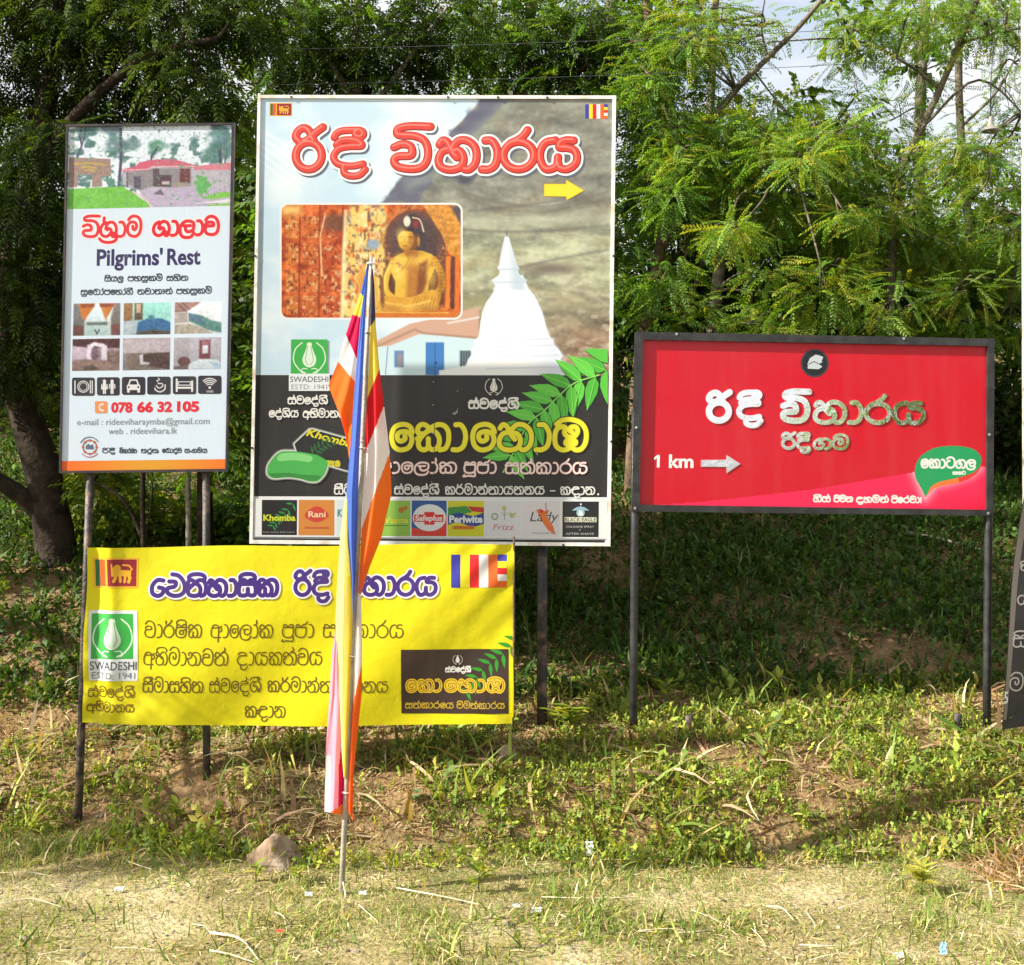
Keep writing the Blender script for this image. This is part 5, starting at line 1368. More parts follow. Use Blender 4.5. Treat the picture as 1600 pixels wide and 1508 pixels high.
def on(pt, dz=-.12):
    """drop a point to just under the ground"""
    return (pt[0], pt[1], float(ground(pt[0], pt[1])) + dz)
DENS = 1.45
# the big dark tree on the left
b0 = on(pxo(92, 905, 2.3))
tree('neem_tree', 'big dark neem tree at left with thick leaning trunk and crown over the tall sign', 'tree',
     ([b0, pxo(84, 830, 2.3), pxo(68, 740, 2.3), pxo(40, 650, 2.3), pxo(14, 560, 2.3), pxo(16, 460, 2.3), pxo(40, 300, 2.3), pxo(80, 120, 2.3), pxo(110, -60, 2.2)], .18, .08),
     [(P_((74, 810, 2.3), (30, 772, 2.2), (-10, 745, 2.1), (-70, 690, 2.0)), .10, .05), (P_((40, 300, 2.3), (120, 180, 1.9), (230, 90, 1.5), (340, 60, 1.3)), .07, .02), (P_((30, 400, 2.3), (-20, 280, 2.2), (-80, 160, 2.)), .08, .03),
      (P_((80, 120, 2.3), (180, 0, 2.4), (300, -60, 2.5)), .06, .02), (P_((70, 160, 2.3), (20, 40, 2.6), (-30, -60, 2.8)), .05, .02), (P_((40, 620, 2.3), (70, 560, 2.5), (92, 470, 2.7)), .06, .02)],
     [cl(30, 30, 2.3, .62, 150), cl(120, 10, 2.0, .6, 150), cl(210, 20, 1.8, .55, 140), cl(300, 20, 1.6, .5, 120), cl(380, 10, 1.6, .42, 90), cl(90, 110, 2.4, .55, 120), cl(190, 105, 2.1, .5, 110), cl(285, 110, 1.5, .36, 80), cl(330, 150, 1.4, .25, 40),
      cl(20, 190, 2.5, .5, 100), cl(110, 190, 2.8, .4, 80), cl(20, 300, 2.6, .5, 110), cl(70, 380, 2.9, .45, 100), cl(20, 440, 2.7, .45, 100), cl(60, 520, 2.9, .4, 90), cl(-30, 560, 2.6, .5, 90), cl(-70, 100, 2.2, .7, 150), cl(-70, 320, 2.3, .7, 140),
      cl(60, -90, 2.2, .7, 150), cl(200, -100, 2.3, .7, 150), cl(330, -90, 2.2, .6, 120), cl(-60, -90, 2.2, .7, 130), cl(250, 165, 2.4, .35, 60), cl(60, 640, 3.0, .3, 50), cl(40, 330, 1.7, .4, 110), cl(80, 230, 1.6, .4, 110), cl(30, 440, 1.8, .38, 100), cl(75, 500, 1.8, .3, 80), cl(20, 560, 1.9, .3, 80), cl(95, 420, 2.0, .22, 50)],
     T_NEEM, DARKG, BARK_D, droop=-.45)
DENS = 1.9
# a taller unseen neighbour, added outside the frame to keep the left side in shade
tree('neem_tree', 'large spreading tree added for shade at the left roadside, just outside the picture', 'tree',
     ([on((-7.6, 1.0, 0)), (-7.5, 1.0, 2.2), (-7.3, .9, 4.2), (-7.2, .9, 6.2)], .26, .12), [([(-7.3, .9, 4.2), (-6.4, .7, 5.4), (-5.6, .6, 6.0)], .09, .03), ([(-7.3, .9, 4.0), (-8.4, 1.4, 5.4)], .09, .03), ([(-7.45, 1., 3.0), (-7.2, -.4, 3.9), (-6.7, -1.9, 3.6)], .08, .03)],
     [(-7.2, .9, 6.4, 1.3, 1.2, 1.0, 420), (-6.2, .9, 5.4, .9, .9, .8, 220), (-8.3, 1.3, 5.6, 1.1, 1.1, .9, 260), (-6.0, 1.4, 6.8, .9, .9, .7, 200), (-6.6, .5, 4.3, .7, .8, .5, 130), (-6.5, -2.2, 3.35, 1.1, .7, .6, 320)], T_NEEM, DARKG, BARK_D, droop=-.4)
# trees behind the middle
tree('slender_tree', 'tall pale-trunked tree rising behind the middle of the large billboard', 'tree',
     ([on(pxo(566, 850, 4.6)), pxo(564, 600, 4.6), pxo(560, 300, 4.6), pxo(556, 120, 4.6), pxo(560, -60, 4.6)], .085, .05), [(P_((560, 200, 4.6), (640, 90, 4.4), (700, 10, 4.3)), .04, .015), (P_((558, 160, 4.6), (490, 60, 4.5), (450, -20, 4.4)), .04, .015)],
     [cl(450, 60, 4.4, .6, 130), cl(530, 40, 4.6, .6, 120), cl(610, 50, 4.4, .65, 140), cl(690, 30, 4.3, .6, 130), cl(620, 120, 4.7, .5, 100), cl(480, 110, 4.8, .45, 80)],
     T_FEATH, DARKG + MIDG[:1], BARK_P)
DOFF = 2.
tree('spreading_tree', 'dark green tree showing above the right half of the large billboard', 'tree',
     ([on(pxo(800, 850, 3.8)), pxo(806, 600, 3.8), pxo(815, 300, 3.8), pxo(826, 60, 3.8), pxo(840, -80, 3.8)], .11, .05), [(P_((815, 300, 3.8), (870, 170, 3.5), (930, 80, 3.3)), .05, .015), (P_((820, 180, 3.8), (760, 90, 3.9), (720, 40, 4.)), .04, .015)],
     [cl(770, 40, 3.9, .5, 110), cl(850, 60, 3.6, .5, 120), cl(920, 40, 3.4, .5, 120), cl(790, 110, 4.0, .4, 70), cl(900, 120, 3.5, .42, 90), cl(960, 130, 3.4, .35, 60)],
     T_FEATH, DARKG + MIDG, BARK_B)
DOFF = 0.
tree('shade_tree', 'low bushy tree added to shade the slope, mostly hidden behind the large billboard, leaves showing past its edges', 'tree',  # added behind the board to block the sun from the slope
     ([on(px(640, 1000, 1.7)), px(650, 850, 1.7), px(640, 650, 1.7), px(660, 400, 1.8)], .07, .03), [([px(650, 800, 1.7), px(760, 620, 1.8), px(860, 480, 1.9)], .04, .015), ([px(640, 650, 1.7), px(540, 480, 1.7), px(470, 380, 1.7)], .035, .012)],
     [(-1.3, 1.8, 3.1, .6, .6, .6, 170), (-.6, 1.9, 3.6, .65, .6, .6, 190), (.1, 1.9, 3.4, .6, .6, .6, 170), (-.9, 1.7, 4.3, .55, .5, .45, 140), (.25, 1.8, 4.3, .5, .5, .45, 130), (-.3, 1.8, 2.7, .6, .5, .4, 130), (.75, 2.2, 3.0, .4, .4, .4, 90), (-1.1, 1.8, 2.4, .5, .5, .4, 100)] + [(x_, y_, z_, .5, .45, .45, 190) for x_ in (-1.5, -.7, .1) for y_ in (.9, 1.6, 2.5) for z_ in (2.2, 3.0, 3.8, 4.4)] + [(-2.4, 1.0, z_, .45, .5, .5, 120) for z_ in (2.7, 3.6)], T_BROAD, DARKG + MIDG[:2], BARK_B)
DOFF, DENS = 2.6, 1.1
def sprays(n, xr, yr, dr, r0, cnt, seed):
    q_ = np.random.default_rng(seed)
    return [cl(q_.uniform(*xr), q_.uniform(*yr), q_.uniform(*dr), q_.uniform(*r0), cnt, q_.uniform(.45, .8)) for _ in range(n)]
tree('leaning_tree', 'brown leaning tree standing just right of the large billboard', 'tree',
     ([on(pxo(985, 700, 2.6)), pxo(1000, 560, 2.6), pxo(1030, 400, 2.6), pxo(1046, 240, 2.7), pxo(1020, 80, 2.8), pxo(1000, -60, 2.9)], .085, .04), [(P_((1030, 400, 2.6), (1080, 300, 2.4), (1120, 230, 2.3)), .035, .012), (P_((1046, 240, 2.7), (1000, 150, 2.6), (972, 100, 2.5)), .03, .01), (P_((992, 620, 2.6), (1060, 520, 2.7), (1100, 400, 2.8)), .05, .02)],
     [cl(985, 170, 2.5, .32, 60), cl(1000, 60, 2.7, .42, 80), cl(1060, 50, 2.8, .42, 80), cl(1000, 260, 2.8, .32, 70), cl(1060, 170, 2.9, .36, 60), cl(985, 370, 2.9, .3, 50), cl(1075, 110, 2.5, .3, 50)] + sprays(16, (965, 1080), (60, 520), (.6, 2.6), (.16, .28), 34, 1),
     T_FEATH, MIDG + FRESH[:2], BARK_B, scale=(.65, 1.))
tree('feathery_tree', 'feathery bright green tree with a long diagonal branch, left of the diagonal pale stem', 'tree',
     ([on(pxo(1105, 720, 2.3)), pxo(1112, 540, 2.3), pxo(1125, 380, 2.3), pxo(1112, 250, 2.3), pxo(1106, 190, 2.3)], .075, .05),
     [(P_((1106, 195, 2.3), (1150, 140, 2.2), (1190, 100, 2.1), (1250, 40, 2.0), (1300, -20, 1.9)), .042, .02), (P_((1112, 250, 2.3), (1150, 222, 2.0), (1200, 215, 1.7), (1260, 220, 1.5)), .026, .008), (P_((1118, 300, 2.3), (1070, 230, 2.1), (1050, 200, 2.0)), .02, .008), (P_((1200, 92, 2.1), (1190, 40, 2.1), (1200, -30, 2.1)), .014, .006), (P_((1120, 340, 2.3), (1190, 290, 1.9), (1240, 260, 1.7)), .024, .008)],
     [cl(1085, 212, 1.9, .22, 60, .5), cl(1140, 205, 1.8, .24, 70, .5), cl(1200, 208, 1.6, .26, 75, .5), cl(1255, 225, 1.5, .24, 65, .55), cl(1060, 235, 1.9, .2, 45, .5), cl(1185, 262, 1.7, .26, 70, .6), cl(1225, 300, 1.7, .24, 55, .7), cl(1180, 330, 1.9, .24, 50), cl(1215, 345, 1.7, .18, 35), cl(1120, 275, 2.0, .24, 45, .6),
      cl(1060, 60, 2.2, .34, 75, .6), cl(1110, 30, 2.1, .36, 85, .6), cl(1020, 100, 2.3, .3, 55, .6), cl(1150, 70, 2.2, .28, 50, .6), cl(1230, 180, 2.3, .3, 50), cl(1150, 150, 2.5, .26, 40), cl(1260, 330, 2.2, .3, 50), cl(1100, 340, 2.5, .3, 50)] + sprays(30, (1040, 1330), (190, 520), (.3, 2.6), (.16, .30), 50, 2) + sprays(7, (1000, 1200), (0, 150), (1.4, 2.8), (.2, .3), 34, 3),
     T_FEATH, FRESH, BARK_G, scale=(.6, .95))
tree('diagonal_tree', 'thin tree with a pale stem slanting up to the right, above the red board', 'tree',
     ([on(pxo(1385, 640, 2.2)), pxo(1392, 420, 2.2), pxo(1405, 280, 2.2), pxo(1450, 180, 2.1), pxo(1490, 90, 2.0), pxo(1535, -20, 1.9)], .05, .028),
     [(P_((1480, 110, 2.0), (1500, 70, 2.0), (1590, 45, 1.8), (1640, 44, 1.7)), .018, .01), (P_((1396, 380, 2.2), (1460, 292, 2.1), (1520, 310, 2.0), (1620, 345, 1.8)), .022, .010), (P_((1400, 300, 2.2), (1350, 240, 2.3), (1300, 200, 2.4)), .018, .006), (P_((1470, 140, 2.05), (1420, 102, 2.1), (1330, 62, 2.2), (1200, 66, 2.4)), .02, .008), (P_((1440, 200, 2.1), (1530, 125, 2.0), (1620, 200, 1.9)), .018, .008)],
     [cl(1330, 30, 2.3, .34, 75, .6), cl(1400, 40, 2.1, .36, 85, .6), cl(1460, 30, 2.0, .34, 80, .6), cl(1540, 40, 1.9, .32, 70, .6), cl(1590, 100, 1.8, .3, 55), cl(1390, 190, 2.4, .34, 70), cl(1340, 260, 2.5, .34, 70), cl(1440, 260, 2.2, .3, 55), cl(1500, 330, 2.0, .34, 70), cl(1560, 300, 1.9, .34, 65), cl(1420, 360, 2.3, .36, 70), cl(1340, 370, 2.4, .34, 60), cl(1590, 380, 1.9, .32, 60), cl(1480, 420, 2.2, .34, 60), cl(1550, 210, 2.2, .26, 45), cl(1290, 390, 2.5, .3, 50)] + sprays(34, (1290, 1610), (230, 520), (.4, 2.8), (.16, .32), 50, 4) + sprays(6, (1340, 1610), (-10, 60), (1.4, 2.6), (.2, .3), 44, 5) + sprays(8, (1210, 1420), (30, 200), (1.8, 2.8), (.16, .26), 30, 6),
     T_FINE + T_FEATH[:1], FRESH + MIDG[1:3], BARK_G, scale=(.65, 1.05))
tree('slim_tree', 'slim grey trunk standing upright behind the slanting pale stem', 'tree',
     ([on(pxo(1532, 640, 3.6)), pxo(1526, 480, 3.6), pxo(1512, 340, 3.6), pxo(1500, 180, 3.6), pxo(1498, 60, 3.6), pxo(1502, -40, 3.6)], .055, .04), [(P_((1500, 200, 3.6), (1560, 140, 3.4), (1600, 60, 3.3)), .02, .008)],
     [cl(1470, 250, 3.6, .4, 70), cl(1560, 260, 3.6, .4, 70), cl(1440, 110, 3.8, .4, 60), cl(1570, 150, 3.5, .32, 50), cl(1590, 360, 3.4, .45, 70)],
     T_FINE, MIDG, BARK_G)
DOFF, DENS = 0., 1.9
# trunks in the gap under the tall sign
def stem_tree(label, pts, r0, r1, bark, clusters, cols, temps=T_BROAD, br=()):
    return tree('young_tree', label, 'tree', (pts, r0, r1), list(br), clusters, temps, cols, bark, group='young trees behind the tall sign')
stem_tree('young tree forking low, its dark stems seen between tall sign and yellow banner', [on(pxo(226, 905, 1.7)), pxo(224, 850, 1.7), pxo(223, 770, 1.7), pxo(226, 690, 1.7), pxo(240, 560, 1.8)], .028, .012, BARK_D,
          [cl(200, 620, 2.0, .45, 90), cl(280, 560, 2.0, .45, 90), cl(150, 740, 2.2, .25, 40)], YELG, br=[(P_((222, 840, 1.7), (205, 800, 1.7), (180, 770, 1.7), (145, 752, 1.8)), .02, .008), (P_((224, 850, 1.7), (236, 790, 1.7), (238, 730, 1.7)), .012, .006)])
stem_tree('slim pale trunk seen between the tall sign and the yellow banner', [on(pxo(296, 900, 1.9)), pxo(295, 840, 1.9), pxo(294, 740, 1.9), pxo(296, 560, 1.9), pxo(310, 330, 2.0)], .028, .018, BARK_P, [cl(300, 330, 2.2, .4, 70), cl(350, 430, 2.2, .35, 60)], YELG)
stem_tree('thicker dark trunk beside the slim pale trunk under the tall sign', [on(pxo(322, 900, 2.4)), pxo(322, 840, 2.4), pxo(320, 740, 2.4), pxo(330, 540, 2.4), pxo(345, 330, 2.5)], .085, .05, BARK_D,
          [cl(380, 260, 2.3, .28, 80), cl(378, 340, 2.3, .28, 80), cl(382, 430, 2.3, .28, 80), cl(376, 510, 2.4, .28, 80), cl(380, 590, 2.5, .26, 70), cl(372, 190, 2.5, .3, 70), cl(384, 660, 2.6, .2, 40)], YELG + FRESH[:2])
DOFF = 2.4
# thin stems and shrubs in the shade behind the red board
for n_, (x0_, x1_, d_, r_, lb) in enumerate([(1040, 1062, 4.2, .02, 'thin dark stem rising in the shade just above the left end of the red board'), (1062, 1068, 3.4, .016, 'straight thin stem next to a forked trunk above the red board'), (1170, 1160, 3.0, .045, 'brown trunk dim in the shade above the middle of the red board'),
                                            (1245, 1290, 3.4, .03, 'curving brown stem in the shade above the right half of the red board'), (1330, 1322, 4.0, .018, 'thin upright stem among hanging vines above the red board')]):
    tree('young_tree', lb, 'tree', ([on(pxo(x0_, 640, d_)), pxo(x0_, 520, d_), pxo((x0_ + x1_) / 2 + 6, 420, d_), pxo(x1_, 300, d_), pxo(x1_ - 10, 190, d_)], r_, r_ * .6), [], [cl(x1_, 330, d_ + .4, .42, 80), cl(x0_ + 30, 430, d_ + .5, .4, 70), cl(x1_ - 30, 230, d_ + .6, .4, 60)], T_BROAD if n_ % 2 else T_FINE, DARKG + MIDG[:2], BARK_B, group='stems in the shade above the red board')
for x_, y_, d_, r_, n_, cols, lb in [(40, 880, 3.2, .45, 150, YELG, 'sunlit yellow-green shrub at the far left beside the big trunk'), (165, 800, 3.0, .5, 170, YELG, 'sunlit shrub in the gap below the left end of the tall sign'), (260, 820, 3.4, .5, 160, FRESH, 'fresh green shrub in the gap below the middle of the tall sign'),
                                  (385, 810, 3.6, .45, 120, MIDG, 'green shrub in the narrow gap between tall sign and billboard'), (990, 820, 3.0, .35, 90, YELG, 'small yellowish shrub on the slope beside the left leg of the red board'), (1010, 470, 4.6, .6, 130, MIDG, 'leafy shrub behind the right edge of the billboard'),
                                  (1140, 470, 4.8, .6, 150, DARKG, 'dark shrub above the left part of the red board'), (1290, 470, 4.4, .6, 150, MIDG, 'leafy shrub above the middle of the red board'), (1420, 470, 3.9, .5, 150, FRESH, 'bright leafy shrub above the right part of the red board'), (1545, 450, 3.4, .5, 140, MIDG, 'leafy shrub above the right corner of the red board'), (1600, 640, 3.6, .5, 120, DARKG, 'dark shrub beyond the right leg of the red board')]:
    DOFF = 2.4 if x_ > 900 else 0.
    tree('shrub', lb, 'shrub', ([on(pxo(x_, 900, d_)), pxo(x_ + 4, y_ + 40, d_), pxo(x_ - 3, y_ - 30, d_)], .018, .008), [], [cl(x_, y_, d_, r_, n_), cl(x_ + 30, y_ + 50, d_ - .1, r_ * .7, n_ // 3), cl(x_ - 40, y_ + 60, d_ + .1, r_ * .6, n_ // 3)], T_BROAD, cols, BARK_B, group='shrubs behind the boards')
DOFF = 0.
tree('roadside_tree', 'broad tree on the far side of the road, behind the camera', 'tree', ([on((9.3, -22, 0)), (9.3, -22, 2), (9.4, -22, 5)], .3, .15), [],
     [(9.2, -22, 3.6, 2.4, 1.5, 1.8, 420), (11.5, -22.5, 4.2, 2, 1.5, 2, 320), (9.6, -22, 6, 2.2, 1.6, 1.6, 240)], T_BROAD, FRESH, BARK_B, scale=(2.2, 3.2))
# the wood beyond, reading as one mass
def wood():
    parts = []
    tv, tf = sprig(6, .14, .075, .3, 40)
    tv2, tf2 = pinnate(6, .09, .03, .34, .2, 41)
    n = 52000
    d = R.uniform(6.2, 13, n)
    u = R.uniform(-1100, 2700, n)
    v = R.uniform(-200, 800, n)
    k = (d - CY) / FPX
    x_, z_ = (u - 800) * k, CZ + (754 - v) * k
    gz = ground(x_, d)
    dens = fbm(x_ / 1.3 + 20, z_ / 1.1, 61, 3)
    keep = (z_ > gz) & (dens > np.interp(v, [-200, 40, 170, 330, 800], [.60, .575, .50, .30, .05])) & (R.random(n) < np.interp(v, [-200, 100, 300], [.6, .7, 1.]))
    for gx_, gz_, gr_ in ((3.4, 8.4, 1.1), (5.0, 8.0, 1.1), (5.9, 7.6, .9), (6.5, 6.6, .9), (.6, 8.6, .8), (-.9, 8.7, .8), (-6.2, 8.2, .8), (-7.0, 6.2, .9), (-5.0, 7.6, .7), (7.6, 7.6, 1.), (2.2, 7.8, .7)):
        keep &= ~((np.hypot(x_ - gx_ * d / 9, z_ - CZ - (gz_ - CZ) * (d - CY) / 17.5) < gr_ * .72) & (R.random(n) < .9))
    x_, d, z_ = x_[keep], d[keep], z_[keep]; n = len(x_)
    M = rotmats(n, R.uniform(0, 6.28, n), R.normal(-.2, .5, n), R.normal(0, .6, n))
    pos = np.stack([x_, d, z_], 1); col = palette(n, DARKG + MIDG); sc = R.uniform(.8, 1.7, n)
    h_ = R.random(n) < .5
    parts.append(stamp(tv, tf, M[h_], pos[h_], sc[h_], col[h_])); parts.append(stamp(tv2, tf2, M[~h_], pos[~h_], sc[~h_], col[~h_]))
    return join(parts)
V, F, C = wood()
tag(link('woodland', mesh('woodland', V, F, LEAF, None, False, C)), 'dense dark wood filling the slope behind the boards', 'woodland', kind='stuff')
for n_, (x_, d_, r_, lb) in enumerate([(480, 7.5, .12, 'far trunk hidden in the wood left of centre'), (1112, 6.6, .075, 'pale far trunk showing against the sky above the left part of the red board'), (1440, 7.2, .10, 'far brown trunk in the wood above the right of the red board'), (950, 6.8, .12, 'far trunk in the wood at the right edge of the billboard')]):
    g = Geo(); P = [on(px(x_, 760, d_)), px(x_ + 6, 500, d_), px(x_ - 4, 250, d_), px(x_ + 8, -40, d_)]
    limb(g, P, r_, r_ * .6); tag(g.build('tree_trunk', BARK_G, None, True), lb, 'tree trunk', 'trunks far back in the wood')

# ---------------------------------------------------------------- grass, weeds and litter on the ground (uncountable)
def blade_t(seg=2, bend=.5, w=.5):
    V, F = [], []
    for i in range(seg + 1):
        f = i / seg
        x_ = math.sin(f * bend) / max(bend, .01); z_ = (1 - math.cos(f * bend)) / max(bend, .01)
        ww = w * (1 - f ** 1.5) / 2 + .002
        V += [(x_, ww, -z_), (x_, -ww, -z_)]
        if i: k = 2 * i; F.append((k - 2, k - 1, k + 1, k))
    return np.array(V), np.array(F)
BL = [blade_t(2, .5, .09), blade_t(3, 1.1, .07), blade_t(3, 1.6, .06)]
def blades(n, xr, yr, size, cols, weights, mask, pitch=(1.1, .35), flat=0.):
    x_, y_ = R.uniform(*xr, n), R.uniform(*yr, n)
    keep = R.random(n) < mask(x_, y_)
    x_, y_ = x_[keep], y_[keep]; n = len(x_)
    pos = np.stack([x_, y_, ground(x_, y_) + flat], 1)
    parts = []; k = R.integers(0, 3, n)
    M = rotmats(n, R.uniform(0, 6.28, n), R.normal(*pitch, n), R.normal(0, .5, n)); sc = R.uniform(*size, n) * (.6 + .8 * vnoise(x_ * 3, y_ * 3, 77)); col = palette(n, cols, weights)
    for q in range(3):
        s_ = k == q; parts.append(stamp(*BL[q], M[s_], pos[s_], sc[s_], col[s_]))
    return join(parts)
def smask(x_, y_): return y_ - toe(x_)
GR = [(.14, .21, .035), (.19, .26, .045), (.09, .15, .025), (.27, .29, .07)]
DRY = [(.46, .37, .18), (.56, .47, .26), (.33, .24, .11), (.62, .54, .35)]
def stuff(name, data, label, cat, mat=GRASS):
    V, F, C = data
    return tag(link(name, mesh(name, V, F, mat, None, False, C)), label, cat, kind='stuff')
patch = lambda x_, y_, s_=1.2, sd=91: fbm(x_ * s_ + 5, y_ * s_, sd, 4)
stuff('verge_grass', join([blades(130000, (-5.5, 5.5), (-3.6, -.6), (.03, .085), GR + DRY, [4, 3.5, 3, 3, 1.2, .9, 1., .6], lambda x_, y_: np.clip((patch(x_, y_, 1.3) - .40) * 5 + .3 * (smask(x_, y_) > -.6), .28, 1) * (smask(x_, y_) < .12) * np.clip(.35 + (y_ + 3.2) * .8, .2, 1), (.85, .4)),
      blades(9000, (-5.5, 5.5), (-3.4, -.6), (.08, .17), GR + DRY[:2], [3, 3, 3, 3, 1, 1], lambda x_, y_: np.clip((patch(x_, y_, 1.8, 71) - .45) * 5 + .35 * (smask(x_, y_) > -.45), .04, 1) * (smask(x_, y_) < .1), (.95, .35)),
      blades(30000, (-5.5, 5.5), (-3.6, -.8), (.03, .09), DRY, [3, 3, 2, 2], lambda x_, y_: np.clip((patch(x_, y_, .9, 33) - .4) * 3, .1, 1) * (smask(x_, y_) < .1), (.08, .16), .008)]), 'short half-dry grass along the road verge', 'grass')
LB = [sprig(5, .034, .019, .05, s_) for s_ in (60, 61, 62)]
def weeds(n, xr, yr, scale, cols, weights, mask, up=.9):
    x_, y_ = R.uniform(*xr, n), R.uniform(*yr, n)
    keep = R.random(n) < mask(x_, y_); x_, y_ = x_[keep], y_[keep]; n = len(x_)
    pos = np.stack([x_, y_, ground(x_, y_) + R.uniform(-.005, .05, n)], 1)
    M = rotmats(n, R.uniform(0, 6.28, n), R.normal(up, .5, n), R.normal(0, .8, n)); sc = R.uniform(*scale, n); col = palette(n, cols, weights); k = R.integers(0, 3, n)
    return join([stamp(*LB[q], M[k == q], pos[k == q], sc[k == q], col[k == q]) for q in range(3)])
WD = [(.17, .24, .034), (.22, .29, .042), (.30, .34, .05), (.09, .14, .024), (.38, .36, .07)]
bankm = lambda x_, y_: np.clip((patch(x_, y_, 2.6, 41) - .43 + .09 * sstep(-.2, 1.2, x_) - .05 * sstep(-2., -3., x_) - .13 * np.exp(-((x_ - .35) / .5) ** 2 - ((y_ + .25) / .28) ** 2) - .10 * np.exp(-((x_ + 2.) / .6) ** 2 - ((y_ + .55) / .25) ** 2)) * 7, .04, 1) * (smask(x_, y_) > -.05)
_o = (np.array([(1, 0, 0), (0, 1, 0), (-1, 0, 0), (0, -1, 0), (0, 0, .7), (0, 0, -.5)]) * .5, np.array([(0, 1, 4, 4), (1, 2, 4, 4), (2, 3, 4, 4), (3, 0, 4, 4)]))
def pebbles(n):
    x_, y_ = R.uniform(-5, 5, n), R.uniform(-3.6, -.9, n); k_ = R.random(n) < np.clip((patch(x_, y_, 1.3) * -1 + .58) * 5, .08, 1)
    x_, y_ = x_[k_], y_[k_]; n = len(x_)
    V, F, C = stamp(*_o, rotmats(n, R.uniform(0, 6.28, n), R.normal(0, .3, n), R.normal(0, .3, n)), np.stack([x_, y_, ground(x_, y_) + .003], 1), R.lognormal(-4.5, .55, n), palette(n, [(.24, .19, .13), (.16, .12, .08), (.30, .26, .2)]))
    return V, F[:, :3], C
V, F, C = pebbles(7000)
tag(link('gravel', mesh('gravel', V, np.ascontiguousarray(F), picture_mat('pebble', .9), None, False, C)), 'small pebbles and crumbs of soil on the verge', 'gravel', kind='stuff')
stuff('bank_weeds', join([weeds(46000, (-5.2, 5.2), (-1.4, .75), (.3, 1.05), WD, [3, 3, 2, 2, 1], bankm), weeds(1500, (-5.2, 5.2), (-1.3, .75), (1.2, 2.6), WD, [3, 3, 2, 2, 1], lambda x_, y_: bankm(x_, y_) * (vnoise(x_ * 4, y_ * 4, 5) > .55)), blades(5000, (-5.2, 5.2), (-1.3, .8), (.14, .34), GR + DRY[:3] + [(.16, .09, .05)], [3, 2, 2, 2, 1, 1, 2, 3], lambda x_, y_: np.clip((patch(x_, y_, 2.2, 99) - .45) * 6, .03, 1) * (smask(x_, y_) > 0), (.8, .5)),
      blades(2600, (-5.2, 5.2), (-1.3, .8), (.18, .42), [(.17, .10, .055), (.30, .21, .12), (.42, .33, .2)], None, lambda x_, y_: .6 * (smask(x_, y_) > 0), (.2, .4), .015), weeds(2600, (-5.2, 5.2), (-1.45, -.9), (.8, 1.6), WD, [3, 3, 2, 2, 1], lambda x_, y_: np.clip((patch(x_, y_, 1.8, 47) - .42) * 6, 0, 1) * (np.abs(smask(x_, y_)) < .25)),
      blades(60000, (-5.2, 5.2), (-1.4, .8), (.04, .11), GR + DRY[:3], [3, 3, 2, 2, 1, 1, 1], lambda x_, y_: bankm(x_, y_) * .8 + .1 * (smask(x_, y_) > 0), (.8, .4)),
      blades(60000, (-5.2, 5.2), (-1.4, .8), (.04, .13), DRY + [(.13, .08, .04)], [3, 2, 3, 1, 3], lambda x_, y_: np.clip((patch(x_, y_, 1.3, 55) - .38) * 4, .12, 1) * (smask(x_, y_) > -.1), (0, .3), .01)]), 'leafy weeds, grass tufts and dry straw over the brown bank', 'weeds')
stuff('slope_plants', join([weeds(34000, (-7, 7.5), (.5, 6.5), (1.0, 2.2), [(.05, .105, .018), (.07, .135, .022), (.035, .075, .014), (.10, .16, .028), (.14, .19, .035)], [3, 2, 3, 1, .4], lambda x_, y_: np.clip((patch(x_, y_, 1.0, 63) - .28) * 5, .25, 1)),  # plant greens darkened to deepen the shade on this slope
      blades(40000, (-7, 7.5), (.6, 6.5), (.10, .28), [(.06, .12, .02), (.09, .15, .028), (.035, .075, .016), (.30, .24, .12)], [3, 2, 3, .3], lambda x_, y_: np.clip((patch(x_, y_, .9, 67) - .32) * 5, .15, 1), (.9, .4))]), 'low weeds and long grass on the shaded slope behind the boards', 'weeds')
# ---------------------------------------------------------------- flag on its leaning pole
FD = -1.83
def leanx(y): return 580 - (y - 405) * (580 - 533.5) / 990
tp = thing('flagpole', px(533.5, 1396, FD), 'thin leaning grey pole stuck in the verge in front of the boards', 'pole')
g = Geo()
P = [px(leanx(y_), y_, FD) for y_ in (402, 600, 800, 1000, 1200, 1396, 1430)]
P[-1] = (P[-1][0], P[-1][1], P[-1][2] - .12)
g.tube(P, [.007, .013, .0138, .0142, .0148, .0155, .016], 10, 0, True, .03)
for y_ in (520, 690, 850, 980, 1110, 1236, 1330):
    a_ = Vector(px(leanx(y_), y_, FD)); g.tube([a_ - Vector((0, 0, .006)), a_, a_ + Vector((0, 0, .006))], [.013, .0175, .013], 10)
g.build('pole', BAMBOO, tp, True)
STRING = principled('white_string', (.7, .68, .62), .8)[0]
for y_ in (412, 700, 1025, 1238):
    g = Geo()
    c_ = Vector(px(leanx(y_), y_, FD))
    for k in range(1):
        g.tube([c_ + Vector((.019 * math.cos(t_), .019 * math.sin(t_), .005 * k + .002 * math.sin(t_ * 2))) for t_ in np.linspace(0, 6.28, 13)], .0045, 6)
    g.build('tie_string', STRING, tp, True)
g = Geo()
g.tube(smoothpath([px(566, 700, FD - .02), px(572, 706, FD - .03), px(570, 718, FD - .03), px(564, 716, FD - .025)], 4), .002, 5)
g.build('string_end', STRING, tp, True)
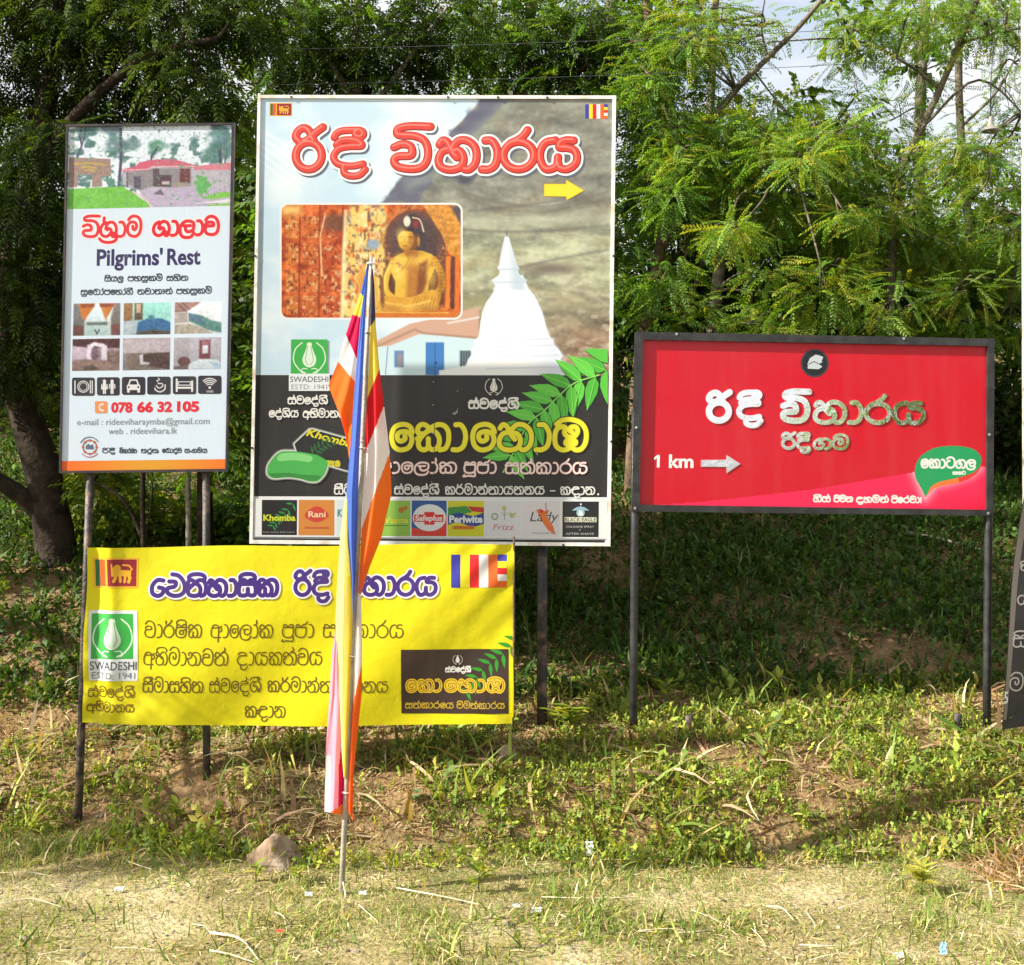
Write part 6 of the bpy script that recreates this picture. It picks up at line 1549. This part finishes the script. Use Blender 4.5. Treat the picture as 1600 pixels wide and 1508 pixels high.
def cloth(name, r_, g_, b_):
    m, t, b = principled(name, L(r_, g_, b_), .75, 0, .15)
    b.inputs['Sheen Weight'].default_value = .2
    tr = t.nodes.new('ShaderNodeBsdfTranslucent'); tr.inputs['Color'].default_value = (*L(r_, g_, b_), 1)
    mx = t.nodes.new('ShaderNodeMixShader'); mx.inputs[0].default_value = .55
    n_ = t.nodes.new('ShaderNodeTexNoise'); n_.inputs['Scale'].default_value = 24; n_.inputs['Detail'].default_value = 3
    bp_ = t.nodes.new('ShaderNodeBump'); bp_.inputs['Strength'].default_value = .3; bp_.inputs['Distance'].default_value = .004
    t.links.new(n_.outputs['Fac'], bp_.inputs['Height']); t.links.new(bp_.outputs[0], b.inputs['Normal'])
    t.links.new(b.outputs[0], mx.inputs[1]); t.links.new(tr.outputs[0], mx.inputs[2]); t.links.new(mx.outputs[0], t.nodes['Material Output'].inputs['Surface'])
    return m
FC = [cloth('blue_cloth', 82, 118, 204), cloth('yellow_flag_cloth', 250, 226, 84), cloth('red_cloth', 226, 26, 34), cloth('white_cloth', 244, 236, 238), cloth('orange_cloth', 250, 120, 40), cloth('pink_cloth', 252, 176, 204), cloth('crimson_cloth', 214, 20, 84), cloth('dark_blue_cloth', 74, 72, 104), cloth('sunlit_yellow_cloth', 253, 244, 150)]  # last yellow copies the flag yellow with sunlight put into its colour
B_, Y_, R_, W2, O_, P2, C2, D2, PY = range(9)
fl = thing('flag', px(560, 1265, FD), 'limp Buddhist flag with blue, yellow, red, white and orange bands wrapped around the leaning pole', 'flag')
def gore(left, right, bands, bulge, d0, ph=0., nu=14, nv=60, slant=None):
    """a hanging strip of cloth between two edges, given as (y, x) lists; bands = function(x, y, u) -> colour index"""
    ly, lx = zip(*left); ry, rx = zip(*right)
    y0 = max(ly[0], ry[0]); y1 = min(ly[-1], ry[-1])
    V, F, M = [], [], []
    for j in range(nv + 1):
        v = j / nv
        for i in range(nu + 1):
            u = i / nu
            ya, yb = lerp(ly[0], ly[-1], v), lerp(ry[0], ry[-1], v)
            y_ = lerp(ya, yb, u)
            a_, b_ = np.interp(ya, ly, lx), np.interp(yb, ry, rx)
            x_ = lerp(a_, b_, u)
            dep = d0 - bulge * math.sin(u * math.pi) * min(1, v * 4) - .010 * math.sin(u * 9 + ph + v * 3) * min(1, v * 3) - .006 * math.sin(v * 14 + ph) - .0035 * math.sin(u * 21 + v * 8 + ph * 2) * math.sin(v * 5 + ph)
            V.append(px(x_, y_, dep))
    return V, nu, nv
def flagpart(name, left, right, color, bulge, d0, ph=0., nu=16, nv=90):
    """bands follow lines in the cloth; colour picked per face in photo space"""
    V, nu, nv = gore(left, right, None, bulge, d0, ph, nu, nv)
    w = nu + 1
    ly, lx = zip(*left); ry, rx = zip(*right)
    F, M = [], []
    for j in range(nv):
        for i in range(nu):
            u, v = (i + .5) / nu, (j + .5) / nv
            ya, yb = lerp(ly[0], ly[-1], v), lerp(ry[0], ry[-1], v)
            x_, y_ = lerp(np.interp(ya, ly, lx), np.interp(yb, ry, rx), u), lerp(ya, yb, u)
            F.append((j * w + i, (j + 1) * w + i, (j + 1) * w + i + 1, j * w + i + 1)); M.append(color(x_, y_, u))
    return link(name, mesh(name, V, F, FC, M, True), fl)
def below(x, y, x0, y0, x1, y1): return y > y0 + (y1 - y0) * (x - x0) / (x1 - x0)
# the flap blown out to the left
def c_left(x, y, u):
    if below(x, y, 529, 566, 551, 592): return O_
    if below(x, y, 540, 524, 556, 557): return W2
    if below(x, y, 551, 491, 561, 495): return C2
    if below(x, y, 560, 456, 572, 466): return Y_
    return B_
flagpart('flap', [(414, 574), (458, 563), (491, 551), (524, 540), (566, 528), (602, 513), (615, 518), (655, 543)], [(414, 577), (458, 571), (520, 566), (600, 560), (700, 552), (760, 548)], c_left, .03, FD + .03, .5, 40, 150)
# the blue fold hanging along the left of the pole, then yellow and pink below
flagpart('fold', [(412, 574), (500, 563), (600, 554.5), (700, 547), (770, 541), (844, 543), (910, 549), (975, 552)], [(412, 576), (500, 571), (600, 566.5), (700, 562), (770, 559.5), (844, 557), (910, 554.5), (975, 552.5)], lambda x, y, u: B_, .035, FD - .028, 1.2)
flagpart('fold', [(735, 546), (790, 538), (844, 531), (900, 527), (963, 524.5), (1025, 526), (1087, 528), (1169, 533), (1215, 537)], [(735, 547), (790, 545), (844, 546), (900, 549), (963, 551), (1025, 549), (1087, 547), (1169, 541.5), (1215, 538.5)], lambda x, y, u: PY if u < .72 or y < 900 else Y_, .03, FD - .012, 2.1)
flagpart('fold', [(975, 525), (1025, 518), (1087, 515), (1169, 509), (1220, 508), (1268, 507)], [(975, 530), (1025, 531), (1087, 535), (1169, 537), (1220, 538), (1274, 537)], lambda x, y, u: (O_ if below(x, y, 507, 1276, 533, 1258) and u > .3 else (C2 if below(x, y, 520, 1280, 536, 1140) and u > .72 else (W2 if u < .3 and y > 1180 else P2))), .03, FD + .012, .3, 24, 110)
# the panel on the right of the pole
def c_right(x, y, u):
    if below(x, y, 563, 831, 609, 707): return O_
    if below(x, y, 571, 707, 601, 632): return W2
    if below(x, y, 575, 619, 593, 576): return R_
    if below(x, y, 579, 510, 586, 500): return Y_
    return D2
flagpart('panel', [(420, 581), (506, 578.5), (600, 575), (700, 570), (800, 566), (884, 562), (925, 560)], [(420, 582.5), (446, 585), (506, 587), (576, 593), (632, 600), (707, 609), (771, 612), (840, 596), (885, 578), (930, 563)], c_right, .035, FD - .008, 1.7, 44, 170)
def c_low(x, y, u):
    return O_ if below(x, y, 552, 1098, 566, 1036) else W2
flagpart('tail', [(880, 558), (960, 555.5), (1025, 552.5), (1095, 549.5), (1170, 547), (1215, 545), (1265, 544)], [(880, 563), (926, 564), (1010, 566), (1050, 565.5), (1087, 565), (1165, 557), (1215, 552), (1283, 551)], c_low, .028, FD - .004, 2.8, 24, 130)

# ---------------------------------------------------------------- rocks, stumps, litter, sticks
def rock(name, label, c, size, seed, mat):
    bm = bmesh.new()
    bmesh.ops.create_icosphere(bm, subdivisions=4, radius=1)
    for v in bm.verts:
        p = v.co.copy()
        n_ = fbm(np.array([p.x * 1.2 + seed]), np.array([p.y * 1.2 + p.z * 1.7]), seed)[0] - .5
        n3 = fbm(np.array([p.x * 5 + seed]), np.array([p.y * 5 + p.z * 6]), seed + 3)[0] - .5
        f = 1 + .5 * n_ + .13 * n3
        for cx_, cy_, cz_, dd in ((.75, -.5, .45, .62), (-.8, -.45, .4, .6), (.1, -.9, .35, .66), (.5, .2, .85, .74), (-.55, .1, .83, .70), (-.2, -.6, .77, .78)):
            dd_ = p.x * cx_ + p.y * cy_ + p.z * cz_
            if dd_ > dd: p = p - Vector((cx_, cy_, cz_)) * (dd_ - dd) * .9
        v.co = Vector((p.x * size[0] * f, p.y * size[1] * f, max(p.z * size[2] * f, -size[2] * .6)))
    me = bpy.data.meshes.new(name); bm.to_mesh(me); bm.free(); me.materials.append(mat)
    for p_ in me.polygons: p_.use_smooth = True
    o = link(name, me); o.location = c
    return tag(o, label, 'rock')
ROCK = noisy('brown_rock', (.19, .13, .085), (.32, .235, .165), 6, .9, 0, .9, 30, 8, .2, dist=.015, c2=(.40, .32, .25), s2=5)
x_, y_, z_ = px(430, 1380, -1.36)
rock('rock', 'brown boulder half buried in grass at the foot of the bank, left of the pole', (x_, y_, float(ground(x_, y_)) - .01), (.195, .15, .21), 5, ROCK)
x_, y_, z_ = px(790, 1146, -.42)
rock('rock', 'small pale tan stone under the right corner of the yellow banner', (x_, y_, float(ground(x_, y_)) + .03), (.075, .06, .075), 8, noisy('tan_rock', (.26, .19, .12), (.42, .33, .23), 9, .9, 0, .8, 40, dist=.01))
for x0_, y0_, lb in ((1075, 1128, 'stub of a sawn-off post in the grass right of the red board\'s left leg'), (1495, 1130, 'stub of a sawn-off post in the grass beside the red board\'s right leg')):
    g = Geo(); a_ = Vector(px(x0_, y0_, -.06)); gz = float(ground(a_.x, a_.y))
    g.tube([(a_.x, a_.y, gz - .1), (a_.x + .004, a_.y, gz + .05), (a_.x + .006, a_.y, gz + .115), (a_.x + .006, a_.y, gz + .12)], [.032, .031, .03, .026], 14)
    tag(g.build('post_stub', IRON_W, None, True), lb, 'post')
def spot(px_, py_):
    """ground point met by the sight line through a photo pixel"""
    d_ = 4.0
    while d_ < 25:
        k = d_ / FPX
        x_, z_ = (px_ - 800) * k, CZ + (754 - py_) * k
        if z_ <= float(ground(x_, CY + d_)): return Vector((x_, CY + d_, float(ground(x_, CY + d_))))
        d_ += .01
STRAW = noisy('dry_straw', (.52, .44, .28), (.74, .68, .50), 14, .8, 0, .2, 60)
def stick(a_, b_, r_, label, cat='stick', name='dry_stalk', mat=None, group='dry stalks lying on the verge', lift=.02, arch=.006, mid=None):
    A, B = spot(*a_), spot(*b_)
    ms = [spot(*m_) for m_ in (mid or [])]
    pts = [A] + ms + [B]
    pts = [p + Vector((0, 0, lift + (arch if 0 < i < len(pts) - 1 else 0))) for i, p in enumerate(pts)]
    if len(pts) == 2: pts.insert(1, lerp(pts[0], pts[1], .5) + Vector((rnd.uniform(-.03, .03), rnd.uniform(-.03, .03), arch)))
    P = smoothpath(pts, 5)
    r_ = r_ * (.62 if name == 'dry_stalk' else 1)
    g = Geo(); g.tube(P, [r_ * (1 - .65 * i / (len(P) - 1)) for i in range(len(P))], 6, 0, True, .1)
    return tag(g.build(name, mat or STRAW, None, True), label, cat, group)
for a_, b_, r_, m_, lb in [((330, 1464), (404, 1507), .012, [(375, 1476)], 'thick white bleached stalk bending toward the lower edge, left of the pole'), ((328, 1492), (400, 1512), .007, None, 'shorter stalk lying below the thick white stalk'), ((0, 1418), (104, 1426), .005, [(50, 1412)], 'long pale stalk at the left edge of the verge'), ((0, 1370), (92, 1378), .004, [(45, 1370)], 'upper of the stalks at the left edge of the verge'),
                        ((200, 1352), (238, 1365), .008, None, 'short thick pale stalk left of the boulder'), ((212, 1316), (238, 1332), .006, None, 'slanting stalk at the bank foot left of the boulder'), ((350, 1352), (378, 1353), .004, None, 'short stalk just left of the boulder'), ((620, 1394), (752, 1420), .007, [(690, 1408)], 'long pale stalk right of the flagpole foot'), ((845, 1408), (1010, 1408), .006, [(920, 1412)], 'long straight stalk along the bank foot near the middle'),
                        ((1000, 1462), (1078, 1462), .006, None, 'pale stalk pointing to the white scrap right of centre'), ((1060, 1464), (1110, 1458), .006, None, 'thick stalk lying level near the lower edge'), ((1198, 1422), (1240, 1444), .008, [(1222, 1428)], 'broad pale stalk below the red board'), ((1250, 1484), (1330, 1486), .005, None, 'straight stalk near the lower edge below the red board'), ((1265, 1508), (1330, 1496), .006, None, 'stalk running off the lower edge at right'), ((1258, 1430), (1272, 1470), .004, None, 'thin stalk standing steeply in the verge below the red board'),
                        ((1330, 1482), (1360, 1464), .005, None, 'slanted stalk next to the straight one at lower right'), ((1080, 1428), (1140, 1456), .004, None, 'thin slanting stalk left of the broad pale stalk'), ((1310, 1426), (1370, 1412), .005, None, 'stalk at the bank foot below the red board'), ((1174, 1458), (1196, 1486), .004, None, 'thin bent stalk below the left part of the red board'), ((300, 1450), (330, 1468), .004, None, 'thin stalk above the thick white stalk'),
                        ((430, 1432), (446, 1452), .006, None, 'short stalk right of the boulder in the verge'), ((560, 1420), (590, 1446), .005, None, 'stalk by the foot of the flagpole'), ((60, 1500), (140, 1488), .004, None, 'stalk on the sandy lower left corner'), ((180, 1488), (250, 1492), .005, None, 'stalk lying level on the sandy edge at lower left')]:
    stick(a_, b_, r_, lb, mid=m_)
g = Geo()
g.tube(smoothpath([Vector(px(536, 1378, FD - .03)), Vector(px(540, 1400, FD - .05)), Vector(px(538, 1420, FD - .1)), spot(545, 1452) + Vector((0, 0, .01))], 5), .005, 6)
tag(g.build('dry_stalk', STRAW, None, True), 'pale stalk leaning against the foot of the flagpole', 'stick', 'dry stalks lying on the verge')
stick((1418, 838), (1562, 872), .022, 'long bare branch lying on the dark slope below the red board\'s right half', 'branch', 'fallen_branch', BARK_P, None, .03, .02)
stick((1305, 992), (1362, 1030), .016, 'short broken branch on the dark slope below the middle of the red board', 'branch', 'fallen_branch', BARK_B, None, .03, .02)
def scrap(px_, py_, w_, h_, label, mat, seed, name='litter', cat='litter', stand=.5):
    w_, h_ = w_ * .8, h_ * .8
    c_ = spot(px_, py_)
    r_ = np.random.default_rng(seed)
    n_ = 7
    V = []
    for j in range(n_):
        for i in range(n_):
            u, v = i / (n_ - 1) - .5, j / (n_ - 1) - .5
            e_ = .25 * r_.normal() * min(w_, h_) * .6
            V.append((c_.x + u * w_ + e_ * .4, c_.y + v * h_ * (1 - stand) + e_ * .5, c_.z + .012 + (v + .5) * h_ * stand + abs(e_) * .8))
    F = [(j * n_ + i, j * n_ + i + 1, (j + 1) * n_ + i + 1, (j + 1) * n_ + i) for j in range(n_ - 1) for i in range(n_ - 1)]
    return tag(link(name, mesh(name, V, F, mat)), label, cat)
PAPER = noisy('white_wrapper', (.68, .68, .68), (.8, .8, .8), 20, .5, 0, .3, 60)
scrap(921, 1342, .055, .13, 'crumpled white wrapper standing on the bank right of the flag', PAPER, 1, stand=.8)
scrap(838, 1431, .06, .05, 'small white paper scrap on the verge below the wrapper', PAPER, 2)
scrap(808, 1422, .06, .04, 'greyish plastic scrap just left of the small white paper scrap', noisy('grey_plastic', (.4, .41, .42), (.55, .56, .57), 20, .4), 3)
scrap(186, 1396, .06, .04, 'white scrap in the grass at left, below the banner', PAPER, 4)
scrap(482, 1404, .05, .04, 'white scrap between the boulder and the flagpole', PAPER, 5)
scrap(566, 1402, .05, .035, 'white scrap at the right of the flagpole foot', PAPER, 9)
scrap(437, 1462, .05, .03, 'red scrap of wrapper on the verge below the boulder', noisy('red_wrapper', (.5, .05, .04), (.6, .1, .08), 20, .5), 6)
scrap(1474, 1496, .045, .075, 'light blue carton scrap standing at the lower right edge', noisy('blue_wrapper', (.22, .5, .68), (.4, .66, .8), 10, .4), 7, stand=.85)
scrap(1404, 1500, .06, .04, 'pale crumpled scrap left of the light blue carton scrap', PAPER, 8)
# broad-leaved plants one can tell apart
def leafplant(px_, py_, label, n, ln, wd, h, cols, seed, spread=.6, name='broadleaf_plant'):
    c_ = spot(px_, py_)
    r_ = np.random.default_rng(seed)
    V, F, C = [], [], []
    g = Geo()
    g.tube([c_ - Vector((0, 0, .03)), c_ + Vector((0, 0, h * .5)), c_ + Vector((.01, 0, h))], [.005, .004, .003], 5)
    base = np.array(c_)
    for i in range(n):
        a_, e_ = r_.uniform(0, 6.28), r_.uniform(.05, spread)
        o = base + np.array([0, 0, h * (.35 + .65 * i / n)])
        d = np.array([math.cos(a_), math.sin(a_), e_]); d /= np.linalg.norm(d)
        s_ = np.cross([0, 0, 1.], d); s_ /= np.linalg.norm(s_); nr = np.cross(d, s_)
        l = ln * r_.uniform(.75, 1.1); k = len(V); col = np.array(cols[i % len(cols)]) * r_.uniform(.85, 1.2)
        for f, ww in ((0, .05), (.3, .85), (.6, 1.), (.85, .6), (1, .04)):
            for sg in (-1, 0, 1):
                V.append(o + d * l * f + s_ * sg * ww * wd / 2 - nr * (.25 * l * f * f) + nr * (abs(sg) * .12 * wd)); C.append(col)
        for q in range(4):
            for sg in range(2): F.append((k + q * 3 + sg, k + q * 3 + sg + 1, k + q * 3 + sg + 4, k + q * 3 + sg + 3))
    t = thing(name, c_, label, 'plant')
    g.build('stem', principled('green_stem', (.09, .13, .04), .6)[0], t, True)
    link('leaves', mesh('leaves', np.array(V), np.array(F), LEAF, None, True, np.array(C)), t)
leafplant(654, 1262, 'small plant with a few round grey-green leaves on the bare bank right of the flag', 4, .075, .07, .10, [(.13, .20, .10)], 1, .3)
leafplant(890, 1150, 'bushy green plant at the foot of the billboard\'s right post', 26, .13, .05, .20, WD, 2, .9)
leafplant(868, 1140, 'leafy clump just left of the bushy plant by the billboard post', 16, .11, .045, .14, WD, 12, .9)
leafplant(1190, 1195, 'plant with upright bright yellow-green leaves on the bank below the red board', 5, .12, .045, .14, [(.22, .28, .06)], 3, 1.6)
leafplant(250, 1170, 'plant with one large pale leaf in the shadow under the yellow banner', 3, .10, .06, .10, [(.20, .28, .17)], 4, .8)
leafplant(276, 1290, 'dark green leafy weed at the bank foot left of the boulder', 14, .09, .04, .14, WD[:2], 5, .9)
leafplant(748, 1395, 'leafy weed at the bank foot right of the flagpole', 16, .10, .035, .15, WD, 6, 1.1)
leafplant(1110, 1080, 'long-bladed grass clump in the shade below the red board\'s left part', 12, .34, .022, .06, [(.05, .10, .03)], 7, 1.2)
leafplant(1440, 1398, 'yellow-green weed clump at the bank foot below the red board\'s right half', 24, .11, .03, .15, WD[2:3] + WD[4:], 8, 1.2)
leafplant(1040, 1105, 'leafy weed just right of the red board\'s left leg', 14, .13, .04, .18, WD, 9, 1.)
leafplant(1216, 1092, 'weed with a single upright leaf at the sunlit edge below the red board', 6, .14, .035, .16, WD[2:3], 10, 2.)
leafplant(400, 1378, 'small leafy weed against the left side of the boulder', 12, .07, .028, .10, WD, 13, 1.)
leafplant(468, 1380, 'small leafy weed against the right side of the boulder', 12, .07, .028, .09, WD, 14, 1.)
leafplant(45, 1305, 'grassy clump at the far left foot of the bank', 14, .24, .014, .05, WD[2:3], 11, 2.2)
# dry brown brush at the right edge
c_ = spot(1590, 1385)
V, F, C = [], [], []
n_ = 1500
pos = np.stack([c_.x + R.normal(.13, .12, n_), c_.y + R.normal(.25, .2, n_), np.zeros(n_)], 1); pos[:, 2] = ground(pos[:, 0], pos[:, 1]) - .02
M = rotmats(n_, R.normal(3.6, 1.2, n_), R.normal(.5, .5, n_), R.normal(0, .5, n_))
o = [stamp(*BL[q], M[q::3], pos[q::3], R.uniform(.10, .26, len(M[q::3])), palette(len(M[q::3]), [(.40, .29, .17), (.50, .38, .23), (.30, .19, .10)])) for q in range(3)]
V, F, C = join(o)
tag(link('dry_bush', mesh('dry_bush', V, F, GRASS, None, False, C)), 'dry brown bush at the right edge of the bank', 'bush')
# ---------------------------------------------------------------- utility pole, wires, lamp, distant house
up = thing('utility_pole', on(px(1600, 800, 2.9)), 'pale concrete pole standing in the trees at the right edge', 'pole')
g = Geo(); a_ = Vector(on(px(1618, 800, 2.9))); b_ = Vector(px(1609, -60, 2.9))
g.tube([lerp(a_, b_, t_) for t_ in (0, .3, .6, 1)], [.11, .10, .09, .075], 16)
g.build('shaft', noisy('pale_concrete', (.40, .38, .34), (.55, .53, .48), 4, .85, 0, .3, 40, c2=(.20, .19, .15), s2=9), up, True)
for y0_, y1_, lb in ((36, 30, 'upper thin wire running through the trees to the concrete pole'), (92, 84, 'lower thin wire running through the trees to the concrete pole')):
    g = Geo(); A, B = Vector(px(-400, y0_ + 40, 3.2)), Vector(px(1594, y1_, 2.82))
    g.tube([lerp(A, B, t_) - Vector((0, 0, .5 * t_ * (1 - t_))) for t_ in np.linspace(0, 1, 25)], .0026, 5)
    tag(g.build('overhead_wire', principled('wire', (.05, .05, .055), .6)[0], None, True), lb, 'wire')
lp = thing('hanging_lamp', px(1548, 205, 2.9), 'small bell-shaped lamp hanging by a cord among the leaves at upper right', 'lamp')
g = Geo(); a_ = Vector(px(1548, 182, 2.9))
prof = [(.012, 0), (.02, -.03), (.028, -.07), (.04, -.10), (.085, -.125), (.088, -.135), (.02, -.132)]
g.tube([a_ + Vector((0, 0, z0_)) for _, z0_ in prof], [r0_ for r0_, _ in prof], 16)
g.build('shade', noisy('enamel', (.16, .15, .13), (.26, .25, .22), 8, .4), lp, True)
g = Geo(); g.tube([a_, a_ + Vector((0, 0, .3)), Vector(px(1553, 60, 2.85))], .005, 6); g.build('cord', IRON, lp, True)
hs = thing('white_house', on((-4.6, 11.6, 0)), 'white-walled house far behind, glimpsed between the tall sign and the billboard', 'house')
hx0, hx1 = px(330, 0, 11.5)[0], px(420, 0, 11.5)[0]
g = Geo(); gz = float(ground(-4.3, 11.5)); g.box((hx0, 11.5, gz - .5), (hx1, 15, gz + 1.9)); g.build('wall', noisy('limewash', (.75, .74, .72), (.82, .81, .79), 3, .9), hs)
g = Geo(); g.add([(hx0 - .3, 11.2, gz + 1.8), (hx1 + .3, 11.2, gz + 1.8), (hx1 + .3, 13.2, gz + 3.), (hx0 - .3, 13.2, gz + 3.), (hx0 - .3, 15.3, gz + 1.8), (hx1 + .3, 15.3, gz + 1.8),
      (hx0 - .3, 11.2, gz + 1.9), (hx1 + .3, 11.2, gz + 1.9), (hx1 + .3, 13.2, gz + 3.1), (hx0 - .3, 13.2, gz + 3.1), (hx0 - .3, 15.3, gz + 1.9), (hx1 + .3, 15.3, gz + 1.9)],
     [(0, 1, 2, 3), (3, 2, 5, 4), (6, 9, 8, 7), (9, 10, 11, 8), (0, 6, 7, 1), (4, 5, 11, 10), (0, 3, 9, 6), (3, 4, 10, 9), (1, 7, 8, 2), (2, 8, 11, 5)])
g.build('roof', noisy('grey_roof', (.30, .31, .33), (.42, .43, .45), 6, .7), hs)
